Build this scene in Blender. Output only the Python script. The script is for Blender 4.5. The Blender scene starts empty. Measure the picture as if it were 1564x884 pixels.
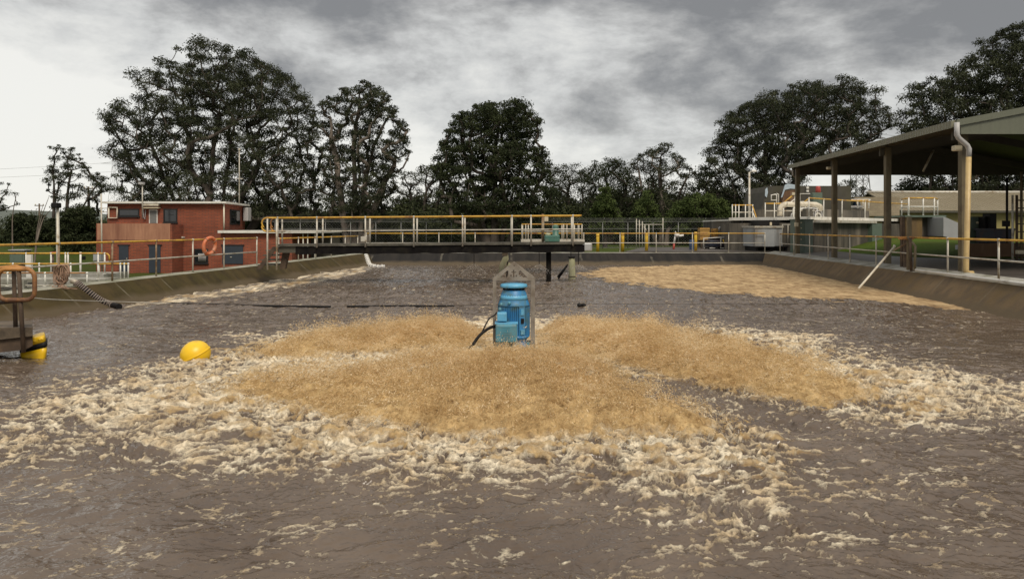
import bpy, math, random
import numpy as np
from mathutils import Vector, Matrix

SC = bpy.context.scene
COL = SC.collection
R = math.radians
PI = math.pi

# ------------------------------------------------------------------ camera, sky, sun, exposure
F = 1130.0            # focal length in photograph pixels
EYE = 1.40            # eye above the paved ground on the right bank
HOR = 349.0           # row of the horizon in the photograph
WZ = -0.74            # water level

cam = bpy.data.cameras.new('camera')
cam.lens = 36.0 * F / 1564.0
cam.sensor_width = 36.0
cam.shift_y = -(442.0 - HOR) / 1564.0
cam.clip_start = 0.05
cam.clip_end = 6000
cam_o = bpy.data.objects.new('camera', cam)
COL.objects.link(cam_o)
cam_o.location = (0, 0, EYE)
cam_o.rotation_euler = (R(90), 0, 0)
SC.camera = cam_o

SUN_EL, SUN_AZ = R(52), R(158)       # azimuth measured from +Y, negative to the left
world = bpy.data.worlds.new('World')
SC.world = world
world.use_nodes = True


def build_world():
    nt = world.node_tree
    N, L = nt.nodes, nt.links
    N.clear()
    out = N.new('ShaderNodeOutputWorld')
    bg = N.new('ShaderNodeBackground')
    bg.inputs['Strength'].default_value = 0.1
    L.new(bg.outputs[0], out.inputs[0])
    sky = N.new('ShaderNodeTexSky')
    sky.sky_type = 'NISHITA'
    sky.sun_disc = False
    sky.sun_elevation = SUN_EL
    sky.sun_rotation = SUN_AZ
    tc = N.new('ShaderNodeTexCoord')
    sep = N.new('ShaderNodeSeparateXYZ')
    L.new(tc.outputs['Generated'], sep.inputs[0])

    def math_(op, a, b=None, c=None, clamp=False):
        n = N.new('ShaderNodeMath')
        n.operation = op
        n.use_clamp = clamp
        for i, v in enumerate((a, b, c)):
            if v is None:
                continue
            if isinstance(v, (int, float)):
                n.inputs[i].default_value = v
            else:
                L.new(v, n.inputs[i])
        return n.outputs[0]

    x, y, z = sep.outputs
    zc = math_('MAXIMUM', z, 0.0)
    den = math_('ADD', zc, 0.22)
    cx = math_('DIVIDE', x, den)
    cy = math_('DIVIDE', y, den)
    comb = N.new('ShaderNodeCombineXYZ')
    L.new(cx, comb.inputs[0])
    L.new(cy, comb.inputs[1])

    def noise(scale, detail, rough, dist, off, sx=1.0, sy=1.0):
        mp = N.new('ShaderNodeMapping')
        mp.inputs['Location'].default_value = off
        mp.inputs['Scale'].default_value = (sx, sy, 1)
        L.new(comb.outputs[0], mp.inputs[0])
        n = N.new('ShaderNodeTexNoise')
        n.inputs['Scale'].default_value = scale
        n.inputs['Detail'].default_value = detail
        n.inputs['Roughness'].default_value = rough
        n.inputs['Distortion'].default_value = dist
        L.new(mp.outputs[0], n.inputs['Vector'])
        return n.outputs['Fac']
    n1 = noise(1.05, 6, 0.52, 0.25, (3.1, 7.7, 0), 0.95, 0.85)
    # lumps that keep their height near the horizon
    mp2 = N.new('ShaderNodeMapping')
    mp2.inputs['Location'].default_value = (2.3, 0.4, 1.1)
    mp2.inputs['Scale'].default_value = (1.0, 1.0, 2.1)
    L.new(tc.outputs['Generated'], mp2.inputs[0])
    nb = N.new('ShaderNodeTexNoise')
    nb.inputs['Scale'].default_value = 4.6
    nb.inputs['Detail'].default_value = 7
    nb.inputs['Roughness'].default_value = 0.62
    nb.inputs['Distortion'].default_value = 0.15
    L.new(mp2.outputs[0], nb.inputs['Vector'])
    n2 = nb.outputs['Fac']
    nn = math_('ADD', math_('MULTIPLY', math_('SUBTRACT', n1, 0.5), 0.55), math_('MULTIPLY', math_('SUBTRACT', n2, 0.5), 0.95))
    # thick dark cloud overhead and to the right, paler sky low down and to the left
    d = math_('MULTIPLY', math_('SUBTRACT', z, 0.19), 3.5)
    d = math_('ADD', d, math_('MULTIPLY', x, 0.30))
    d = math_('ADD', d, math_('MULTIPLY', nn, 2.55))
    d = math_('ADD', d, 0.535, None, True)
    ramp = N.new('ShaderNodeValToRGB')
    L.new(d, ramp.inputs[0])
    e = ramp.color_ramp.elements
    e[0].position, e[0].color = 0.0, (0.735, 0.725, 0.685, 1)
    e[1].position, e[1].color = 1.0, (0.195, 0.195, 0.195, 1)
    for p, c in ((0.22, (0.655, 0.65, 0.62, 1)), (0.45, (0.52, 0.52, 0.505, 1)), (0.66, (0.365, 0.362, 0.352, 1)), (0.85, (0.25, 0.249, 0.246, 1))):
        k = e.new(p)
        k.color = c
    # pale glow near the horizon
    hz = N.new('ShaderNodeMapRange')
    hz.inputs[1].default_value = 0.0
    hz.inputs[2].default_value = 0.10
    hz.inputs[3].default_value = 0.42
    hz.inputs[4].default_value = 0.0
    L.new(zc, hz.inputs[0])
    mx = N.new('ShaderNodeMix')
    mx.data_type = 'RGBA'
    L.new(hz.outputs[0], mx.inputs[0])
    L.new(ramp.outputs[0], mx.inputs[6])
    mx.inputs[7].default_value = (0.77, 0.75, 0.69, 1)
    # higher up (above the picture) the overcast is brighter again
    up = N.new('ShaderNodeMapRange')
    up.inputs[1].default_value = 0.33
    up.inputs[2].default_value = 0.75
    up.inputs[3].default_value = 0.0
    up.inputs[4].default_value = 0.72
    L.new(zc, up.inputs[0])
    mx3 = N.new('ShaderNodeMix')
    mx3.data_type = 'RGBA'
    L.new(up.outputs[0], mx3.inputs[0])
    L.new(mx.outputs[2], mx3.inputs[6])
    mx3.inputs[7].default_value = (0.92, 0.90, 0.86, 1)
    sc = N.new('ShaderNodeMix')
    sc.data_type = 'RGBA'
    sc.blend_type = 'MULTIPLY'
    sc.inputs[0].default_value = 1.0
    L.new(mx3.outputs[2], sc.inputs[6])
    sc.inputs[7].default_value = (9.6, 9.6, 9.6, 1)
    mx2 = N.new('ShaderNodeMix')
    mx2.data_type = 'RGBA'
    mx2.inputs[0].default_value = 0.94
    L.new(sky.outputs[0], mx2.inputs[6])
    L.new(sc.outputs[2], mx2.inputs[7])
    L.new(mx2.outputs[2], bg.inputs['Color'])


build_world()
sun = bpy.data.lights.new('sun', 'SUN')
sun.energy = 2.0
sun.angle = R(22)
sun.color = (1.0, 0.90, 0.76)
sun_o = bpy.data.objects.new('sun', sun)
COL.objects.link(sun_o)
sdir = Vector((math.sin(SUN_AZ) * math.cos(SUN_EL), math.cos(SUN_AZ) * math.cos(SUN_EL), math.sin(SUN_EL)))
sun_o.rotation_euler = sdir.to_track_quat('Z', 'Y').to_euler()
sun_o.location = (-20, 30, 40)

SC.view_settings.view_transform = 'Standard'
SC.view_settings.look = 'None'
SC.view_settings.exposure = 0.36
SC.view_settings.gamma = 1.0
SC.view_settings.use_curve_mapping = False
SC.render.engine = 'CYCLES'
SC.cycles.use_denoising = True
SC.cycles.max_bounces = 6
SC.cycles.transparent_max_bounces = 8


# ------------------------------------------------------------------ helpers
def P(px, py, d):
    """point at distance d that the photograph shows at (px, py)"""
    return Vector(((px - 782.0) / F * d, d, EYE - (py - HOR) / F * d))


def G(px, d, z):
    return Vector(((px - 782.0) / F * d, d, z))


def Wp(px, py):
    d = (EYE - WZ) * F / (py - HOR)
    return ((px - 782.0) / F * d, d)


class MB:
    def __init__(s):
        s.v, s.f, s.smooth = [], [], []

    def add(s, vs, fs, smooth=False):
        n = len(s.v)
        s.v.extend([tuple(v) for v in vs])
        for f in fs:
            s.f.append(tuple(i + n for i in f))
            s.smooth.append(smooth)
        return s

    def box(s, lo, hi):
        x0, y0, z0 = lo
        x1, y1, z1 = hi
        return s.add([(x0, y0, z0), (x1, y0, z0), (x1, y1, z0), (x0, y1, z0), (x0, y0, z1), (x1, y0, z1), (x1, y1, z1), (x0, y1, z1)],
                     [(3, 2, 1, 0), (4, 5, 6, 7), (0, 1, 5, 4), (1, 2, 6, 5), (2, 3, 7, 6), (3, 0, 4, 7)])

    def bbox(s, lo, hi, b=0.01):
        """box with chamfered edges"""
        import bmesh
        bm = bmesh.new()
        bmesh.ops.create_cube(bm, size=1.0)
        c = [(lo[i] + hi[i]) / 2 for i in range(3)]
        e = [(hi[i] - lo[i]) for i in range(3)]
        for v in bm.verts:
            v.co = Vector((c[0] + v.co.x * e[0], c[1] + v.co.y * e[1], c[2] + v.co.z * e[2]))
        bmesh.ops.bevel(bm, geom=list(bm.edges), offset=min(b, min(e) * 0.45), segments=2, affect='EDGES', profile=0.5)
        bm.verts.index_update()
        s.add([v.co for v in bm.verts], [[v.index for v in f.verts] for f in bm.faces])
        bm.free()
        return s

    def pbox(s, x0, x1, y0, y1, d, depth):
        """box whose front face stands at distance d and fills the given photograph rectangle"""
        a = P(x0, y1, d)
        b = P(x1, y0, d)
        return s.box((a.x, d, a.z), (b.x, d + depth, b.z))

    def tube(s, pts, r, n=8, caps=True):
        pts = [Vector(p) for p in pts]
        rs = r if isinstance(r, (list, tuple)) else [r] * len(pts)
        base = len(s.v)
        prev = None
        for i, p in enumerate(pts):
            if i == 0:
                t = pts[1] - pts[0]
            elif i == len(pts) - 1:
                t = pts[-1] - pts[-2]
            else:
                t = (pts[i + 1] - p).normalized() + (p - pts[i - 1]).normalized()
            if t.length < 1e-9:
                t = Vector((0, 0, 1))
            t.normalize()
            if prev is None:
                a = Vector((0, 0, 1)) if abs(t.z) < 0.9 else Vector((1, 0, 0))
                u = t.cross(a).normalized()
            else:
                u = prev - t * prev.dot(t)
                u = u.normalized() if u.length > 1e-6 else t.orthogonal().normalized()
            prev = u
            w = t.cross(u)
            for k in range(n):
                a = 2 * PI * k / n
                s.v.append(tuple(p + (u * math.cos(a) + w * math.sin(a)) * rs[i]))
        for i in range(len(pts) - 1):
            for k in range(n):
                a = base + i * n + k
                b = base + i * n + (k + 1) % n
                s.f.append((a, b, b + n, a + n))
                s.smooth.append(True)
        if caps:
            s.f.append(tuple(base + k for k in range(n))[::-1])
            s.smooth.append(False)
            s.f.append(tuple(base + (len(pts) - 1) * n + k for k in range(n)))
            s.smooth.append(False)
        return s

    def lathe(s, prof, n=32, c=(0, 0, 0)):
        base = len(s.v)
        for (r, z) in prof:
            for k in range(n):
                a = 2 * PI * k / n
                s.v.append((c[0] + r * math.cos(a), c[1] + r * math.sin(a), c[2] + z))
        for i in range(len(prof) - 1):
            for k in range(n):
                a = base + i * n + k
                b = base + i * n + (k + 1) % n
                s.f.append((a, b, b + n, a + n))
                s.smooth.append(True)
        s.f.append(tuple(base + k for k in range(n))[::-1])
        s.smooth.append(False)
        s.f.append(tuple(base + (len(prof) - 1) * n + k for k in range(n)))
        s.smooth.append(False)
        return s

    def prism(s, poly, z0, z1):
        """plan polygon (counter-clockwise) raised from z0 to z1; z1 may be one height per corner"""
        n = len(poly)
        zt = z1 if isinstance(z1, (list, tuple)) else [z1] * n
        zb = z0 if isinstance(z0, (list, tuple)) else [z0] * n
        vs = [(p[0], p[1], zb[i]) for i, p in enumerate(poly)] + [(p[0], p[1], zt[i]) for i, p in enumerate(poly)]
        fs = [tuple(range(n))[::-1], tuple(range(n, 2 * n))]
        fs += [(i, (i + 1) % n, n + (i + 1) % n, n + i) for i in range(n)]
        return s.add(vs, fs)

    def slab(s, pts, vec):
        """planar outline pushed along vec"""
        n = len(pts)
        vec = Vector(vec)
        vs = [Vector(p) for p in pts]
        vs += [p + vec for p in vs]
        fs = [tuple(range(n)), tuple(range(n, 2 * n))[::-1]]
        fs += [(i, n + i, n + (i + 1) % n, (i + 1) % n) for i in range(n)]
        return s.add(vs, fs)

    def torus(s, c, u, w, Rr, r, n=28, m=10):
        c, u, w = Vector(c), Vector(u).normalized(), Vector(w).normalized()
        k = u.cross(w)
        base = len(s.v)
        for i in range(n):
            a = 2 * PI * i / n
            rad = u * math.cos(a) + w * math.sin(a)
            for j in range(m):
                b = 2 * PI * j / m
                s.v.append(tuple(c + rad * (Rr + r * math.cos(b)) + k * r * math.sin(b)))
        for i in range(n):
            for j in range(m):
                s.f.append((base + i * m + j, base + ((i + 1) % n) * m + j, base + ((i + 1) % n) * m + (j + 1) % m, base + i * m + (j + 1) % m))
                s.smooth.append(True)
        return s

    def build(s, name, mat, parent=None, loc=None):
        org = Vector(parent.get('_o', (0, 0, 0))) if parent else Vector((0, 0, 0))
        me = bpy.data.meshes.new(name)
        if loc is None:
            vs = [(v[0] - org.x, v[1] - org.y, v[2] - org.z) for v in s.v]
        else:
            vs = s.v
        me.from_pydata(vs, [], s.f)
        me.polygons.foreach_set('use_smooth', s.smooth)
        me.materials.append(mat)
        import bmesh
        bm = bmesh.new()
        bm.from_mesh(me)
        bmesh.ops.recalc_face_normals(bm, faces=bm.faces)
        bm.to_mesh(me)
        bm.free()
        me.update()
        o = bpy.data.objects.new(name, me)
        COL.objects.link(o)
        if parent:
            o.parent = parent
            o['_o'] = tuple(org)
        if loc is not None:
            o.location = Vector(loc) - org
            o['_o'] = tuple(loc)
        return o


def share(o, parent, loc):
    """another copy of a part (mesh shared) under parent"""
    c = o.copy()
    COL.objects.link(c)
    c.parent = parent
    c.location = Vector(loc) - Vector(parent.get('_o', (0, 0, 0)))
    c['_o'] = tuple(loc)
    return c


def tag(o, label, cat, group=None, kind=None):
    if label:
        o['label'] = label
    if cat:
        o['category'] = cat
    if group:
        o['group'] = group
    if kind:
        o['kind'] = kind
    return o


def thing(name, label, cat, loc=(0, 0, 0), group=None):
    o = bpy.data.objects.new(name, None)
    o.empty_display_size = 0.2
    COL.objects.link(o)
    o.location = loc
    o['_o'] = tuple(loc)
    return tag(o, label, cat, group)


def np_mesh(name, V, Q, mat, smooth=True, parent=None, attrs=None):
    """mesh from numpy vertices and an (n,4) or (n,3) face array"""
    V = np.asarray(V, dtype=np.float32)
    Q = np.asarray(Q, dtype=np.int32)
    if parent:
        V = V - np.array(parent.get('_o', (0, 0, 0)), dtype=np.float32)
    me = bpy.data.meshes.new(name)
    k = Q.shape[1]
    me.vertices.add(len(V))
    me.vertices.foreach_set('co', V.ravel())
    me.loops.add(Q.size)
    me.loops.foreach_set('vertex_index', Q.ravel())
    me.polygons.add(len(Q))
    me.polygons.foreach_set('loop_start', np.arange(0, Q.size, k, dtype=np.int32))
    try:
        me.polygons.foreach_set('loop_total', np.full(len(Q), k, dtype=np.int32))
    except Exception:
        pass
    me.polygons.foreach_set('use_smooth', np.full(len(Q), smooth, dtype=bool))
    me.update(calc_edges=True)
    for nm, arr in (attrs or {}).items():
        a = me.attributes.new(nm, 'FLOAT', 'POINT')
        a.data.foreach_set('value', np.asarray(arr, dtype=np.float32).ravel())
    me.materials.append(mat)
    o = bpy.data.objects.new(name, me)
    COL.objects.link(o)
    if parent:
        o.parent = parent
        o['_o'] = tuple(parent.get('_o', (0, 0, 0)))
    return o


# ------------------------------------------------------------------ numpy noise
_rs = np.random.RandomState(11)
_perm = _rs.permutation(512)
_perm = np.concatenate([_perm, _perm, _perm]).astype(np.int32)
_ga = _rs.rand(512) * 2 * PI
_gx, _gy = np.cos(_ga), np.sin(_ga)


def pnoise(x, y):
    xi = np.floor(x).astype(np.int64)
    yi = np.floor(y).astype(np.int64)
    xf, yf = x - xi, y - yi
    xi &= 511
    yi &= 511
    u = xf * xf * xf * (xf * (xf * 6 - 15) + 10)
    v = yf * yf * yf * (yf * (yf * 6 - 15) + 10)

    def g(ix, iy, fx, fy):
        h = _perm[_perm[ix & 511] + (iy & 511)] & 511
        return _gx[h] * fx + _gy[h] * fy
    a = g(xi, yi, xf, yf)
    b = g(xi + 1, yi, xf - 1, yf)
    c = g(xi, yi + 1, xf, yf - 1)
    d = g(xi + 1, yi + 1, xf - 1, yf - 1)
    return ((a + u * (b - a)) * (1 - v) + (c + u * (d - c)) * v) * 1.5


def fbm(x, y, o=4, g=0.5):
    s, a, t = 0, 1.0, 0
    for i in range(o):
        s = s + a * pnoise(x * 2 ** i + i * 17.3, y * 2 ** i + i * 9.1)
        t += a
        a *= g
    return s / t


def billow(x, y, o=3, g=0.5):
    s, a, t = 0, 1.0, 0
    for i in range(o):
        s = s + a * np.abs(pnoise(x * 2 ** i + i * 7.7, y * 2 ** i + i * 31.1))
        t += a
        a *= g
    return s / t


def ridged(x, y, o=4, g=0.55):
    s, a, t = 0, 1.0, 0
    for i in range(o):
        s = s + a * (1 - np.abs(pnoise(x * 2 ** i + i * 5.1, y * 2 ** i + i * 13.9)) * 1.6)
        t += a
        a *= g
    return s / t


def sstep(a, b, x):
    t = np.clip((x - a) / (b - a), 0, 1)
    return t * t * (3 - 2 * t)


def poly_sdf(x, y, poly):
    """signed distance, positive inside"""
    n = len(poly)
    dist = np.full(x.shape, 1e9)
    inside = np.zeros(x.shape, dtype=bool)
    for i in range(n):
        ax, ay = poly[i]
        bx, by = poly[(i + 1) % n]
        ex, ey = bx - ax, by - ay
        wx, wy = x - ax, y - ay
        t = np.clip((wx * ex + wy * ey) / (ex * ex + ey * ey + 1e-12), 0, 1)
        dist = np.minimum(dist, np.hypot(wx - ex * t, wy - ey * t))
        c = ((ay > y) != (by > y)) & (x < (bx - ax) * (y - ay) / ((by - ay) if by != ay else 1e-9) + ax)
        inside ^= c
    return np.where(inside, dist, -dist)


# ------------------------------------------------------------------ materials
def nodes(m):
    m.use_nodes = True
    nt = m.node_tree
    return nt, nt.nodes, nt.links, nt.nodes['Principled BSDF']


def mat(name, c, rough=0.7, metal=0.0, var=0.25, scale=6.0, dirt=None, dirt_amt=0.35, dirt_scale=1.5, streak=False, bump=0.0, bscale=30.0, spec=0.5):
    """painted / mineral surface: base colour broken up by two noises, with optional dirt or rust patches"""
    m = bpy.data.materials.new(name)
    nt, N, L, B = nodes(m)
    geo = N.new('ShaderNodeNewGeometry')
    vec = geo.outputs['Position']
    n1 = N.new('ShaderNodeTexNoise')
    n1.inputs['Scale'].default_value = scale
    n1.inputs['Detail'].default_value = 5
    L.new(vec, n1.inputs['Vector'])
    mx = N.new('ShaderNodeMix')
    mx.data_type = 'RGBA'
    L.new(n1.outputs['Fac'], mx.inputs[0])
    mx.inputs[6].default_value = (*[k * (1 - var) for k in c], 1)
    mx.inputs[7].default_value = (*[min(1, k * (1 + var)) for k in c], 1)
    col = mx.outputs[2]
    if dirt:
        mp = N.new('ShaderNodeMapping')
        mp.inputs['Scale'].default_value = (1, 1, 0.12) if streak else (1, 1, 1)
        L.new(vec, mp.inputs[0])
        n2 = N.new('ShaderNodeTexNoise')
        n2.inputs['Scale'].default_value = dirt_scale
        n2.inputs['Detail'].default_value = 7
        n2.inputs['Roughness'].default_value = 0.65
        L.new(mp.outputs[0], n2.inputs['Vector'])
        mr = N.new('ShaderNodeMapRange')
        mr.inputs[1].default_value = 0.62 - dirt_amt * 0.45
        mr.inputs[2].default_value = 0.75 - dirt_amt * 0.25
        L.new(n2.outputs['Fac'], mr.inputs[0])
        m2 = N.new('ShaderNodeMix')
        m2.data_type = 'RGBA'
        L.new(mr.outputs[0], m2.inputs[0])
        L.new(col, m2.inputs[6])
        m2.inputs[7].default_value = (*dirt, 1)
        col = m2.outputs[2]
    L.new(col, B.inputs['Base Color'])
    B.inputs['Roughness'].default_value = rough
    B.inputs['Metallic'].default_value = metal
    B.inputs['Specular IOR Level'].default_value = spec
    if bump:
        n3 = N.new('ShaderNodeTexNoise')
        n3.inputs['Scale'].default_value = bscale
        n3.inputs['Detail'].default_value = 6
        L.new(vec, n3.inputs['Vector'])
        bp = N.new('ShaderNodeBump')
        bp.inputs['Strength'].default_value = bump
        bp.inputs['Distance'].default_value = 0.02
        L.new(n3.outputs['Fac'], bp.inputs['Height'])
        L.new(bp.outputs[0], B.inputs['Normal'])
    return m


def brick_mat(name, c1, c2, mortar, bw=0.46, bh=0.086, msize=0.012):
    m = bpy.data.materials.new(name)
    nt, N, L, B = nodes(m)
    geo = N.new('ShaderNodeNewGeometry')
    sep = N.new('ShaderNodeSeparateXYZ')
    L.new(geo.outputs['Position'], sep.inputs[0])
    ad = N.new('ShaderNodeMath')
    L.new(sep.outputs[0], ad.inputs[0])
    L.new(sep.outputs[1], ad.inputs[1])
    cb = N.new('ShaderNodeCombineXYZ')
    L.new(ad.outputs[0], cb.inputs[0])
    L.new(sep.outputs[2], cb.inputs[1])
    b = N.new('ShaderNodeTexBrick')
    L.new(cb.outputs[0], b.inputs['Vector'])
    b.inputs['Color1'].default_value = (*c1, 1)
    b.inputs['Color2'].default_value = (*c2, 1)
    b.inputs['Mortar'].default_value = (*mortar, 1)
    b.inputs['Scale'].default_value = 1.0
    b.inputs['Mortar Size'].default_value = msize
    b.inputs['Brick Width'].default_value = bw
    b.inputs['Row Height'].default_value = bh
    n = N.new('ShaderNodeTexNoise')
    n.inputs['Scale'].default_value = 0.9
    n.inputs['Detail'].default_value = 6
    L.new(geo.outputs['Position'], n.inputs['Vector'])
    mx = N.new('ShaderNodeMix')
    mx.data_type = 'RGBA'
    mx.blend_type = 'MULTIPLY'
    mx.inputs[0].default_value = 0.7
    rp = N.new('ShaderNodeValToRGB')
    rp.color_ramp.elements[0].position = 0.3
    rp.color_ramp.elements[0].color = (0.55, 0.53, 0.5, 1)
    rp.color_ramp.elements[1].position = 0.65
    rp.color_ramp.elements[1].color = (1, 1, 1, 1)
    L.new(n.outputs['Fac'], rp.inputs[0])
    L.new(b.outputs['Color'], mx.inputs[6])
    L.new(rp.outputs[0], mx.inputs[7])
    L.new(mx.outputs[2], B.inputs['Base Color'])
    B.inputs['Roughness'].default_value = 0.85
    return m


def ribbed_mat(name, c, pitch, axis='x', rough=0.5, dirt=(0.2, 0.18, 0.14), strength=0.6, var=0.15):
    """sheet metal with ribs running across one axis"""
    m = mat(name, c, rough, 0, var, 1.2, dirt, 0.25, 0.8)
    nt, N, L, B = nodes(m)
    geo = N.new('ShaderNodeNewGeometry')
    sep = N.new('ShaderNodeSeparateXYZ')
    L.new(geo.outputs['Position'], sep.inputs[0])
    a = N.new('ShaderNodeMath')
    a.operation = 'MULTIPLY'
    L.new(sep.outputs[{'x': 0, 'y': 1, 'z': 2}[axis]], a.inputs[0])
    a.inputs[1].default_value = 2 * PI / pitch
    s = N.new('ShaderNodeMath')
    s.operation = 'SINE'
    L.new(a.outputs[0], s.inputs[0])
    bp = N.new('ShaderNodeBump')
    bp.inputs['Strength'].default_value = strength
    bp.inputs['Distance'].default_value = pitch * 0.25
    L.new(s.outputs[0], bp.inputs['Height'])
    L.new(bp.outputs[0], B.inputs['Normal'])
    return m


M = {}
M['yellow_rail'] = mat('yellow_rail_paint', (0.58, 0.335, 0.04), 0.5, 0, 0.25, 5, (0.26, 0.11, 0.03), 0.35, 2.2)
M['orange_rail'] = mat('weathered_orange_rail', (0.42, 0.19, 0.045), 0.6, 0, 0.3, 6, (0.13, 0.06, 0.03), 0.5, 3)
M['galv'] = mat('galvanised_steel', (0.50, 0.47, 0.40), 0.5, 0.2, 0.2, 5, (0.24, 0.17, 0.09), 0.25, 3)
M['galv_rust'] = mat('rusty_galvanised_steel', (0.36, 0.30, 0.20), 0.6, 0.1, 0.3, 5, (0.15, 0.075, 0.03), 0.6, 3.5)
M['rust_brown'] = mat('rust_brown_steel', (0.10, 0.065, 0.04), 0.8, 0, 0.4, 5, (0.045, 0.03, 0.02), 0.5, 3)
M['white_paint'] = mat('white_paint', (0.72, 0.70, 0.64), 0.5, 0, 0.1, 4, (0.4, 0.37, 0.3), 0.2, 2)
M['pipe_cream'] = mat('cream_pipe_paint', (0.66, 0.60, 0.48), 0.45, 0, 0.1, 3, (0.3, 0.24, 0.17), 0.3, 2)
M['concrete'] = mat('weathered_concrete', (0.20, 0.18, 0.145), 0.85, 0, 0.25, 2.5, (0.075, 0.068, 0.055), 0.6, 1.3, True, 0.3)
M['concrete_dark'] = mat('stained_concrete', (0.185, 0.16, 0.125), 0.85, 0, 0.3, 2.0, (0.05, 0.045, 0.036), 0.7, 1.2, True, 0.3)
M['concrete_pale'] = mat('pale_concrete', (0.36, 0.35, 0.31), 0.85, 0, 0.2, 2.5, (0.17, 0.16, 0.12), 0.5, 1.4, False, 0.3)
M['kerb'] = mat('kerb_concrete', (0.34, 0.325, 0.265), 0.85, 0, 0.25, 3, (0.15, 0.15, 0.085), 0.5, 1.2, False, 0.3)
M['asphalt'] = mat('wet_asphalt', (0.10, 0.088, 0.078), 0.42, 0, 0.35, 1.2, (0.055, 0.045, 0.038), 0.6, 0.5, False, 0.2, 40)
M['beam_black'] = mat('black_grimy_steel', (0.009, 0.008, 0.008), 0.85, 0, 0.5, 3, (0.022, 0.019, 0.014), 0.3, 2, False, 0.5, 12, 0.08)
M['deck'] = mat('walkway_deck_edge', (0.12, 0.11, 0.085), 0.8, 0, 0.35, 3, (0.05, 0.045, 0.035), 0.5, 2)
M['bollard'] = mat('yellow_bollard_paint', (0.62, 0.40, 0.03), 0.5, 0, 0.15, 4, (0.35, 0.16, 0.03), 0.3, 2)
M['blue'] = mat('blue_motor_paint', (0.037, 0.215, 0.46), 0.42, 0, 0.2, 6, (0.085, 0.17, 0.18), 0.4, 5)
M['teal'] = mat('teal_faded_paint', (0.075, 0.25, 0.33), 0.5, 0, 0.18, 9, (0.14, 0.17, 0.15), 0.35, 6)
M['sky_blue'] = mat('pale_blue_paint', (0.11, 0.37, 0.58), 0.4, 0, 0.12, 8, (0.12, 0.25, 0.30), 0.25, 6)
M['frame'] = mat('stainless_frame', (0.26, 0.235, 0.20), 0.5, 0.1, 0.2, 6, (0.15, 0.12, 0.09), 0.4, 4)
M['black'] = mat('black_rubber', (0.012, 0.011, 0.011), 0.6, 0, 0.3, 8, spec=0.2)
M['buoy'] = mat('yellow_buoy_plastic', (0.80, 0.50, 0.012), 0.38, 0, 0.06, 4, (0.55, 0.34, 0.03), 0.2, 3)
M['timber'] = mat('weathered_timber', (0.16, 0.12, 0.08), 0.85, 0, 0.35, 6, (0.06, 0.045, 0.03), 0.6, 3, False, 0.4)
M['pale_post'] = mat('algae_pale_post', (0.46, 0.44, 0.29), 0.7, 0, 0.2, 3, (0.24, 0.24, 0.13), 0.4, 2, True)
M['life'] = mat('faded_orange_plastic', (0.55, 0.14, 0.05), 0.5, 0, 0.2, 7, (0.50, 0.26, 0.16), 0.3, 5)
M['rope'] = mat('pinkish_rope', (0.30, 0.19, 0.13), 0.9, 0, 0.35, 20)
M['rope_pale'] = mat('pale_rope', (0.45, 0.42, 0.36), 0.9, 0, 0.2, 12)
M['hose_light'] = mat('hose_rib_plastic', (0.20, 0.16, 0.135), 0.6, 0, 0.3, 9)
M['brick'] = brick_mat('red_brick', (0.36, 0.090, 0.040), (0.27, 0.066, 0.032), (0.13, 0.068, 0.048), 0.46, 0.11, 0.016)
M['brick_tan'] = brick_mat('tan_block', (0.36, 0.30, 0.2), (0.32, 0.26, 0.18), (0.25, 0.21, 0.15), 0.4, 0.2, 0.012)
M['render_panel'] = mat('salmon_parapet_render', (0.40, 0.20, 0.12), 0.85, 0, 0.15, 3, (0.22, 0.09, 0.055), 0.45, 1.2, True)
M['door_blue'] = mat('slate_blue_door', (0.028, 0.036, 0.05), 0.5, 0, 0.15, 3)
M['glass'] = mat('dark_window_glass', (0.008, 0.010, 0.014), 0.08, 0, 0.2, 2, spec=0.8)
M['frame_black'] = mat('black_window_frame', (0.012, 0.011, 0.011), 0.5, 0, 0.2, 3)
M['screen'] = mat('grey_screen_mesh', (0.18, 0.18, 0.17), 0.6, 0, 0.3, 20)
M['roof_olive'] = ribbed_mat('olive_roof_sheet', (0.20, 0.195, 0.135), 0.19, 'y', 0.55)
M['clad_green'] = ribbed_mat('green_wall_sheet', (0.125, 0.132, 0.095), 0.30, 'x', 0.5, (0.07, 0.09, 0.06), 0.25, 0.1)
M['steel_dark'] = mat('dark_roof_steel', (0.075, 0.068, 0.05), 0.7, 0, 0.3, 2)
M['column'] = mat('olive_column_paint', (0.125, 0.10, 0.055), 0.55, 0, 0.2, 3, (0.08, 0.055, 0.03), 0.3, 2)
M['pipe_tan'] = mat('tan_downpipe', (0.52, 0.38, 0.17), 0.45, 0, 0.1, 3, (0.38, 0.26, 0.12), 0.3, 2)
M['pipe_grey'] = mat('grey_downpipe', (0.42, 0.41, 0.40), 0.45, 0, 0.1, 3)
M['bin_grey'] = mat('silver_grey_hopper_paint', (0.36, 0.375, 0.38), 0.45, 0.2, 0.12, 2, (0.22, 0.2, 0.18), 0.25, 1.5, True)
M['cabinet_green'] = mat('grey_green_cabinet', (0.10, 0.135, 0.105), 0.5, 0, 0.12, 3)
M['moss_wall'] = mat('mossy_dark_wall', (0.062, 0.056, 0.043), 0.85, 0, 0.3, 2, (0.055, 0.055, 0.020), 0.25, 0.8, True)
M['tarp'] = mat('pale_blue_tarp', (0.42, 0.50, 0.56), 0.55, 0, 0.25, 4)
M['red'] = mat('red_drum_paint', (0.35, 0.045, 0.03), 0.45, 0, 0.15, 5)
M['roof_beige'] = ribbed_mat('beige_roof_sheet', (0.215, 0.18, 0.115), 0.42, 'x', 0.6, (0.26, 0.22, 0.15), 0.8)
M['wall_ochre'] = mat('ochre_wall_sheet', (0.27, 0.225, 0.085), 0.7, 0, 0.12, 2)
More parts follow.
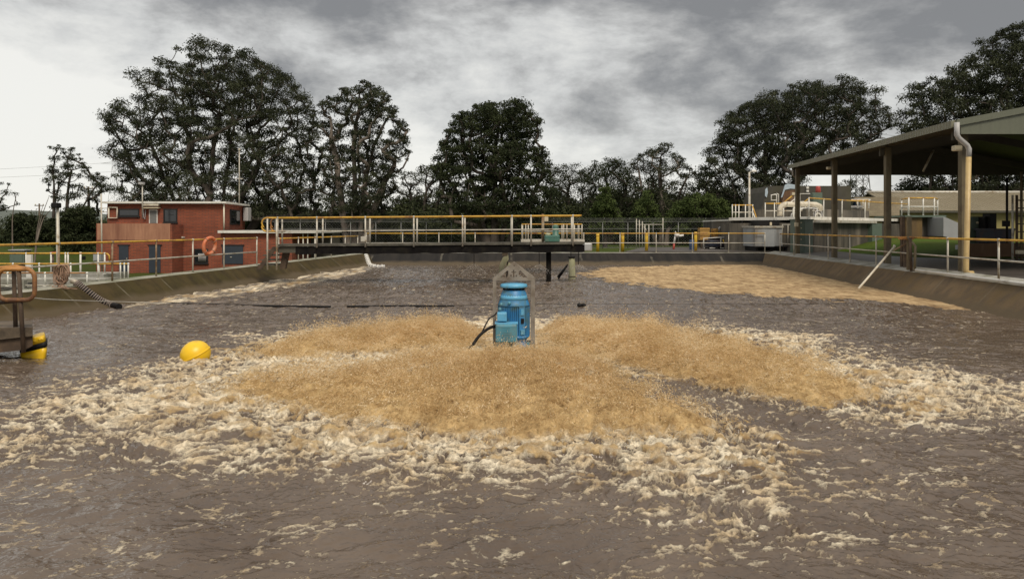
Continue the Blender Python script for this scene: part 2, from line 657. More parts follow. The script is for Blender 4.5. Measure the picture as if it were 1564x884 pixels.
M['wall_brown'] = mat('brown_stained_wall', (0.12, 0.062, 0.03), 0.8, 0, 0.3, 2, (0.24, 0.16, 0.10), 0.25, 1.4, True)
M['navy'] = mat('navy_skip_paint', (0.010, 0.014, 0.03), 0.55, 0, 0.3, 3, (0.05, 0.02, 0.015), 0.25, 2)
M['door_brown'] = mat('brown_ply_panel', (0.16, 0.10, 0.035), 0.7, 0, 0.15, 2, (0.11, 0.07, 0.03), 0.4, 1.5, True)
M['ramp'] = mat('pale_ramp_concrete', (0.30, 0.30, 0.31), 0.8, 0, 0.15, 2)
M['timber_box'] = mat('ochre_crate_board', (0.40, 0.23, 0.06), 0.75, 0, 0.2, 3, (0.25, 0.13, 0.04), 0.3, 2)
M['sign'] = mat('cream_sign', (0.55, 0.48, 0.34), 0.6, 0, 0.08, 3)
M['bark'] = mat('gum_bark', (0.085, 0.068, 0.055), 0.9, 0, 0.45, 1.2, (0.04, 0.032, 0.026), 0.4, 0.8, True)
M['bark_pale'] = mat('pale_gum_bark', (0.20, 0.165, 0.135), 0.9, 0, 0.35, 1.2, (0.08, 0.062, 0.05), 0.4, 0.8, True)
M['wire'] = mat('fence_wire_steel', (0.22, 0.22, 0.21), 0.5, 0.4, 0.2, 5)
M['pylon'] = mat('pylon_steel', (0.26, 0.26, 0.26), 0.6, 0.3, 0.1, 1)
M['green_motor'] = mat('green_gearbox_paint', (0.06, 0.17, 0.13), 0.45, 0, 0.2, 6, (0.12, 0.16, 0.12), 0.3, 5)
M['duck_white'] = mat('white_valve_paint', (0.7, 0.68, 0.64), 0.5, 0, 0.1, 5)
M['blue_plastic'] = mat('blue_plastic', (0.03, 0.06, 0.13), 0.5, 0, 0.1, 5)


def leaf_mat(name, a, b):
    m = bpy.data.materials.new(name)
    nt, N, L, B = nodes(m)
    at = N.new('ShaderNodeAttribute')
    at.attribute_name = 'tone'
    mx = N.new('ShaderNodeMix')
    mx.data_type = 'RGBA'
    L.new(at.outputs['Fac'], mx.inputs[0])
    mx.inputs[6].default_value = (*a, 1)
    mx.inputs[7].default_value = (*b, 1)
    L.new(mx.outputs[2], B.inputs['Base Color'])
    B.inputs['Roughness'].default_value = 0.75
    B.inputs['Specular IOR Level'].default_value = 0.08
    return m


M['leaf_gum'] = leaf_mat('gum_leaves', (0.022, 0.028, 0.016), (0.058, 0.064, 0.035))
M['leaf_dark'] = leaf_mat('dark_leaves', (0.019, 0.026, 0.013), (0.050, 0.060, 0.027))
M['leaf_green'] = leaf_mat('green_leaves', (0.040, 0.060, 0.018), (0.085, 0.110, 0.035))
M['leaf_mass'] = leaf_mat('undergrowth_leaves', (0.018, 0.024, 0.011), (0.050, 0.058, 0.024))


def grass_mat(name='grass_ground', gain=(1, 1, 1)):
    m = bpy.data.materials.new(name)
    nt, N, L, B = nodes(m)
    geo = N.new('ShaderNodeNewGeometry')
    n1 = N.new('ShaderNodeTexNoise')
    n1.inputs['Scale'].default_value = 0.35
    n1.inputs['Detail'].default_value = 8
    n1.inputs['Roughness'].default_value = 0.7
    L.new(geo.outputs['Position'], n1.inputs['Vector'])
    rp = N.new('ShaderNodeValToRGB')
    e = rp.color_ramp.elements
    e[0].position, e[0].color = 0.3, (0.075, 0.072, 0.022, 1)
    e[1].position, e[1].color = 0.7, (0.060, 0.085, 0.014, 1)
    k = e.new(0.5)
    k.color = (0.055, 0.078, 0.012, 1)
    for el in e:
        el.color = (el.color[0] * gain[0], el.color[1] * gain[1], el.color[2] * gain[2], 1)
    L.new(n1.outputs['Fac'], rp.inputs[0])
    n2 = N.new('ShaderNodeTexNoise')
    n2.inputs['Scale'].default_value = 9
    n2.inputs['Detail'].default_value = 5
    L.new(geo.outputs['Position'], n2.inputs['Vector'])
    mx = N.new('ShaderNodeMix')
    mx.data_type = 'RGBA'
    mx.blend_type = 'MULTIPLY'
    mx.inputs[0].default_value = 0.75
    L.new(rp.outputs[0], mx.inputs[6])
    L.new(n2.outputs['Fac'], mx.inputs[7])
    B.inputs['Specular IOR Level'].default_value = 0.1
    rp2 = N.new('ShaderNodeMix')
    rp2.data_type = 'RGBA'
    rp2.inputs[0].default_value = 0.5
    L.new(rp.outputs[0], rp2.inputs[6])
    L.new(mx.outputs[2], rp2.inputs[7])
    L.new(rp2.outputs[2], B.inputs['Base Color'])
    B.inputs['Roughness'].default_value = 0.9
    bp = N.new('ShaderNodeBump')
    bp.inputs['Strength'].default_value = 0.8
    bp.inputs['Distance'].default_value = 0.08
    L.new(n2.outputs['Fac'], bp.inputs['Height'])
    L.new(bp.outputs[0], B.inputs['Normal'])
    return m


M['grass'] = grass_mat()
M['lawn'] = grass_mat('fresh_lawn', (1.25, 1.40, 1.0))


def bank_mat(name, base, dark, moss, pitch):
    """sloping concrete of the basin: slabs with pale joints, run-down stains, a tide mark of sludge"""
    m = bpy.data.materials.new(name)
    nt, N, L, B = nodes(m)
    geo = N.new('ShaderNodeNewGeometry')
    sep = N.new('ShaderNodeSeparateXYZ')
    L.new(geo.outputs['Position'], sep.inputs[0])

    def nz(scale, detail, vec, rough=0.6):
        n = N.new('ShaderNodeTexNoise')
        n.inputs['Scale'].default_value = scale
        n.inputs['Detail'].default_value = detail
        n.inputs['Roughness'].default_value = rough
        L.new(vec, n.inputs['Vector'])
        return n.outputs['Fac']

    def mixc(f, a, b):
        x = N.new('ShaderNodeMix')
        x.data_type = 'RGBA'
        L.new(f, x.inputs[0])
        for i, v in ((6, a), (7, b)):
            if isinstance(v, tuple):
                x.inputs[i].default_value = (*v, 1)
            else:
                L.new(v, x.inputs[i])
        return x.outputs[2]

    def rng(v, a, b, lo=0, hi=1):
        r = N.new('ShaderNodeMapRange')
        r.inputs[1].default_value, r.inputs[2].default_value = a, b
        r.inputs[3].default_value, r.inputs[4].default_value = lo, hi
        L.new(v, r.inputs[0])
        return r.outputs[0]
    mp = N.new('ShaderNodeMapping')
    mp.inputs['Scale'].default_value = (1.0, 1.0, 0.15) if pitch[1] == 'y' else (1.0, 0.15, 0.15)
    L.new(geo.outputs['Position'], mp.inputs[0])
    big = nz(0.5, 7, geo.outputs['Position'])
    run = nz(2.2, 6, mp.outputs[0])
    col = mixc(rng(big, 0.35, 0.65), base, moss)
    col = mixc(rng(run, 0.42, 0.68), col, dark)
    # joints
    j = N.new('ShaderNodeMath')
    j.operation = 'MULTIPLY'
    L.new(sep.outputs[1 if pitch[1] == 'y' else 0], j.inputs[0])
    j.inputs[1].default_value = 1.0 / pitch[0]
    wob = N.new('ShaderNodeMath')
    wob.operation = 'MULTIPLY_ADD'
    L.new(nz(1.5, 3, geo.outputs['Position']), wob.inputs[0])
    wob.inputs[1].default_value = 0.05
    L.new(j.outputs[0], wob.inputs[2])
    fr = N.new('ShaderNodeMath')
    fr.operation = 'FRACT'
    L.new(wob.outputs[0], fr.inputs[0])
    dd = N.new('ShaderNodeMath')
    dd.operation = 'LESS_THAN'
    L.new(fr.outputs[0], dd.inputs[0])
    dd.inputs[1].default_value = 0.03
    fade = N.new('ShaderNodeMath')
    fade.operation = 'MULTIPLY'
    L.new(dd.outputs[0], fade.inputs[0])
    L.new(rng(nz(1.1, 4, geo.outputs['Position']), 0.42, 0.66, 0.0, 0.38), fade.inputs[1])
    col = mixc(fade.outputs[0], col, (0.27, 0.245, 0.19))
    # sludge line just above the water
    zz = N.new('ShaderNodeMath')
    zz.operation = 'MULTIPLY_ADD'
    L.new(nz(1.3, 5, geo.outputs['Position']), zz.inputs[0])
    zz.inputs[1].default_value = 0.28
    L.new(sep.outputs[2], zz.inputs[2])
    col = mixc(rng(zz.outputs[0], -0.50, -0.36, 0.8, 0.0), col, (0.11, 0.085, 0.055))
    L.new(col, B.inputs['Base Color'])
    B.inputs['Roughness'].default_value = 0.85
    B.inputs['Specular IOR Level'].default_value = 0.12
    bp = N.new('ShaderNodeBump')
    bp.inputs['Strength'].default_value = 0.35
    bp.inputs['Distance'].default_value = 0.02
    L.new(nz(14, 6, geo.outputs['Position']), bp.inputs['Height'])
    L.new(bp.outputs[0], B.inputs['Normal'])
    return m


M['bank_left'] = bank_mat('mossy_bank_concrete', (0.080, 0.056, 0.026), (0.038, 0.029, 0.015), (0.056, 0.045, 0.017), (2.15, 'y'))
M['bank_right'] = bank_mat('brown_bank_concrete', (0.165, 0.118, 0.072), (0.10, 0.076, 0.052), (0.125, 0.088, 0.046), (2.8, 'y'))
M['bank_far'] = bank_mat('dark_bank_concrete', (0.024, 0.022, 0.021), (0.015, 0.0145, 0.014), (0.032, 0.028, 0.024), (4.2, 'x'))

# ------------------------------------------------------------------ basin plan
def XL(d):
    return -14.1 + 0.1195 * d


def XR(d):
    return 10.9 + 0.10 * d


YN, YF = 0.9, 45.0          # near and far kerb
ZKL, ZKF, ZKR = -0.20, -0.10, 0.0


def water_material():
    m = bpy.data.materials.new('aerated_water')
    nt, N, L, B = nodes(m)
    geo = N.new('ShaderNodeNewGeometry')
    pos = geo.outputs['Position']

    def nz(scale, detail, rough=0.6, sc=(1, 1, 1), dist=0.0):
        mp = N.new('ShaderNodeMapping')
        mp.inputs['Scale'].default_value = sc
        L.new(pos, mp.inputs[0])
        n = N.new('ShaderNodeTexNoise')
        n.inputs['Scale'].default_value = scale
        n.inputs['Detail'].default_value = detail
        n.inputs['Roughness'].default_value = rough
        n.inputs['Distortion'].default_value = dist
        L.new(mp.outputs[0], n.inputs['Vector'])
        return n.outputs['Fac']

    def att(n):
        a = N.new('ShaderNodeAttribute')
        a.attribute_name = n
        return a.outputs['Fac']

    def op(o, a, b=None, c=None):
        n = N.new('ShaderNodeMath')
        n.operation = o
        for i, v in enumerate((a, b, c)):
            if v is None:
                continue
            if isinstance(v, (int, float)):
                n.inputs[i].default_value = v
            else:
                L.new(v, n.inputs[i])
        return n.outputs[0]

    def rng(v, a, b, lo=0, hi=1, clamp=True):
        r = N.new('ShaderNodeMapRange')
        r.inputs[1].default_value, r.inputs[2].default_value = a, b
        r.inputs[3].default_value, r.inputs[4].default_value = lo, hi
        L.new(v, r.inputs[0])
        return r.outputs[0]

    def mixc(f, a, b):
        x = N.new('ShaderNodeMix')
        x.data_type = 'RGBA'
        L.new(f, x.inputs[0])
        for i, v in ((6, a), (7, b)):
            if isinstance(v, tuple):
                x.inputs[i].default_value = (*v, 1)
            else:
                L.new(v, x.inputs[i])
        return x.outputs[2]
    foam, froth, tanm = att('foam'), att('froth'), att('tan')
    fine = nz(26, 6, 0.7)
    mid = nz(7, 5, 0.6, (1, 1, 1), 0.6)
    fn = op('ADD', op('MULTIPLY', op('SUBTRACT', fine, 0.5), 1.0), op('MULTIPLY', op('SUBTRACT', nz(75, 3, 0.6), 0.5), 0.7))
    fn = op('ADD', fn, op('MULTIPLY', op('SUBTRACT', mid, 0.5), 0.35))
    f = op('ADD', foam, op('MULTIPLY', fn, op('MINIMUM', op('MULTIPLY', foam, 2.5), 1.0)))
    f = rng(f, 0.22, 0.92)
    wc = mixc(rng(nz(1.1, 5), 0.35, 0.65), (0.090, 0.064, 0.045), (0.132, 0.099, 0.073))
    fcol = mixc(rng(nz(3.2, 5), 0.38, 0.64), (0.86, 0.76, 0.58), (0.66, 0.51, 0.32))
    col = mixc(f, wc, fcol)
    tcol = mixc(rng(nz(5.5, 6, 0.7), 0.38, 0.66), (0.60, 0.43, 0.215), (0.27, 0.17, 0.075))
    fr = rng(op('ADD', froth, op('MULTIPLY', op('MULTIPLY', op('SUBTRACT', mid, 0.5), 0.9), op('MINIMUM', op('MULTIPLY', froth, 3.0), 1.0))), 0.3, 0.75)
    col = mixc(fr, col, tcol)
    # settled scum: flat brown foam
    scol = mixc(rng(op('ADD', op('MULTIPLY', nz(1.5, 6, 0.7, (1.0, 0.8, 1), 0.3), 0.45), op('MULTIPLY', nz(2.2, 5, 0.75, (3.2, 0.7, 1), 0.2), 0.55)), 0.42, 0.58), (0.55, 0.40, 0.225), (0.24, 0.155, 0.08))
    sf = rng(op('ADD', tanm, op('MULTIPLY', op('MULTIPLY', op('SUBTRACT', nz(5, 7, 0.75, (1.6, 0.6, 1)), 0.5), 1.9), op('MINIMUM', op('MULTIPLY', tanm, 3.0), 1.0))), 0.30, 0.62)
    col = mixc(sf, col, scol)
    L.new(col, B.inputs['Base Color'])
    anyf = op('MAXIMUM', op('MAXIMUM', f, fr), sf)
    L.new(op('MAXIMUM', rng(anyf, 0.0, 0.6, 0.0, 0.85), rng(att('chop'), 0, 1, 0.10, 0.06)), B.inputs['Roughness'])
    L.new(rng(anyf, 0.0, 0.6, 0.5, 0.15), B.inputs['Specular IOR Level'])
    B.inputs['IOR'].default_value = 1.42
    n1 = nz(2.6, 4, 0.55, (1, 1.15, 1), 0.5)
    h = op('ADD', op('MULTIPLY', n1, 0.9), op('MULTIPLY', nz(7, 2, 0.5, (1, 1.2, 1), 0.5), 0.24))
    h = op('ADD', h, op('MULTIPLY', op('MULTIPLY', nz(1.0, 3, 0.5, (2.4, 0.8, 1), 0.4), att('chop')), 1.6))
    h = op('MULTIPLY', h, rng(att('chop'), 0, 1, 1.0, 1.1))
    h = op('ADD', h, op('MULTIPLY', nz(19, 2, 0.5, (1, 1.3, 1), 0.5), 0.045))
    h = op('ADD', h, op('MULTIPLY', fine, op('MULTIPLY', anyf, 0.35)))
    bp = N.new('ShaderNodeBump')
    bp.inputs['Strength'].default_value = 1.0
    bp.inputs['Distance'].default_value = 0.075
    L.new(h, bp.inputs['Height'])
    L.new(bp.outputs[0], B.inputs['Normal'])
    return m


CX, CY = 0.03, 12.3         # the aerator
S_FRONT = [Wp(*p) for p in ((350, 586), (333, 602), (420, 625), (500, 652), (600, 665), (700, 678), (830, 682), (960, 676), (1060, 684), (1125, 676), (1115, 652), (1060, 622), (960, 590), (890, 566), (820, 542), (750, 546), (640, 566), (500, 580))]
S_RIGHT = [Wp(*p) for p in ((835, 540), (890, 549), (970, 570), (1090, 594), (1180, 616), (1260, 634), (1345, 616), (1300, 580), (1230, 555), (1130, 528), (1000, 514), (880, 508), (820, 512))]
S_LEFT = [Wp(*p) for p in ((740, 512), (640, 508), (540, 510), (450, 522), (385, 538), (380, 550), (440, 551), (530, 544), (640, 539), (745, 534))]
FOAM = [Wp(*p) for p in ((170, 562), (330, 530), (480, 499), (620, 487), (760, 481), (850, 484), (960, 493), (1060, 491), (1200, 509), (1330, 540), (1470, 562), (1660, 592), (1660, 655), (1480, 652), (1330, 655), (1230, 640), (1110, 615), (1010, 592), (1150, 655), (1265, 662), (1290, 700), (1270, 735), (1235, 775), (1180, 800), (1090, 808), (960, 790), (840, 785), (720, 768), (600, 762), (480, 742), (330, 735), (200, 730), (60, 700), (-90, 715), (-90, 640), (40, 602))]
SCUM_R = [Wp(*p) for p in ((885, 419), (930, 409), (1010, 406), (1143, 403), (1260, 418), (1400, 445), (1480, 466), (1470, 473), (1400, 466), (1250, 456), (1120, 449), (1020, 440), (950, 431))]
SCUM_L = [Wp(*p) for p in ((570, 403), (545, 404), (400, 430), (300, 447), (215, 460), (180, 468), (240, 468), (330, 455), (430, 440), (520, 425), (560, 415))]


def water_fields(X, Y):
    wx = X + 0.35 * fbm(X * 0.7 + 3, Y * 0.7, 3)
    wy = Y + 0.35 * fbm(X * 0.7 + 40, Y * 0.7 + 8, 3)
    rr = np.hypot(X - CX, Y - CY)
    sf = poly_sdf(wx, wy, FOAM)
    spray = np.maximum(np.maximum(poly_sdf(wx, wy, S_FRONT), poly_sdf(wx, wy, S_RIGHT)), poly_sdf(wx, wy, S_LEFT))
    big = fbm(X * 0.45 + 5, Y * 0.45 + 2, 4)
    inner = sstep(-1.7, 1.2, sf + 1.4 * big)                  # foam belt
    # foam breaks into cells and strings stretched along the flow (around the aerator)
    th = np.arctan2(Y - CY, X - CX)
    q = 0.30 * fbm(X * 1.3, Y * 1.3 + 7, 3)
    cell = ridged(wx * 1.9 + q, wy * 2.9 - q, 5, 0.62)
    cell2 = ridged(wx * 5.2 + 2 * q, wy * 7.4 + 11, 4, 0.6)
    lace = 0.52 * cell + 0.48 * cell2                           # about 0.3 .. 0.95
    thr = 0.835 - 0.31 * inner - 0.12 * sstep(0.2, 2.2, sf) - 0.10 * big
    foam = sstep(thr - 0.08, thr + 0.20, lace + 0.20 * fbm(wx * 8, wy * 13, 5, 0.7))
    foam = foam * (0.58 + 0.50 * sstep(-0.30, 0.15, fbm(wx * 10 + 5, wy * 15, 4, 0.7)))
    # loose flecks and strings outside
    fx = 0.55 * X - 0.83 * Y
    fy = 0.83 * X + 0.55 * Y
    st = ridged(fx * 2.2 + q, fy * 0.8 + q, 4)
    fl = sstep(-0.30, 0.25, fbm(X * 0.9 + 20, Y * 1.2, 5, 0.6)) * sstep(0.55, 0.78, 0.5 * st + 0.5 * cell2 + 0.16 * fbm(X * 9, Y * 12, 4, 0.65))
    fl = fl * (0.25 + 0.95 * sstep(-0.22, 0.26, fbm(X * 11, Y * 15, 4, 0.7)))
    near = 0.55 + 0.45 * sstep(6, 0.3, -sf)
    glint_speck = sstep(0.16, 0.42, fbm(X * 3.3 + 50, Y * 2.6, 4, 0.7)) * sstep(13.5, 17, Y)  # pale specks painted on the far water as glints, carried by the foam mask
    sp2 = sstep(0.20, 0.46, fbm(X * 4.6 + 70, Y * 6.4 + 9, 4, 0.7)) * sstep(-0.25, 0.3, fbm(X * 0.7 + 8, Y * 0.9, 3)) * sstep(15, 12, Y)
    foam = np.maximum(foam, 0.5 * sp2)
    foam = np.maximum(foam * 0.88, np.maximum(0.66 * fl * near, 0.50 * glint_speck))
    froth = sstep(-0.05, 0.45, spray + 0.30 * fbm(X * 2.2, Y * 2.2, 3))
    b1 = billow(wx * 2.6 + 3, wy * 3.4, 4, 0.55)
    lump = sstep(0.27, 0.42, b1) * sstep(2.6, 0.1, -spray) * sstep(-0.4, 0.5, sf)
    froth = np.maximum(froth, 0.62 * lump)
    tanm = np.maximum(sstep(-0.7, 0.7, poly_sdf(X + 1.2 * q, Y + 4 * q, SCUM_R) + 1.5 * fbm(X * 0.9, Y * 0.5 + 3, 6, 0.72)),
                      0.0)
    left = sstep(-0.5, 0.5, poly_sdf(X + 0.7 * q, Y + 0.7 * q, SCUM_L) + 0.7 * fbm(X * 1.3, Y * 0.6, 5, 0.65))
    tanm = np.maximum(tanm, 0.55 * left * sstep(0.0, 0.35, fbm(X * 1.0 + 4, Y * 0.5, 4)))
    foam = np.maximum(foam, left * (0.30 + 0.6 * sstep(-0.2, 0.35, fbm(X * 2.5, Y * 0.9, 5, 0.65))))
    # heights
    h = 0.050 * fbm(X * 0.8, Y * 1.0, 3) + 0.028 * fbm(wx * 2.4 + 3, wy * 3.2, 4, 0.55) + 0.007 * fbm(wx * 8, wy * 11, 3)
    h = h * (1 + 1.1 * sstep(13, 22, Y))
    agit = np.maximum(inner * 0.75, sstep(1.5, 0.0, -spray))
    b2 = billow(wx * 5.0 + 13, wy * 6.0, 3, 0.55)
    h = h + agit * (0.15 * (b1 - 0.25) + 0.055 * (b2 - 0.2))
    h = h + 0.035 * foam * inner
    mound = sstep(0.1, 1.0, spray)
    h = h + 0.10 * mound + 0.11 * froth * billow(X * 3.4 + 7, Y * 3.8, 3, 0.6)
    h = h * (1 - 0.8 * tanm) + 0.02 * tanm
    h = h * sstep(0.2, 0.5, rr + 0.2)
    return h, foam, froth, tanm, spray


def build_water():
    nr, nc = 950, 1150
    t = np.linspace(0, 1, nr)
    inv = np.linspace(1 / 3.6, 1 / 44.8, nr)
    d1 = 1 / inv
    d2 = 3.6 * (44.8 / 3.6) ** t
    d3 = 1.0 + 43.8 * t
    d = 0.62 * d1 + 0.28 * d2 + 0.10 * np.maximum(d3, 0)
    d = np.sort(d)
    d[0] = 1.2
    d[-1] = 44.8
    s = np.linspace(-1, 1, nc)
    X = np.zeros((nr, nc))
    for i, dd in enumerate(d):
        lo, hi = XL(dd) + 0.3, XR(dd) - 0.45
        v = 0.76 * dd + 0.3
        a, b = max(lo, -v), min(hi, v)
        kx = [-1, -0.88, 0.88, 1]
        X[i] = np.interp(s, kx, [lo, a if a > lo else lo * 0.999 + 0.001, b if b < hi else hi * 0.999, hi])
    Y = np.repeat(d[:, None], nc, 1)
    h, foam, froth, tanm, _ = water_fields(X, Y)
    fade = sstep(44.8, 30, Y) * 0.7 + 0.3
    V = np.stack([X, Y, WZ + h * fade], -1).reshape(-1, 3)
    idx = np.arange(nr * nc).reshape(nr, nc)
    Q = np.stack([idx[:-1, :-1], idx[:-1, 1:], idx[1:, 1:], idx[1:, :-1]], -1).reshape(-1, 4)
    o = np_mesh('water', V, Q, water_material(), True, None, {'foam': foam, 'froth': froth, 'tan': tanm, 'chop': sstep(12.5, 22, Y + 2 * fbm(X * 0.2, Y * 0.2, 2))})
    tag(o, 'churning grey brown treatment water streaked with cream foam', 'water', None, 'structure')


build_water()


def build_ground():
    # ring of ground from the outer side of the kerb to the horizon
    inner = []
    n = 40
    ow = 0.55
    A = (XL(YN) - ow, YN - ow)
    Bc = (XR(YN) + ow, YN - ow)
    C = (XR(YF) + ow, YF + ow)
    D = (XL(YF) - ow, YF + ow)
    for (p, q) in ((A, Bc), (Bc, C), (C, D), (D, A)):
        for i in range(n):
            t = i / n
            inner.append((p[0] + (q[0] - p[0]) * t, p[1] + (q[1] - p[1]) * t))
    inner = np.array(inner)
    cen = np.array([0.9, 23.0])
    rings = [0, 0.8, 2, 4, 6.5, 10, 15, 22, 32, 48, 75, 120, 250, 700, 3500]
    V, m = [], len(inner)
    dirs = inner - cen
    dirs /= np.linalg.norm(dirs, axis=1)[:, None]
    for r in rings:
        p = inner + dirs * r
        x, y = p[:, 0], p[:, 1]
        left = sstep(0.0, 7.0, (XL(np.clip(y, YN, 60)) - 0.4) - x) * sstep(70, 55, np.abs(y - 25) * 0 + np.clip(y, 0, 69))
        z = np.where(x < 0, -0.2, -0.02)
        z = np.where((y > 44), np.minimum(z, -0.1) + 0 * z, z)
        z = z - 1.62 * left
        z = np.where(y > 60, np.where(x < -18, -1.5, -0.25), z) if False else z
        far = np.maximum(0, np.hypot(x, y) - 60)
        z = z - 0.15 + 0.15 * (far < 1e-6) - 0.0 * far
        V.append(np.stack([x, y, z], -1))
    V = np.concatenate(V)
    Q = []
    for k in range(len(rings) - 1):
        for i in range(m):
            j = (i + 1) % m
            Q.append((k * m + i, k * m + j, (k + 1) * m + j, (k + 1) * m + i))
    o = np_mesh('ground', V, np.array(Q), M['grass'], True)
    tag(o, 'patchy green grass around the treatment basin', 'grass', None, 'structure')
    # paved yard to the right of the basin, a sheet just above the grass
    mb = MB()
    y0, y1 = 0.5, 56.0
    mb.prism([(XR(y0) + 0.5, y0), (60, y0), (60, 34), (29, 37), (21.5, 33.5), (19.5, 36), (21, 44), (27, 56), (10, 56), (7, 45.6), (XR(45) + 0.5, 45.6)], -0.3, 0.0)
    o = mb.build('yard', M['asphalt'])
    tag(o, 'damp dark asphalt yard beside the basin under the open shed', 'yard', None, 'structure')
    mb = MB()
    mb.prism([(-14, -4), (15, -4), (15, 0.3), (-14, 0.3)], -0.4, 0.0)
    o = mb.build('path', M['concrete_pale'])
    tag(o, 'pale concrete path along the near end of the basin', 'path', None, 'structure')


build_ground()


def build_basin():
    t = thing('concrete_basin', 'large rectangular concrete basin with sloping stained sides holding the brown water', 'basin', (XL(20), 20, 0))
    zt = -1.6
    ys = np.linspace(YN, YF, 30)

    def run(a, b, c, d_, name, m):
        """slope strip between edge polylines (kerb edge a->b, toe c->d)"""
        n = 40
        vs, fs = [], []
        for i in range(n + 1):
            k = i / n
            p = Vector(a).lerp(Vector(b), k)
            q = Vector(c).lerp(Vector(d_), k)
            for jx in range(7):
                vs.append(p.lerp(q, jx / 6))
        for i in range(n):
            for jx in range(6):
                fs.append((i * 7 + jx, i * 7 + jx + 1, (i + 1) * 7 + jx + 1, (i + 1) * 7 + jx))
        mb = MB()
        mb.add(vs, fs)
        return mb.build(name, m, t)
    rl, rf, rr, rn = 1.45, 3.4, 1.6, 1.6
    run((XL(YN), YN, ZKL), (XL(YF), YF, ZKL + 0.1), (XL(YN) + rl, YN + rn, zt), (XL(YF) + rl, YF - rf, zt), 'sloped_wall', M['bank_left'])
    run((XR(YN), YN, ZKR), (XR(YF), YF, ZKF), (XR(YN) - rr, YN + rn, zt), (XR(YF) - rr, YF - rf, zt), 'sloped_wall', M['bank_right'])
    run((XL(YF), YF, ZKF), (XR(YF), YF, ZKF), (XL(YF) + rl, YF - rf, zt), (XR(YF) - rr, YF - rf, zt), 'sloped_wall', M['bank_far'])
    run((XL(YN), YN, ZKL), (XR(YN), YN, ZKR), (XL(YN) + rl, YN + rn, zt), (XR(YN) - rr, YN + rn, zt), 'sloped_wall', M['bank_right'])
    mb = MB()
    mb.prism([(XL(YN) - 0.6, YN), (XL(YN), YN), (XL(YF), YF), (XL(YF) - 0.6, YF)], -0.6, [ZKL + 0.02, ZKL + 0.004, ZKF + 0.004, ZKF + 0.02])
    mb.build('kerb', M['kerb'], t)
    mb = MB()
    mb.prism([(XR(YN), YN), (XR(YN) + 0.6, YN), (XR(YF) + 0.6, YF), (XR(YF), YF)], -0.6, [0.006, 0.12, 0.03, ZKF + 0.006])
    mb.build('kerb', M['concrete_pale'], t)
    mb = MB()
    mb.prism([(XL(YF) - 0.6, YF), (XR(YF) + 0.6, YF), (XR(YF) + 0.6, YF + 0.9), (XL(YF) - 0.6, YF + 0.9)], -0.6, ZKF + 0.03)
    mb.build('kerb', M['concrete_pale'], t)
    mb = MB()
    mb.box((XL(YN) - 0.6, YN - 0.6, -0.6), (XR(YN) + 0.6, YN, 0.0))
    mb.build('kerb', M['concrete_pale'], t)


build_basin()


def post_mesh(h, r=0.028, knob=True, base=True):
    mb = MB()
    mb.tube([(0, 0, 0), (0, 0, h)], r, 8)
    if knob:
        mb.lathe([(0.02, h - 0.045), (0.042, h - 0.025), (0.046, h), (0.042, h + 0.025), (0.02, h + 0.045)], 10)
    if base:
        mb.box((-0.06, -0.06, 0), (0.06, 0.06, 0.014))
    return mb


def railing(name, label, pts, h, mtop, mpost, mmid, mids=(0.5,), group=None, r=0.028, mpost2=None, parent=None, cat='railing', split=None):
    """posts at pts joined by a top rail and lower rails"""
    t = parent or thing(name, label, cat, tuple(pts[0]), group)
    up = Vector((0, 0, h))
    mb = MB().tube([Vector(p) + up for p in pts], r * 1.08, 8)
    mb.build('top_rail', mtop, t)
    for k in mids:
        MB().tube([Vector(p) + up * k for p in pts], r * 0.85, 8).build('mid_rail', mmid, t)
    first = None
    for i, p in enumerate(pts):
        m = mpost2[i] if mpost2 else mpost
        if first is None or mpost2:
            o = post_mesh(h, r).build('post', m, t, loc=p)
            first = first or o
        else:
            share(first, t, p)
    return t


def basin_rails():
    pts = []
    for k in range(-6, 12):
        d = 19.6 + 2.15 * k
        if 29.6 < d < 32.0:
            pts.append((XL(30.9) - 0.25, 30.9, ZKL)) if k == 5 else None
            continue
        if d < 32:
            pts.append((XL(d) - 0.25, d, ZKL))
    t = railing('basin_railing', 'long two rail yellow handrail with rusty posts along the left bank', pts, 1.2, M['yellow_rail'], M['galv_rust'], M['galv'], mids=(0.52,), mpost2=[M['galv_rust'] if p[1] < 24 else M['galv'] for p in pts])
    pts = [(XL(33 + 2.15 * k) - 0.25, 33 + 2.15 * k, ZKL + 0.05) for k in range(6)]
    railing('basin_railing', 'low yellow handrail on the left bank beyond the walkway bridge', pts, 1.1, M['yellow_rail'], M['galv'], M['galv'])
    n = 11
    x0, x1 = XL(YF) - 0.2, XR(YF) + 0.1
    pts = [(x0 + (x1 - x0) * k / n, YF + 0.35, ZKF + 0.03) for k in range(n + 1)]
    railing('basin_railing', 'yellow topped handrail across the far end of the basin', pts, 1.17, M['yellow_rail'], M['galv'], M['galv'])
    pts = [(XR(d) + 0.2, d, 0.0) for d in [19.9 + 2.8 * k for k in range(-5, 9)]]
    railing('basin_railing', 'long yellow topped handrail along the right bank before the shed', pts, 1.09, M['yellow_rail'], M['galv'], M['galv'])


basin_rails()


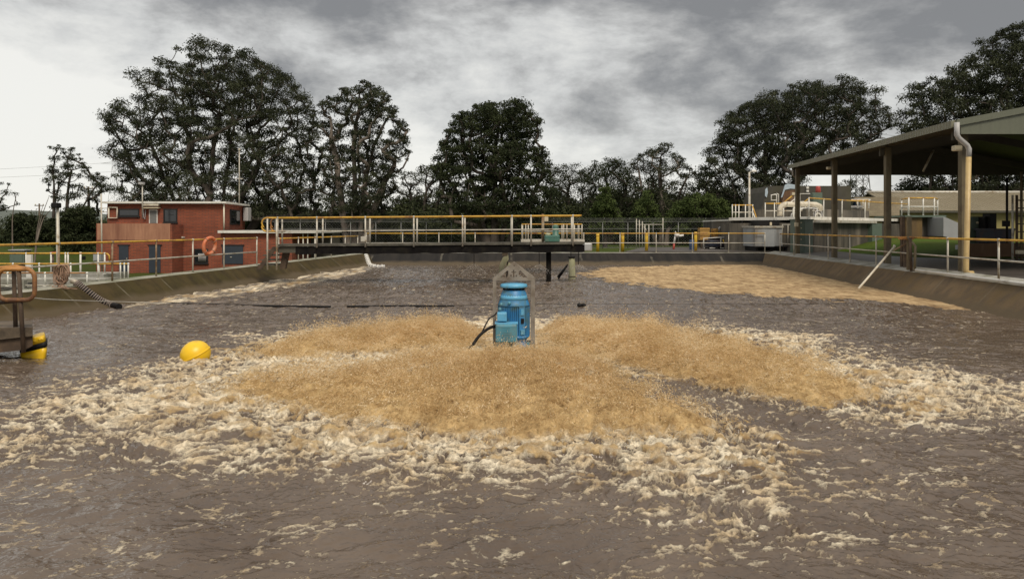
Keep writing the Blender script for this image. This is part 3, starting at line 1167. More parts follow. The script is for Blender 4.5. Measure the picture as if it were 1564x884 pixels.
# ------------------------------------------------------------------ walkway bridge
def bridge():
    d0, d1 = 29.0, 29.95
    xa, xb = P(424, 370, d0).x, P(893, 370, d0).x
    zl, zr = P(424, 373, d0).z, P(880, 369.5, d0).z      # top of deck, rising slightly to the right
    t = thing('walkway_bridge', 'black steel walkway bridge with yellow handrails reaching over the basin', 'bridge', (xa, d0, 0))

    def zt(x):
        return zl + (zr - zl) * (x - xa) / (xb - xa)
    mb = MB()
    n = 60
    xs = np.linspace(xa + 0.7, xb, n)
    rs = np.random.RandomState(5)
    low = 0.40 + 0.03 * np.array([math.sin(i * 0.9) for i in range(n)]) * 0.4
    for y in (d0 + 0.02, d1 - 0.12):
        top = [(x, y, zt(x) - 0.10 - 0.02 * rs.rand()) for x in xs]
        bot = [(x, y, zt(x) - low[i]) for i, x in enumerate(xs)]
        vs = top + bot
        m2 = MB()
        vv = top + bot + [(a, b + 0.10, c) for a, b, c in top] + [(a, b + 0.10, c) for a, b, c in bot]
        fs = []
        for i in range(n - 1):
            fs += [(i, i + 1, n + i + 1, n + i), (2 * n + i + 1, 2 * n + i, 3 * n + i, 3 * n + i + 1), (i, 2 * n + i, 2 * n + i + 1, i + 1), (n + i, n + i + 1, 3 * n + i + 1, 3 * n + i)]
        fs += [(0, n, 3 * n, 2 * n), (n - 1, 3 * n - 1, 4 * n - 1, 2 * n - 1)]
        m2.add(vv, fs)
        m2.build('beam', M['beam_black'], t)
    mb = MB()
    mb.slab([(xa, d0 - 0.03, zt(xa) - 0.09), (xb, d0 - 0.03, zt(xb) - 0.09), (xb, d0 - 0.03, zt(xb)), (xa, d0 - 0.03, zt(xa))], (0, d1 - d0 + 0.06, 0))
    mb.build('deck', M['deck'], t)
    # dark stub of the first bay
    MB().box((xa, d0 + 0.05, zt(xa) - 0.34), (xa + 0.7, d1, zt(xa) - 0.1)).build('beam_end', M['steel_dark'], t)
    # railings
    near_px = [424, 484, 558, 632, 706.5, 782, 811, 875]
    for y, pxs, nm in ((d0 - 0.06, near_px, 'near'), (d1 + 0.06, [431, 493, 565, 637, 710, 781, 830, 873], 'far')):
        pts = []
        for px in pxs:
            x = (px - 782) / F * y
            pts.append((x, y, zt(x) - 0.06 if y < d1 else zt(x)))
        hts = 1.03
        top = [Vector((p[0], p[1], zt(p[0]) + hts)) for p in pts]
        top.append(top[-1] + Vector((0.34, 0, 0.004)))
        mb = MB().tube(top, 0.034, 8)
        rail = mb.build('top_rail', M['yellow_rail'], t)
        MB().tube([Vector((p[0], p[1], zt(p[0]) + 0.5)) for p in pts] + [Vector((pts[-1][0] + 0.34, y, zt(pts[-1][0]) + 0.5))], 0.022, 8).build('mid_rail', M['galv'], t)
        f = None
        for p in pts:
            if f is None:
                f = post_mesh(hts + 0.14, 0.034, True, False).build('post', M['galv'], t, loc=(p[0], p[1], zt(p[0]) - 0.14))
            else:
                share(f, t, (p[0], p[1], zt(p[0]) - 0.14))
    # closed loop at the landward end
    y = d0 - 0.06
    a = Vector((xa, y, zt(xa) + 1.03))
    b = Vector((xa, y, zt(xa) + 0.5))
    loop = [a, a + Vector((-0.4, 0, 0))]
    for k in range(1, 6):
        an = PI / 2 + k * PI / 6
        loop.append(a + Vector((-0.4 + 0.2 * math.cos(an), 0, -0.2 + 0.2 * math.sin(an))))
    for k in range(0, 6):
        an = PI + k * PI / 10
        loop.append(b + Vector((-0.4 + 0.2 * math.cos(an), 0, 0.2 + 0.2 * math.sin(an))))
    loop += [b + Vector((-0.4, 0, 0)), b]
    MB().tube(loop, 0.034, 8).build('rail_loop', M['yellow_rail'], t)
    loop2 = [p + Vector((0.05, 0.9, 0)) for p in loop]
    MB().tube(loop2, 0.034, 8).build('rail_loop', M['orange_rail'], t)
    # steps down to the bank
    zb = ZKL
    for px in (411, 425):
        x = G(px, d0, 0).x
        MB().tube([(x, d0 - 0.2, zb), (x, d0 - 0.2, zt(xa) + 1.0)], 0.035, 8).build('stair_post', M['galv'], t)
    for k in range(4):
        z = zb + 0.15 + k * 0.19
        MB().box((xa - 0.75 + 0.1 * k, d0 - 0.1, z), (xa - 0.1 + 0.02 * k, d1, z + 0.04)).build('step', M['steel_dark'], t)
    MB().slab([(xa - 0.8, d0 - 0.14, zb), (xa - 0.6, d0 - 0.14, zb), (xa + 0.05, d0 - 0.14, zt(xa) - 0.1), (xa - 0.15, d0 - 0.14, zt(xa) - 0.1)], (0, 0.04, 0)).build('stringer', M['rust_brown'], t)
    MB().slab([(xa - 0.02, d0 + 0.3, zb), (xa + 0.2, d0 + 0.3, zb), (xa + 0.35, d0 + 0.3, zt(xa) - 0.3), (xa + 0.1, d0 + 0.3, zt(xa) - 0.3)], (0, 0.2, 0)).build('end_bracket', M['rust_brown'], t)
    # pier and the drop pipes
    x = G(838, d0 + 0.5, 0).x
    MB().tube([(x, d0 + 0.5, -1.6), (x, d0 + 0.5, zt(x) - 0.3)], 0.10, 14).build('pier', M['beam_black'], t)
    for px in (724, 823.5, 883.5):
        x = G(px, d0 + 0.4, 0).x
        MB().tube([(x, d0 + 0.4, P(px, 404, d0 + 0.4).z), (x, d0 + 0.4, zt(x) - 0.3)], 0.014, 6).build('spray_pipe', M['black'], t)
    # switch box on the rail and post with floodlight
    x = G(556, d0, 0).x
    MB().bbox((x - 0.10, d0 - 0.16, zt(x) + 0.08), (x + 0.13, d0 - 0.09, zt(x) + 0.28), 0.01).build('switch_box', M['galv'], t)
    x = G(829, d0 + 0.7, 0).x
    MB().tube([(x, d0 + 0.7, zt(x)), (x, d0 + 0.7, zt(x) + 1.12)], 0.05, 8).build('lamp_post', M['galv_rust'], t)
    MB().bbox((x + 0.06, d0 + 0.62, zt(x) + 0.82), (x + 0.22, d0 + 0.74, zt(x) + 1.0), 0.02).build('lamp_head', M['sign'], t)
    # gear drive on the deck
    g = thing('gearbox_motor', 'green gear drive motor standing on the end of the bridge deck', 'motor', (G(842, d0 + 0.3, 0).x, d0 + 0.3, zt(xb)))
    a, b = P(832, 367.5, d0 + 0.2), P(855, 357, d0 + 0.2)
    zd = zt(xb) - 0.004
    MB().bbox((a.x, d0 + 0.15, zd), (b.x, d0 + 0.75, zd + 0.26), 0.04).build('gear_case', M['green_motor'], g)
    MB().lathe([(0.15, 0), (0.15, 0.03), (0.12, 0.05), (0.125, 0.36), (0.10, 0.42), (0.02, 0.44)], 18, (P(848.5, 0, d0 + 0.4).x, d0 + 0.4, zd + 0.24)).build('motor', M['green_motor'], g)
    MB().lathe([(0.11, 0), (0.11, 0.06), (0.05, 0.10)], 14, (P(837, 0, d0 + 0.4).x, d0 + 0.4, zd + 0.255)).build('cap', M['pale_post'], g)
    return zt


BZT = bridge()


def under_bridge():
    d = 30.6
    # pale diagonal flume leaning under the bridge
    t = thing('pale_prop', 'pale algae stained slanting prop below the bridge behind the motor frame', 'prop', tuple(G(770, d, WZ)))
    a = P(773, 387, d)
    b = P(764, 420, d)
    out = [P(776, 389, d), P(768, 393, d), P(763, 405, d), P(760.5, 424, d), P(766, 424, d), P(770, 408, d), P(777, 396, d)]
    MB().slab(out, (0, 0.28, 0)).build('blade', M['pale_post'], t)
    MB().slab([P(767, 385, d), P(776, 385, d), P(775, 391, d), P(767, 391, d)], (0, 0.3, 0)).build('bracket', M['timber'], t)
    MB().tube([P(771, 412, d + 0.2), P(779, 402, d + 0.2)], 0.05, 6).build('strut', M['pale_post'], t)
    MB().tube([P(775.5, 388, d + 0.25), P(774, 428, d + 0.25)], 0.03, 6).build('rod', M['black'], t)
    # pale pile with dark braces
    d = 30.9
    t = thing('mooring_pile', 'pale weathered pile with two dark diagonal braces at the bridge end', 'pile', tuple(G(874, d, WZ)))
    MB().lathe([(0.155, -0.6), (0.15, 0.0), (0.12, 0.93), (0.10, 0.95)], 14, (G(873.5, d, 0).x, d, WZ)).build('post', M['pale_post'], t)
    MB().bbox((G(868, d, 0).x, d - 0.14, P(0, 394.5, d).z), (G(878, d, 0).x, d + 0.14, P(0, 390.5, d).z), 0.03).build('cap', M['black'], t)
    MB().tube([P(872, 385, d), P(872, 393, d)], 0.02, 6).build('hanger', M['black'], t)
    MB().torus((G(873.5, d, 0).x, d, WZ + 0.14), (1, 0, 0), (0, 1, 0), 0.15, 0.02, 16, 6).build('band', M['rust_brown'], t)
    for q in (0, 1):
        MB().tube([P(867 - q, 404 + 2 * q, d - 0.05), P(851.5 + q, 423 + 3 * q, d - 0.15)], 0.035, 6).build('brace', M['black'], t)
    # spray bells under the drop pipes
    rs = np.random.RandomState(3)
    wm = mat('fine_spray', (0.42, 0.39, 0.36), 0.4, 0, 0.1, 5)
    for px, big in ((724, 1.0), (823.5, 0.95), (883.5, 0.6)):
        c = P(px, 404, 29.4)
        n = int(420 * big)
        th = rs.rand(n) * 2 * PI
        u = rs.rand(n) ** 0.7 * big * (0.75 + 0.3 * rs.rand(n))
        r = 0.62 * u
        x = c.x + r * np.cos(th)
        y = c.y + r * np.sin(th)
        z = c.z + 0.02 - 0.30 * u - 0.18 * u * u + 0.02 * rs.randn(n)
        keep = z > WZ
        x, y, z, th, u = x[keep], y[keep], z[keep], th[keep], u[keep]
        n = len(x)
        s = 0.006 + 0.006 * rs.rand(n)
        V = np.zeros((n, 4, 3))
        for k, (a, b) in enumerate(((-0.5, 0), (0, -1.6), (0.5, 0), (0, 1.6))):
            V[:, k, 0] = x + s * a
            V[:, k, 1] = y + s * a * 0.5
            V[:, k, 2] = z + s * b
        o = np_mesh('water_spray', V.reshape(-1, 3), np.arange(n * 4).reshape(n, 4), wm, False)
        nm = {724: 'leftmost small bell of spray falling under the bridge', 823.5: 'middle small bell of spray under the bridge left of the pier', 883.5: 'smallest bell of spray beside the pale pile'}[px]
        tag(o, nm, 'spray', None, 'stuff')


under_bridge()


# ------------------------------------------------------------------ surface aerator
def aerator():
    z0 = P(785, 532, CY - 0.35).z            # motor foot
    t = thing('surface_aerator', 'blue electric aerator motor inside a peaked steel lifting frame, standing in golden spray', 'aerator', (CX, CY, z0))
    c = (CX, CY, z0)
    S = CY / F                                # metres per photo pixel here

    def h(py):
        return (532 - py) * S
    prof = [(0.27, -0.05), (0.285, 0.0), (0.285, 0.03), (0.245, 0.04), (0.245, 0.10), (0.262, 0.12), (0.30, 0.15), (0.30, 0.175), (0.25, 0.185), (0.25, h(472.5)), (0.30, h(471.5)), (0.30, h(469.5)), (0.285, h(467)),
            (0.27, h(463)), (0.235, h(452)), (0.212, h(449)), (0.205, h(447.5))]
    K = 0.88                                  # slim motor between the frame posts
    prof = [(r_ * K, z_) for r_, z_ in prof]
    body = MB().lathe(prof, 48, c).build('motor_body', M['blue'], t)
    # cooling fins
    mb = MB()
    for k in range(52):
        a = 2 * PI * k / 52
        if -1.25 < ((a + PI) % (2 * PI)) - PI < -0.78:
            continue
        ca, sa = math.cos(a), math.sin(a)
        r0, r1, w = 0.245 * K, 0.304 * K, 0.0075
        vs = []
        for zz in (0.18, h(472.5)):
            for (r, ww) in ((r0, -w), (r1, -w), (r1, w), (r0, w)):
                vs.append((c[0] + r * ca - ww * sa, c[1] + r * sa + ww * ca, c[2] + zz))
        mb.add(vs, [(3, 2, 1, 0), (4, 5, 6, 7), (0, 1, 5, 4), (1, 2, 6, 5), (2, 3, 7, 6), (3, 0, 4, 7)])
    mb.build('cooling_fin', M['blue'], t)['kind'] = 'stuff'
    # vertical flat with name plates, right of centre
    fl = thing_part_box(t, c, -1.02, 0.295 * K, 0.11, 0.14, h(471), 'side_flat', M['blue'])
    thing_part_box(t, c, -1.02, 0.312 * K, 0.055, h(496.5), h(489), 'name_plate', M['black'])
    thing_part_box(t, c, -1.02, 0.312 * K, 0.06, h(484), h(475), 'junction_lid', M['sky_blue'])
    thing_part_box(t, c, -1.02, 0.320 * K, 0.075, h(513), h(506), 'junction_lid', M['sky_blue'])
    # fan cover, gap with studs, pale top disc
    MB().lathe([(0.2445 * K, h(455)), (0.272 * K, h(462))], 32, c).build('cover_band', M['sky_blue'], t)
    for k in range(12):
        a = 2 * PI * k / 12
        mb = MB()
        mb.tube([(c[0] + 0.17 * math.cos(a), c[1] + 0.17 * math.sin(a), c[2] + h(449)), (c[0] + 0.17 * math.cos(a), c[1] + 0.17 * math.sin(a), c[2] + h(443))], 0.014, 6)
        mb.build('cowl_stud', M['black'], t)
    MB().lathe([(0.13, h(449)), (0.13, h(443))], 20, c).build('fan_throat', M['black'], t)
    MB().lathe([(0.208, h(444.3)), (0.225, h(443.5)), (0.23, h(441.5)), (0.216, h(438.5)), (0.15, h(437.3)), (0.03, h(437))], 36, c).build('fan_cowl', M['sky_blue'], t)
    # terminal boxes on the left
    bx0, bx1 = (757 - 782) * S * 0.97, (790 - 782) * S * 0.97
    yb = CY - 0.49
    tb = MB().bbox((bx0, yb, c[2] + h(522)), (bx1, CY - 0.15, c[2] + h(494.5)), 0.03).build('terminal_box', M['teal'], t)
    mb = MB()
    for k in range(9):
        zz = c[2] + h(519.5 - k * 2.5)
        mb.box((bx0 + 0.10, yb - 0.006, zz), (bx1 - 0.12, yb - 0.0005, zz + 0.011))
    mb.build('vent_rib', M['teal'], tb)
    MB().bbox((bx0 - 0.012, yb + 0.02, c[2] + h(495.0)), (bx1 + 0.012, CY - 0.15, c[2] + h(493.2)), 0.005).build('box_lid', M['sky_blue'], tb)
    MB().bbox(((760 - 782) * S, CY - 0.40, c[2] + h(492)), ((774.5 - 782) * S, CY - 0.16, c[2] + h(478.5)), 0.02).build('terminal_box', M['sky_blue'], t)
    mb = MB()
    for (px, py) in ((766, 468), (778, 466), (764, 475), (766, 504)):
        mb.lathe([(0.02, -0.02), (0.028, 0.0), (0.02, 0.03)], 8, ((px - 782) * S, CY - 0.27, c[2] + h(py)))
    mb.build('lifting_lug', M['teal'], t)
    for k in range(8):
        a = 2 * PI * k / 8 + 0.3
        MB().bbox((c[0] + 0.26 * math.cos(a) - 0.03, c[1] + 0.26 * math.sin(a) - 0.03, c[2] - 0.02), (c[0] + 0.26 * math.cos(a) + 0.03, c[1] + 0.26 * math.sin(a) + 0.03, c[2] + 0.07), 0.008).build('foot_lug', M['teal'], t)
    # pontoon under it, mostly hidden by spray
    MB().lathe([(0.30, -0.45), (0.55, -0.42), (0.60, -0.25), (0.52, -0.14), (0.40, -0.06), (0.27, -0.055)], 30, c).build('float', M['steel_dark'], t)
    # lifting frame: two channel posts, cross bar, triangular plate with cut-outs
    fy = CY - 0.02
    for x0, x1 in ((753.0, 758.2), (810.5, 816.8)):
        a0, a1 = (x0 - 782) * S, (x1 - 782) * S
        mb = MB()
        mb.box((a0, fy - 0.05, z0 - 0.1), (a1, fy + 0.05, z0 + h(433.5)))
        mb.build('frame_post', M['frame'], t)
    xl, xr = (752.5 - 782) * S, (817.3 - 782) * S
    MB().box((xl, fy - 0.053, z0 + h(433.4)), (xr, fy + 0.053, z0 + h(431.6))).build('frame_bar', M['frame'], t)
    cu = bpy.data.curves.new('plate', 'CURVE')
    cu.dimensions = '2D'
    cu.fill_mode = 'BOTH'
    cu.extrude = 0.012

    def spl(pts):
        s = cu.splines.new('POLY')
        s.points.add(len(pts) - 1)
        for i, (px, py) in enumerate(pts):
            s.points[i].co = ((px - 782) * S, (532 - py) * S, 0, 1)
        s.use_cyclic_u = True
    spl([(752.5, 431.4), (817.3, 431.4), (817.3, 429.5), (790, 408.5), (787.5, 406.3), (783, 406.3), (780.5, 408.5), (752.5, 429.8)])
    spl([(763.5, 428.5), (774, 428.5), (776.5, 425), (777, 418.5), (774.5, 418)])
    spl([(795, 428.5), (805.5, 428.5), (795, 418), (792.5, 419), (792, 424)])
    spl([(781, 419.8), (783.4, 419.8), (783.4, 417), (785.8, 417), (785.8, 419.8), (788.5, 419.8), (788.5, 421.6), (785.8, 421.6), (785.8, 429), (783.4, 429), (783.4, 421.6), (781, 421.6)])
    spl([(779.5, 424), (781.5, 424), (781.5, 428), (779.5, 428)])
    spl([(787.5, 424), (789.5, 424), (789.5, 428), (787.5, 428)])
    spl([(784.0, 409.5), (786.5, 409.5), (786.5, 411.7), (784.0, 411.7)])
    tmp = bpy.data.objects.new('tmp', cu)
    COL.objects.link(tmp)
    dg = bpy.context.evaluated_depsgraph_get()
    me = bpy.data.meshes.new_from_object(tmp.evaluated_get(dg))
    bpy.data.objects.remove(tmp)
    for v in me.vertices:
        v.co = Vector((v.co.x - CX, fy - 0.03 - CY + v.co.z, v.co.y))
    me.materials.clear()
    me.materials.append(M['frame'])
    o = bpy.data.objects.new('frame_plate', me)
    COL.objects.link(o)
    o.parent = t
    # edge flange along the gable
    MB().tube([((752.5 - 782) * S, fy, z0 + h(430)), ((785.2 - 782) * S, fy, z0 + h(405.6)), ((817.3 - 782) * S, fy, z0 + h(429.7))], 0.012, 6).build('frame_flange', M['frame'], t)
    # power cables
    def cv(pts, r, nm):
        pv = [Vector(((px - 782) * S, CY + yo, z0 + h(py))) for px, py, yo in pts]
        fine = []
        for i in range(len(pv) - 1):
            p0 = pv[max(i - 1, 0)]
            p1, p2 = pv[i], pv[i + 1]
            p3 = pv[min(i + 2, len(pv) - 1)]
            for k in range(6):
                u = k / 6
                fine.append(0.5 * ((2 * p1) + (p2 - p0) * u + (2 * p0 - 5 * p1 + 4 * p2 - p3) * u * u + (3 * p1 - p0 - 3 * p2 + p3) * u ** 3))
        fine.append(pv[-1])
        MB().tube(fine, r, 8).build(nm, M['black'], t)
    cv([(757, 501, -0.2), (750, 502, -0.25), (741, 507, -0.3), (732, 515, -0.35), (724, 526, -0.4), (715, 536, -0.45)], 0.026, 'power_cable')
    cv([(759, 480, -0.2), (756, 484, -0.2), (748, 489, -0.25), (743, 497, -0.28), (738, 507, -0.3), (733, 514, -0.33)], 0.011, 'sensor_cable')


def thing_part_box(t, c, ang, r, w, z0, z1, name, m):
    ca, sa = math.cos(ang), math.sin(ang)
    vs = []
    for zz in (z0, z1):
        for (rr, ww) in ((r - 0.06, -w / 2), (r, -w / 2), (r, w / 2), (r - 0.06, w / 2)):
            vs.append((c[0] + rr * ca - ww * sa, c[1] + rr * sa + ww * ca, c[2] + zz))
    return MB().add(vs, [(3, 2, 1, 0), (4, 5, 6, 7), (0, 1, 5, 4), (1, 2, 6, 5), (2, 3, 7, 6), (3, 0, 4, 7)]).build(name, m, t)


aerator()


# ------------------------------------------------------------------ golden spray thrown by the aerator
def spray_material():
    m = bpy.data.materials.new('golden_spray')
    nt, N, L, B = nodes(m)
    at = N.new('ShaderNodeAttribute')
    at.attribute_name = 'tone'
    rp = N.new('ShaderNodeValToRGB')
    e = rp.color_ramp.elements
    e[0].position, e[0].color = 0.0, (0.46, 0.31, 0.14, 1)
    e[1].position, e[1].color = 1.0, (0.92, 0.79, 0.56, 1)
    k = e.new(0.5)
    k.color = (0.74, 0.55, 0.29, 1)
    L.new(at.outputs['Fac'], rp.inputs[0])
    L.new(rp.outputs[0], B.inputs['Base Color'])
    B.inputs['Roughness'].default_value = 0.6
    tr = N.new('ShaderNodeBsdfTranslucent')
    L.new(rp.outputs[0], tr.inputs['Color'])
    mx = N.new('ShaderNodeMixShader')
    mx.inputs[0].default_value = 0.5
    L.new(B.outputs[0], mx.inputs[1])
    L.new(tr.outputs[0], mx.inputs[2])
    L.new(mx.outputs[0], N['Material Output'].inputs['Surface'])
    return m


def golden_spray():
    rs = np.random.RandomState(21)
    n = 620000
    th = rs.rand(n) * 2 * PI
    # ballistic sheet: every drop on a low arc from the impeller
    Rm = 2.2 + 3.6 * rs.rand(n) ** 0.75
    r = 0.5 + (Rm - 0.5) * np.sqrt(rs.rand(n))
    al = np.abs(rs.randn(n)) * 0.05 + 0.14
    x = CX + r * np.cos(th)
    y = CY + r * np.sin(th)
    sd = np.maximum(np.maximum(poly_sdf(x, y, S_FRONT), poly_sdf(x, y, S_RIGHT)), poly_sdf(x, y, S_LEFT))
    sd = sd + 0.30 * fbm(x * 1.4, y * 1.4, 3) + 0.12 * fbm(th * 14, r * 0.4, 2)
    sd = sd + 0.42 * fbm(x * 2.2, y * 3.0, 5, 0.65)
    edge = sstep(-0.30, 0.45, sd)
    keep = rs.rand(n) < edge * (0.12 + 0.88 * sstep(-0.32, 0.14, fbm(x * 1.9 + 3, y * 2.3, 4, 0.6) + 0.4 * sstep(3.0, 1.5, r)))
    th, r, Rm, al, x, y, sd = [a[keep] for a in (th, r, Rm, al, x, y, sd)]
    n = len(th)
    lift = 0.80 + 0.9 * fbm(th * 2.2, r * 0.5 + 4, 3) + 0.35 * fbm(th * 9, r * 0.8, 2)
    u = r / np.maximum(Rm, r + 0.05)
    outer = sstep(1.7, 3.0, r)
    dome = 0.15 * sstep(0.7, 1.7, r) * sstep(3.0, 2.0, r)
    tuft = sstep(0.02, 0.40, fbm(x * 1.5 + 5, y * 2.0, 4, 0.6)) * outer
    z = WZ + 0.08 + dome + r * np.tan(al) * (1 - u) * lift + 0.34 * tuft * rs.rand(n) + 0.035 * np.abs(rs.randn(n)) + 0.16 * (rs.rand(n) < 0.06) * rs.rand(n) ** 2
    h, _, _, _, _ = water_fields(x, y)
    z = WZ + (z - WZ) * (0.36 + 0.64 * sstep(-0.1, 0.7, sd))
    z = np.maximum(z, WZ + h + 0.004 + 0.05 * rs.rand(n))
    slope = np.tan(al) * (1 - 2 * u) * lift
    dirv = np.stack([np.cos(th), np.sin(th), slope], -1) + (0.26 + 0.34 * outer)[:, None] * rs.randn(n, 3)
    dirv /= np.linalg.norm(dirv, axis=1)[:, None]
    side = np.cross(dirv, rs.randn(n, 3))
    side /= np.linalg.norm(side, axis=1)[:, None]
    ln = (0.006 + 0.024 * rs.rand(n) ** 2 + 0.05 * (rs.rand(n) < 0.035) * rs.rand(n))[:, None]
    wd = (0.0028 + 0.0046 * rs.rand(n) ** 2)[:, None]
    c = np.stack([x, y, z], -1)
    V = np.stack([c - dirv * ln, c + side * wd, c + dirv * ln, c - side * wd], 1)
    tone = np.clip(0.58 + 0.24 * rs.randn(n) + (0.35 + 0.6 * outer) * fbm(x * 1.6, y * 2.0, 4, 0.6) - 0.14 * outer + 0.25 * (tuft - 0.3) * outer, 0, 1)
    o = np_mesh('spray', V.reshape(-1, 3), np.arange(n * 4).reshape(n, 4), spray_material(), False, None, {'tone': np.repeat(tone, 4)})
    tag(o, 'golden brown spray flung outwards in broad lobes around the blue motor', 'spray', None, 'stuff')


golden_spray()


# ------------------------------------------------------------------ floats, hoses, ropes
def spline(pts, k=8):
    pv = [Vector(p) for p in pts]
    fine = []
    for i in range(len(pv) - 1):
        p0, p1, p2, p3 = pv[max(i - 1, 0)], pv[i], pv[i + 1], pv[min(i + 2, len(pv) - 1)]
        for j in range(k):
            u = j / k
            fine.append(0.5 * ((2 * p1) + (p2 - p0) * u + (2 * p0 - 5 * p1 + 4 * p2 - p3) * u * u + (3 * p1 - p0 - 3 * p2 + p3) * u ** 3))
    fine.append(pv[-1])
    return fine


def floats():
    d = 12.05
    c = P(298.5, 541, d)
    r = 22.3 / F * d
    t = thing('buoy', 'round bright yellow buoy floating at the edge of the foam', 'buoy', tuple(c))
    mb = MB()
    prof = []
    for k in range(25):
        a = -PI / 2 + PI * k / 24
        rr = r * math.cos(a)
        prof.append((max(rr, 0.002) * (1.012 if k == 12 else 1), r * 0.93 * math.sin(a)))
    mb.lathe(prof, 36)
    rot = Matrix.Rotation(R(-24), 4, 'Y') @ Matrix.Rotation(R(10), 4, 'X')
    mb.v = [tuple(c + rot @ Vector(v)) for v in mb.v]
    mb.build('hull', M['buoy'], t)
    mb = MB().torus((0, 0, 0), (1, 0, 0), (0, 1, 0), r * 1.0, 0.012, 36, 6)
    mb.v = [tuple(c + rot @ Vector(v)) for v in mb.v]
    mb.build('seam', M['buoy'], t)
    # pontoon float at the left, under the gangway end
    d = 12.3
    t = thing('pontoon_float', 'yellow float with a black band under the end of the gangway', 'float', tuple(G(50, d, WZ)))
    ax = Vector((-0.35, 0.55, 0))
    def ring(ins, py_off, zz):
        a_, b_ = P(30 + ins, 0, d).x, P(72 - ins, 0, d).x
        out = []
        for k in range(20):
            an = 2 * PI * k / 20
            ca, sa = math.cos(an), math.sin(an)
            fx = 0.5 + 0.5 * math.copysign(abs(ca) ** 0.45, ca)
            fy = 0.5 + 0.5 * math.copysign(abs(sa) ** 0.45, sa)
            tilt = 0.055 * (fx - 0.5) * 2
            out.append(Vector((a_ + (b_ - a_) * fx, d, zz + tilt)) + ax * fy)
        return out
    def skin(rows, nm, m_):
        mb = MB()
        vs = [v for r_ in rows for v in r_]
        fs = [(i * 20 + k, i * 20 + (k + 1) % 20, (i + 1) * 20 + (k + 1) % 20, (i + 1) * 20 + k) for i in range(len(rows) - 1) for k in range(20)]
        fs += [tuple(range(20))[::-1], tuple(range((len(rows) - 1) * 20, len(rows) * 20))]
        mb.add(vs, fs, True)
        return mb.build(nm, m_, t)
    z0_ = WZ
    skin([ring(4, 0, z0_ - 0.15), ring(0.5, 0, z0_ - 0.05), ring(0, 0, z0_ + 0.02), ring(0, 0, z0_ + 0.12)], 'hull', M['buoy'])
    skin([ring(-0.8, 0, z0_ + 0.115), ring(-0.8, 0, z0_ + 0.205)], 'black_band', M['black'])
    skin([ring(1, 0, z0_ + 0.206), ring(3, 0, z0_ + 0.27), ring(4, 0, z0_ + 0.30)], 'hull_top', M['buoy'])
    rs = random.Random(4)
    mb = MB()
    for k in range(40):
        p = P(50 + rs.uniform(0, 16), 517 + rs.uniform(0, 8), d + rs.uniform(0, 0.4))
        s = rs.uniform(0.015, 0.04)
        mb.lathe([(0.004, -s), (s, -s * 0.3), (s * 0.9, s * 0.4), (0.004, s)], 7, p)
    mb.build('frayed_top', M['buoy'], t)
    # gangway
    d = 12.0
    g = thing('gangway', 'grimy timber and steel gangway stub with rusty orange looped handrail at the left edge', 'gangway', tuple(G(20, d, WZ)))
    MB().slab([P(-160, 503, d), P(50, 500, d), P(50, 513, d), P(-160, 536, d)], (-0.60, 0.9, 0)).build('deck_beam', M['timber'], g)
    MB().slab([P(-160, 536.5, d + 0.05), P(50, 513.5, d + 0.05), P(50, 528, d + 0.05), P(38, 534, d + 0.05), P(-160, 556, d + 0.05)], (-0.55, 0.8, 0)).build('under_beam', M['rust_brown'], g)
    pts = [P(23.0, 500, d - 0.03), P(22.2, 412, d - 0.03)]
    for (x0, x1, yb, dd) in ((24, 21, 505, d + 0.1), (36, 28.5, 538, d - 0.08)):
        MB().tube([P(x0, yb, dd), P(x1, 409, dd)], 0.033, 8).build('post', M['rust_brown'], g)

    def rr_loop(xa, xb, ya, yb, dd, r, m):
        rad = 13
        pts = []
        for (cx, cy, a0) in ((xb - rad, ya + rad, -90), (xb - rad, yb - rad, 0), (xa + rad, yb - rad, 90), (xa + rad, ya + rad, 180)):
            for k in range(6):
                an = R(a0 + k * 18)
                pts.append(P(cx + rad * math.cos(an), cy + rad * math.sin(an), dd))
        pts.append(pts[0])
        MB().tube(pts, r, 8).build('rail_loop', m, g)
    rr_loop(-3, 53, 411, 458, d - 0.1, 0.035, M['orange_rail'])
    MB().tube(spline([P(-170, 430, d), P(-40, 414, d), P(18, 408, d), P(30, 409, d), P(44, 411, d)]), 0.036, 8).build('hand_rail', M['orange_rail'], g)
    MB().tube([P(-170, 480, d), P(30, 459, d), P(46, 458, d)], 0.03, 8).build('mid_rail', M['rust_brown'], g)
    # ribbed hose down the left bank
    def bank(px, py, lift=0.06):
        # point on the left slope seen at that pixel
        lo, hi = 15.0, 30.0
        for _ in range(50):
            m_ = (lo + hi) / 2
            p = P(px, py, m_)
            zs = ZKL - (p.x - XL(m_)) / 1.45 * 1.4
            if p.z > zs:
                lo = m_
            else:
                hi = m_
        p = P(px, py, lo)
        return Vector((p.x, p.y, max(p.z, WZ - 0.05) + lift))
    h = thing('ribbed_hose', 'dark ribbed suction hose lying down the left bank into the water', 'hose', tuple(bank(117, 436)))
    path = spline([bank(116, 435), bank(126, 443), bank(142, 455), bank(156, 464), bank(168, 468.5), Vector((*Wp(182, 470), WZ + 0.03))], 10)
    MB().tube(path, 0.085, 10).build('hose_wall', M['black'], h)
    mb = MB()
    for i in range(1, len(path) - 6, 2):
        tdir = (path[i + 1] - path[i - 1]).normalized()
        u = tdir.orthogonal().normalized()
        mb.torus(path[i], u, tdir.cross(u), 0.088, 0.018, 14, 5)
    mb.build('hose_rib', M['hose_light'], h)
    MB().tube([path[0] - Vector((0.12, 0, -0.05)), path[0] + Vector((0.05, 0, 0))], 0.07, 10).build('coupling', M['galv'], h)
    # hose at the far left corner
    h = thing('ribbed_hose', 'pale ribbed hose hanging down the far left corner of the basin', 'hose', tuple(P(557, 386, 44)))
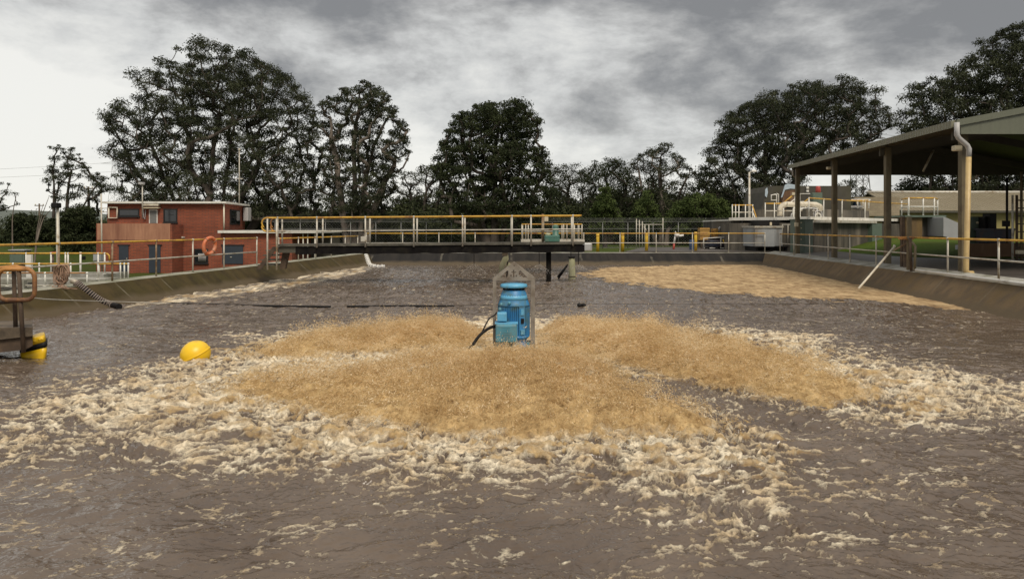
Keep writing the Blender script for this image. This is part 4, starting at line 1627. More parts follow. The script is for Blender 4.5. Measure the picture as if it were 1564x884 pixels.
    path = spline([P(557, 385, 44.6), P(559.5, 392, 43.8), P(562, 399, 43.0), P(565, 405, 42.4), P(574, 407.5, 41.6), P(588, 407, 41.6)], 8)
    MB().tube(path, 0.10, 8).build('hose_wall', M['pipe_grey'], h)
    mb = MB()
    for i in range(1, len(path) - 2, 3):
        tdir = (path[i + 1] - path[i - 1]).normalized()
        u = tdir.orthogonal().normalized()
        mb.torus(path[i], u, tdir.cross(u), 0.11, 0.035, 10, 5)
    mb.build('hose_rib', M['white_paint'], h)
    # tether: pale rope from the gangway then a black floating cable
    w = lambda px, py, z=0.03: Vector((*Wp(px, py), WZ + z))
    MB_path = spline([P(52, 455, 12.2), P(72, 457, 13.5), P(120, 459, 17), P(190, 461, 20.0), w(262, 465)], 10)
    o = MB().tube(MB_path, 0.012, 6).build('rope', M['rope_pale'])
    tag(o, 'pale tether rope stretched from the gangway loop over the water', 'rope')
    o = MB().tube(spline([w(255, 464.5), w(300, 466), w(400, 468.6), w(505, 470)], 8), 0.03, 6).build('floating_cable', M['black'])
    tag(o, 'black cable floating on the water, left length nearer the bank', 'cable')
    o = MB().tube(spline([w(530, 469.5), w(600, 469), w(670, 469), w(694, 469.2)], 8), 0.03, 6).build('floating_cable', M['black'])
    tag(o, 'black cable floating on the water, right length ending before the motor', 'cable')
    o = MB().tube(spline([w(690, 469, 0.04), w(780, 468.5, 0.06), w(890, 468, 0.07), w(1100, 467, 0.05), w(1300, 466, 0.05)], 8), 0.004, 5).build('tether_line', M['black'])
    tag(o, 'thin dark tether line running behind the motor to the right bank', 'line')
    c = w(889, 469.5)
    mb = MB()
    for k, (dx, s) in enumerate(((-0.07, 0.07), (0.05, 0.06), (0.0, 0.05))):
        mb.lathe([(0.005, -s), (s, -s * 0.3), (s, s * 0.3), (0.005, s)], 9, (c.x + dx, c.y + 0.03 * k, c.z + 0.03))
    o = mb.build('debris_float', M['black'])
    tag(o, 'small black float bobbing on the water right of the motor frame', 'float')
    # pole leaning over the right bank
    pole = thing('leaning_pole', 'pale pole leaning from the scum up against the right handrail', 'pole', tuple(P(1311, 440, 23.2)))
    MB().tube([P(1311, 441, 24.0), P(1366, 377, 25.6)], 0.035, 8).build('shaft', M['pipe_cream'], pole)
    MB().lathe([(0.03, -0.06), (0.05, 0.0), (0.03, 0.06)], 10, P(1366, 376.5, 25.6)).build('knob', M['galv'], pole)
    # rope coil on the post
    rs = random.Random(8)
    t = thing('rope_coil', 'tangled coil of pinkish rope hanging on a left bank rail post', 'rope', tuple(P(95, 404, 19.5)))
    mb = MB()
    c0 = P(95, 405, 19.45)
    for k in range(16):
        w_, hh = rs.uniform(0.06, 0.20), rs.uniform(0.3, 0.56)
        off = Vector((rs.uniform(-0.09, 0.09), rs.uniform(-0.08, 0.06), 0))
        pts = []
        for i in range(19):
            a = 2 * PI * i / 18
            pts.append(c0 + off + Vector((w_ * math.sin(a) + rs.uniform(-0.02, 0.02), 0.03 * math.sin(3 * a), -hh / 2 * 1.05 + hh / 2 * math.cos(a) + 0.02)))
        mb.tube(pts, 0.011, 5)
    mb.build('strands', M['rope'], t)
    mb = MB()
    for k in range(7):
        p = c0 + Vector((rs.uniform(-0.1, 0.1), -0.03, -0.5))
        mb.tube(spline([p, p + Vector((rs.uniform(-0.15, 0.25), -0.05, -0.06)), p + Vector((rs.uniform(-0.2, 0.5), -0.05, rs.uniform(-0.14, -0.04)))], 5), 0.011, 5)
    mb.build('loose_end', M['rope'], t)
    # life ring
    d = 26.9
    c = P(320, 375.5, d)
    t = thing('life_ring', 'faded orange life ring hanging on the left bank handrail before the brick building', 'life ring', tuple(c))
    ux = Vector((0.36, 0.93, 0.08))
    MB().torus(c, ux, Vector((0.05, 0, 1)), 0.29, 0.065, 32, 12).build('ring', M['life'], t)
    mb = MB()
    for a in (0.6, 2.2, 3.8, 5.4):
        u = ux.normalized()
        rad = u * math.cos(a) + Vector((0, 0, 1)) * math.sin(a)
        tang = -u * math.sin(a) + Vector((0, 0, 1)) * math.cos(a)
        mb.torus(c + rad * 0.29, rad, rad.cross(tang).normalized(), 0.077, 0.012, 14, 5)
    mb.build('grab_band', M['rope'], t)


floats()


# ------------------------------------------------------------------ brick pump house
def brick_house():
    d = 55.0
    zg = P(0, 418, d).z - 0.1
    t = thing('brick_building', 'two storey red brick pump house with flat roof and salmon balcony parapet', 'building', (P(240, 0, d).x, d, zg))
    X = lambda px, dd=d: (px - 782) / F * dd
    Z = lambda py, dd=d: EYE - (py - HOR) / F * dd
    # upper storey: front face at d, side face running back to the right
    xc, xr, dr = X(342.5), X(374, 61.5), 61.5
    ztop = Z(311)
    MB().prism([(X(164), d), (xc, d), (xr, dr), (X(164), dr)], zg, ztop).build('wall', M['brick'], t)
    MB().prism([(X(160), d - 0.35), (xc + 0.25, d - 0.35), (xr + 0.35, dr + 0.2), (X(160), dr + 0.2)], ztop + 0.003, Z(308)).build('roof', M['white_paint'], t)
    # lower front block with parapet, standing forward of the upper storey
    f = 53.2
    MB().prism([(X(147, f), f), (X(263, f), f), (X(263, f), d - 0.003), (X(147, f), d - 0.003)], zg, Z(366, f)).build('wall', M['brick'], t)
    MB().prism([(X(147, f), f), (X(148.5, f), f), (X(148.5, f), d - 0.003), (X(147, f), d - 0.003)], Z(366, f) + 0.002, Z(341, f)).build('wall', M['brick'], t)
    MB().box((X(148.5, f) + 0.004, f - 0.03, Z(366.5, f)), (X(260, f), f + 0.12, Z(341.3, f))).build('balcony_parapet', M['render_panel'], t)
    MB().box((X(260, f) + 0.004, f, Z(366, f) + 0.003), (X(263, f), d - 0.005, Z(343, f))).build('balcony_parapet', M['brick'], t)

    def win(x0, x1, y0, y1, dd, m, nm='window', fr=True, bars=0):
        a, b = P(x0, y1, dd), P(x1, y0, dd)
        w = None
        if fr:
            e = 0.09
            mb = MB()
            mb.box((a.x, dd - 0.06, a.z), (b.x, dd - 0.004, a.z + e)).box((a.x, dd - 0.06, b.z - e), (b.x, dd - 0.004, b.z))
            mb.box((a.x, dd - 0.058, a.z + e), (a.x + e, dd - 0.004, b.z - e)).box((b.x - e, dd - 0.058, a.z + e), (b.x, dd - 0.004, b.z - e))
            w = mb.build(nm, M['frame_black'], t)
            MB().box((a.x + e, dd - 0.03, a.z + e), (b.x - e, dd - 0.006, b.z - e)).build('pane', m, w)
            MB().box((a.x - 0.05, dd - 0.11, a.z - 0.08), (b.x + 0.05, dd - 0.004, a.z - 0.003)).build('sill', M['frame_black'], w)
        else:
            w = MB().box((a.x, dd - 0.05, a.z), (b.x, dd - 0.004, b.z)).build(nm, m, t)
        if bars:
            mb = MB()
            for k in range(bars):
                x = a.x + 0.35 + (b.x - a.x - 0.5) * k / (bars - 1)
                mb.tube([(x, dd - 0.09, a.z + 0.12), (x, dd - 0.09, b.z - 0.35)], 0.03, 6)
            mb.build('security_bar', M['pipe_grey'], w)
        return w
    win(181, 213, 319, 330.5, d, M['glass'])
    win(250, 271, 319, 340, d, M['glass'])
    w = win(228, 241, 320, 341, d, M['white_paint'], 'door', False)
    a, b = P(229.6, 340.8, d), P(239.6, 321.6, d)
    MB().box((a.x, d - 0.07, a.z), (b.x, d - 0.053, b.z)).build('screen', M['screen'], w)
    a, b = P(221, 318.5, d), P(246, 316.8, d)
    MB().box((a.x, d - 0.4, a.z), (b.x, d - 0.004, b.z)).build('door_hood', M['sign'], t)
    a, b = P(220, 314.5, d), P(245, 311.6, d)
    MB().box((a.x, d - 0.33, a.z), (b.x, d - 0.004, b.z)).build('blind_box', M['pipe_cream'], t)
    # left end pipework, downpipe, conduit
    MB().tube([P(166, 317, d - 0.1), P(179, 317, d - 0.1), P(179, 333, d - 0.1), P(166, 333, d - 0.1), P(166, 317, d - 0.1)], 0.06, 6).build('pipe_loop', M['pipe_cream'], t)
    MB().tube([P(342, 312, d - 0.1), P(342, 352, d - 0.1)], 0.06, 8).build('downpipe', M['pipe_cream'], t)
    MB().tube([P(218, 311, d - 0.1), P(219.5, 332, d - 0.1), P(222, 335, d - 0.1), P(222, 318, d - 0.1)], 0.035, 6).build('conduit', M['pipe_grey'], t)
    # lower storey doors
    f2 = f
    for x0, x1, y0, y1 in ((182, 196.5, 374, 416), (228, 245.5, 374, 416.5)):
        dr_ = win(x0, x1, y0 + 1, y1, f2, M['door_blue'], 'door', False)
        a = P(x1 - 2, (y0 + y1) / 2, f2)
        MB().lathe([(0.03, -0.04), (0.045, 0), (0.03, 0.04)], 8, (a.x, f2 - 0.08, a.z)).build('handle', M['galv'], dr_)
        a, b = P(x0 - 2, y0 + 1, f2), P(x1 + 2, y0 - 0.6, f2)
        MB().box((a.x, f2 - 0.07, a.z + 0.003), (b.x, f2 - 0.004, b.z)).build('lintel', M['frame_black'], t)
    win(297, 318, 380, 402, d, M['glass'], bars=7)
    # side window on the receding right wall
    v = Vector((xr - xc, dr - d, 0)).normalized()
    nrm = Vector((v.y, -v.x, 0))

    def side(px):
        k = (px - 342.5) / (374 - 342.5)
        # perspective-correct along the wall
        lo, hi = 0.0, 1.0
        for _ in range(40):
            m_ = (lo + hi) / 2
            x, y = xc + (xr - xc) * m_, d + (dr - d) * m_
            if 782 + F * x / y < px:
                lo = m_
            else:
                hi = m_
        return Vector((xc + (xr - xc) * lo, d + (dr - d) * lo, 0))
    p0, p1 = side(351), side(366)
    za, zb = P(0, 343, p0.y).z, P(0, 320, p0.y).z
    o = 0.05
    fr = MB().slab([p0 + Vector((0, 0, za)), p1 + Vector((0, 0, za)), p1 + Vector((0, 0, zb)), p0 + Vector((0, 0, zb))], nrm * o).build('window', M['frame_black'], t)
    q0, q1 = p0.lerp(p1, 0.1), p0.lerp(p1, 0.9)
    for (ka, kb) in ((0.08, 0.47), (0.53, 0.92)):
        q0, q1 = p0.lerp(p1, ka), p0.lerp(p1, kb)
        MB().slab([q0 + nrm * (o + 0.003) + Vector((0, 0, za + 0.1)), q1 + nrm * (o + 0.003) + Vector((0, 0, za + 0.1)), q1 + nrm * (o + 0.003) + Vector((0, 0, zb - 0.1)), q0 + nrm * (o + 0.003) + Vector((0, 0, zb - 0.1))], nrm * 0.01).build('pane', M['glass'], fr)
    # air conditioner on the far right
    a = P(378, 334, 61)
    MB().bbox((a.x - 0.15, 60.4, a.z - 0.2), (a.x + 0.25, 61.2, a.z + 0.9), 0.04).build('air_conditioner', M['pipe_grey'], t)
    # annex with white roof edge and dark carport
    e = 52.6
    za = Z(356, e)
    MB().prism([(X(337, e), e), (X(446, e), e), (X(446, e), 60), (X(337, e), 60)], zg, za).build('wall', M['brick'], t)
    MB().prism([(X(335, e), e - 0.3), (X(484, e), e - 0.3), (X(484, e), 60.4), (X(335, e), 60.4)], za + 0.003, Z(352, e)).build('roof', M['white_paint'], t)
    MB().prism([(X(446, e), 57.5), (X(482, e), 57.5), (X(482, e), 60), (X(446, e), 60)], zg, za).build('carport_wall', M['steel_dark'], t)
    for px in (463, 470, 481):
        MB().tube([(X(px, e), e, zg), (X(px, e), e, za)], 0.05, 6).build('carport_post', M['galv'], t)
    gd = win(340, 371.5, 375, 403, e, M['door_blue'], 'garage_door', False)
    a = P(352, 393, e)
    MB().box((a.x, e - 0.09, a.z), (a.x + 0.12, e - 0.055, a.z + 0.05)).build('handle', M['galv'], gd)
    a, b = P(338, 375.5, e), P(373, 373.5, e)
    MB().box((a.x, e - 0.07, a.z + 0.003), (b.x, e - 0.004, b.z)).build('lintel', M['frame_black'], t)
    # wall lamp and standpipe between the blocks
    a = P(279.5, 362.3, d)
    MB().box((a.x - 0.12, d - 0.3, a.z - 0.04), (a.x + 0.15, d - 0.004, a.z + 0.04)).build('wall_lamp', M['white_paint'], t)
    MB().tube([(X(279), d - 0.15, zg), (X(279), d - 0.15, Z(382))], 0.025, 6).build('standpipe', M['pipe_grey'], t)
    # aerials on the roof
    for nm, px, y1, lab in (('aerial_mast', 217.5, 281, 'shorter grey mast with a small lamp at the left of the brick building roof'), ('aerial_mast', 365.5, 229, 'tall thin whip mast at the right of the brick building roof')):
        dd = d - 0.6 if px < 300 else 57.5
        m_ = thing(nm, lab, 'mast', tuple(P(px, 311, dd)))
        zb_ = ztop + 0.1 if px > 300 else Z(334)
        MB().tube([(X(px, dd), dd, zb_), P(px, y1, dd)], 0.045, 6).build('pole', M['galv'], m_)
        if px < 300:
            q = P(px, y1, dd)
            MB().bbox((q.x - 0.22, dd - 0.2, q.z - 0.05), (q.x + 0.1, dd + 0.2, q.z + 0.12), 0.03).build('lamp_head', M['pipe_grey'], m_)
        else:
            q = P(px, 273, dd)
            MB().tube([(q.x - 0.35, dd, q.z), (q.x + 0.3, dd, q.z)], 0.03, 6).build('crossbar', M['galv'], m_)
            MB().lathe([(0.05, -0.1), (0.10, 0), (0.05, 0.12)], 8, P(px, 229, dd)).build('tip', M['galv'], m_)


brick_house()


# ------------------------------------------------------------------ settling tank on the lower ground at the left
def left_tank():
    t = thing('settling_tank', 'low concrete settling tank on the lower ground left of the brick building', 'tank', (-24, 32, -2))
    z = -0.66
    xr = (160 - 782) / F * 33.5
    MB().box((-46, 33.4, -2.6), (xr, 33.8, z)).build('wall', M['concrete_pale'], t)
    MB().box((-46, 35.2, -2.6), (xr, 35.5, z - 0.02)).build('wall', M['concrete_pale'], t)
    MB().box((xr - 0.35, 33.803, -2.6), (xr, 35.197, z - 0.01)).build('wall', M['concrete_pale'], t)
    MB().box((-46, 33.81, -2.5), (xr - 0.36, 35.19, z - 0.5)).build('sludge', M['beam_black'], t)
    z2 = P(0, 431, 28.5).z
    MB().box((-40, 28.3, -2.6), ((150 - 782) / F * 28.3, 28.6, z2 - 0.25)).build('wall', M['concrete_dark'], t)
    for px in (40, 100, 148):
        MB().box(((px - 782) / F * 28.4 - 0.11, 28.1, -2.6), ((px - 782) / F * 28.4 + 0.11, 28.29, z2 + 0.1)).build('buttress', M['concrete_pale'], t)
    MB().box((-40, 30.0, z - 0.12), ((160 - 782) / F * 30, 31.3, z)).build('walkway_slab', M['concrete_pale'], t)
    MB().box((-40, 31.31, -2.4), ((160 - 782) / F * 31, 33.39, z - 0.6)).build('channel_floor', M['beam_black'], t)
    # railings round it
    d = 33.6
    pts = [((px - 782) / F * d, d, z) for px in (-60, -10, 40, 78, 100, 104, 150, 160)]
    r1 = railing('tank_railing', 'upper yellow handrail with curved end on the settling tank', pts, 0.93, M['yellow_rail'], M['white_paint'], M['galv'], r=0.035)
    a = Vector((pts[-1][0], d, z + 0.93))
    MB().tube([a, a + Vector((0.12, 0, -0.02)), a + Vector((0.2, 0, -0.1)), a + Vector((0.22, 0, -0.35))], 0.037, 8).build('rail_end', M['yellow_rail'], r1)
    d = 30.2
    pts = [((px - 782) / F * d, d, z) for px in (-40, 20, 60, 108, 150, 184, 190, 196)]
    railing('tank_railing', 'lower nearer handrail with white posts at the corner of the settling tank', pts, 0.62, M['yellow_rail'], M['white_paint'], M['galv'], mids=(), r=0.03)
    d = 28.2
    pts = [((px - 782) / F * d, d, P(0, 437, d).z) for px in (-40, 12, 69, 133)]
    railing('tank_railing', 'lowest orange handrail in front of the dark tank openings', pts, 0.5, M['orange_rail'], M['white_paint'], M['galv'], mids=(0.05,), r=0.028)
    # pieces standing on and around it
    o = MB().pbox(54, 65, 381, 404, 34, 0.35).build('white_post', M['white_paint'])
    MB().pbox(40, 47, 389, 428, 33.2, 0.15).build('white_post', M['white_paint'])
    b = bpy.data.objects['white_post.001'] if 'white_post.001' in bpy.data.objects else None
    bpy.data.objects.remove(o)
    tag(b, 'white square post standing at the front wall of the settling tank', 'post')
    c = thing('control_cabinet', 'grey green metal cabinet standing behind the settling tank rail', 'cabinet', tuple(P(25, 402, 39.5)))
    a, b = P(14.5, 403, 39.5), P(36.5, 383, 39.5)
    MB().bbox((a.x, 39.5, a.z), (b.x, 40.1, b.z), 0.03).build('body', M['cabinet_green'], c)
    MB().bbox((a.x - 0.05, 39.44, b.z + 0.003), (b.x + 0.05, 40.15, b.z + 0.06), 0.01).build('lid', M['bin_grey'], c)
    MB().box((a.x + 0.08, 39.48, a.z + 0.08), (b.x - 0.08, 39.497, b.z - 0.06)).build('door', M['cabinet_green'], c)
    MB().box((a.x + 0.05, 39.7, -1.9), (b.x - 0.05, 40.0, a.z - 0.003)).build('plinth', M['concrete_pale'], c)
    c = thing('control_cabinet', 'small blue grey cabinet at the right end of the settling tank', 'cabinet', tuple(P(147, 400, 37)))
    a, b = P(142, 399, 37), P(153.5, 387, 37)
    MB().bbox((a.x, 37, a.z), (b.x, 37.4, b.z), 0.02).build('body', M['bin_grey'], c)
    MB().box((a.x + 0.04, 36.98, a.z + 0.05), (b.x - 0.04, 36.997, b.z - 0.05)).build('door', M['bin_grey'], c)
    MB().tube([((a.x + b.x) / 2, 37.2, -2.0), ((a.x + b.x) / 2, 37.2, a.z + 0.01)], 0.05, 6).build('leg', M['galv'], c)
    v = thing('tank_valve', 'dark red valve handwheel on a stem above the settling tank', 'valve', tuple(P(81, 390, 36)))
    MB().tube([(P(81, 0, 36).x, 36, -1.2), P(81, 386, 36)], 0.05, 8).build('stem', M['rust_brown'], v)
    MB().torus(P(81, 386, 36), (1, 0, 0), (0, 1, 0.15), 0.16, 0.025, 18, 6).build('wheel', M['red'], v)
    v = thing('tank_valve', 'small black valve actuator on a white pipe above the settling tank', 'valve', tuple(P(126, 395, 36)))
    MB().tube([(P(123, 0, 36).x, 36, -1.2), P(123, 385, 36)], 0.045, 8).build('stem', M['white_paint'], v)
    MB().bbox(tuple(P(125, 397, 36.0)), tuple(P(131, 391, 36.3)), 0.03).build('wheel', M['black'], v)


left_tank()


def lamp_poles():
    t = thing('lamp_pole', 'grey floodlight pole rising behind the left bank handrail', 'lamp pole', tuple(G(88, 31, -1.6)))
    d = 31
    MB().tube([G(89.5, d, -1.7), P(88, 318, d)], [0.085, 0.06], 10).build('pole', M['galv'], t)
    q = P(87.5, 315, d)
    MB().bbox((q.x - 0.13, d - 0.25, q.z - 0.08), (q.x + 0.13, d + 0.1, q.z + 0.14), 0.04).build('lamp_head', M['black'], t)
    t = thing('lamp_pole', 'tall grey lamp pole before the dark trees left of the tank works', 'lamp pole', tuple(G(1144.5, 54, 0)))
    d = 54
    MB().tube([G(1144.5, d, 0), P(1144.5, 263, d)], [0.11, 0.07], 10).build('pole', M['galv'], t)
    q = P(1147, 262, d)
    MB().tube([P(1144.5, 264, d), P(1151, 261, d)], 0.05, 6).build('arm', M['galv'], t)
    MB().bbox((q.x, d - 0.2, q.z - 0.05), (q.x + 0.35, d + 0.2, q.z + 0.1), 0.04).build('lamp_head', M['white_paint'], t)
    t = thing('lamp_pole', 'thin pole with side brackets at the left corner of the brick building', 'pole', tuple(G(155, 50, -1.7)))
    d = 50
    MB().tube([G(156, d, -1.7), P(154.5, 296, d)], 0.05, 8).build('pole', M['galv'], t)
    MB().tube([P(152, 318, d), P(163, 318, d)], 0.03, 6).build('arm', M['galv'], t)
    MB().tube([P(152, 324, d), P(163, 324, d)], 0.03, 6).build('arm', M['galv'], t)
    # far power poles
    for px, y1, d, lab in ((60, 311, 130, 'far power pole with crossarm near the left edge'), (135, 285, 95, 'dark power pole among the trees left of the brick building')):
        t = thing('power_pole', lab, 'power pole', tuple(G(px, d, -1.8)))
        MB().tube([G(px, d, -1.9), P(px, y1, d)], 0.13, 8).build('pole', M['timber'], t)
        a, b = P(px - 7, y1 + 3, d), P(px + 7, y1 + 3, d)
        MB().box((a.x, d - 0.08, a.z - 0.07), (b.x, d + 0.08, a.z + 0.07)).build('crossarm', M['timber'], t)
        mb = MB()
        for q in (-6, 6):
            mb.lathe([(0.06, 0), (0.09, 0.1), (0.05, 0.25)], 8, P(px + q, y1 + 2.4, d))
        mb.build('insulator', M['pipe_cream'], t)


lamp_poles()


# ------------------------------------------------------------------ open shed
def shed():
    dn, df = 22.3, 41.0
    xn, xf = (1464 - 782) / F * dn, (1209 - 782) / F * df
    zn, zf = P(0, 184, dn).z, P(0, 252, df).z
    t = thing('open_shed', 'large open sided steel shed with olive sheet roof on tall posts', 'shed', (20, 30, 0))
    W = 14.0
    pit = 0.19
    ri = W / 2

    def corner(k, u, top=0.0):
        # k 0..1 near..far, u across from the left eave
        x = xn + (xf - xn) * k + u
        y = dn + (df - dn) * k
        z = zn + (zf - zn) * k + (u if u < ri else W - u) * pit + top
        return Vector((x, y, z))
    for (u0, u1) in ((-0.1, ri), (ri, W + 0.1)):
        MB().add([corner(0, u0), corner(0, u1), corner(1, u1), corner(1, u0), corner(0, u0, -0.05), corner(0, u1, -0.05), corner(1, u1, -0.05), corner(1, u0, -0.05)],
                 [(0, 1, 2, 3), (7, 6, 5, 4), (0, 4, 5, 1), (1, 5, 6, 2), (2, 6, 7, 3), (3, 7, 4, 0)]).build('roof', M['roof_olive'], t)
        MB().add([corner(0, u0 + 0.03, -0.056), corner(0, u1 - 0.03, -0.056), corner(1, u1 - 0.03, -0.056), corner(1, u0 + 0.03, -0.056)], [(0, 1, 2, 3)]).build('roof_shade_sheet', M['steel_dark'], t)  # dark sheet added below the roof, its colour standing in for shade
    # eave gutter
    MB().slab([corner(0, -0.22, 0.03), corner(0, -0.103, 0.03), corner(0, -0.103, -0.19), corner(0, -0.22, -0.19)], corner(1, 0) - corner(0, 0)).build('gutter', M['roof_olive'], t)
    # barge board and gable cladding at both ends
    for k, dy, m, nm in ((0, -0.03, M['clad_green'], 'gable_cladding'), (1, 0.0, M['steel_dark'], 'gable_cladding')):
        zb = (P(0, 205, dn).z if k == 0 else P(0, 267.5, df).z)
        a, r_, e = corner(k, 0.05), corner(k, ri), corner(k, W)
        off = Vector((0, dy, 0))
        pts = [Vector((a.x, a.y, zb)) + off, Vector((e.x, e.y, zb)) + off, e + off + Vector((0, 0, -0.055)), r_ + off + Vector((0, 0, -0.055)), a + off + Vector((0, 0, -0.055))]
        MB().slab(pts, (0, 0.05, 0)).build(nm, m, t)
        bb = [corner(k, -0.1, -0.16), corner(k, ri, -0.16), corner(k, ri, 0.03), corner(k, -0.1, 0.03)]
        MB().slab([p + Vector((0, -0.09 if k == 0 else 0.06, 0)) for p in bb], (0, 0.055, 0)).build('barge_board', M['clad_green'], t)
    # purlins under the roof
    for i in range(8):
        u = 0.4 + i * 0.93
        MB().slab([corner(0, u, -0.06), corner(0, u + 0.07, -0.06), corner(0, u + 0.07, -0.24), corner(0, u, -0.24)], (corner(1, 0) - corner(0, 0)) * 0.995).build('purlin', M['steel_dark'], t)
    # posts down the left side, with rafters and knee braces
    for i, (px, d) in enumerate(((1471, 22.95), (1355.5, 28.75), (1274.5, 34.6), (1218, 40.3))):
        k = (d - dn) / (df - dn)
        x = (px - 782) / F * d
        zt = corner(k, 0.25, -0.26).z
        w = 0.10
        MB().box((x - w, d - w, -0.05), (x + w, d + w, zt)).build('post', M['column'], t)
        a, b, c = corner(k, 0.15, -0.26), corner(k, ri, -0.26), corner(k, W, -0.26)
        MB().slab([a, b, c, c + Vector((0, 0, -0.3)), b + Vector((0, 0, -0.36)), a + Vector((0, 0, -0.3))], (0, 0.1, 0)).build('rafter', M['steel_dark'], t)
        xr_ = x + W - 0.5
        MB().box((xr_ - w, d - w, -0.05), (xr_ + w, d + w, zt)).build('post', M['column'], t)
    MB().tube([P(1410, 262, 34), P(1426, 229, 34)], 0.05, 6).build('brace', M['galv'], t)
    # right-hand dark side cladding high up (far side of the shed)
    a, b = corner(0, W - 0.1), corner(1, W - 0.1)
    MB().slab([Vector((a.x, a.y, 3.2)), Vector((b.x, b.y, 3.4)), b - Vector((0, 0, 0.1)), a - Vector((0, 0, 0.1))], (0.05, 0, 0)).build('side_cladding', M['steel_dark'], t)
    # downpipe with an offset, grey above and tan below
    d = 22.6
    pipe = [P(1461.5, 187, dn - 0.15), P(1461.5, 206, dn - 0.12), P(1464, 211, dn - 0.1), P(1477, 222, d - 0.2), P(1480, 228, d - 0.2), P(1479.5, 240, d - 0.2)]
    MB().tube(pipe, 0.075, 12).build('downpipe', M['pipe_grey'], t)
    MB().tube([P(1479.5, 240, d - 0.2), P(1475.5, 411, d - 0.2), P(1476, 415, d - 0.2), P(1479, 417, d - 0.2), P(1486, 417.5, d - 0.2)], 0.077, 12).build('downpipe', M['pipe_tan'], t)
    # floodlights
    for px, py, d, r in ((1460, 227, 22.7, 0.12), (1265, 257, 35, 0.09)):
        q = P(px, py, d)
        MB().bbox((q.x - r, d - 0.15, q.z - r * 0.7), (q.x + r, d + 0.05, q.z + r * 0.7), 0.03).build('floodlight', M['sign'], t)
    MB().tube([P(1211, 256, df - 0.2), P(1211, 268, df - 0.2)], 0.06, 8).build('downpipe', M['pipe_grey'], t)
    MB().tube([P(1210.5, 268, df - 0.2), P(1217, 272, df - 0.2), P(1217, 350, df - 0.35)], 0.05, 8).build('downpipe', M['column'], t)
    MB().bbox((P(1214, 0, 40).x, 39.95, P(0, 346, 40).z), (P(1219, 0, 40).x, 40.08, P(0, 340, 40).z), 0.01).build('notice', M['sign'], t)


shed()


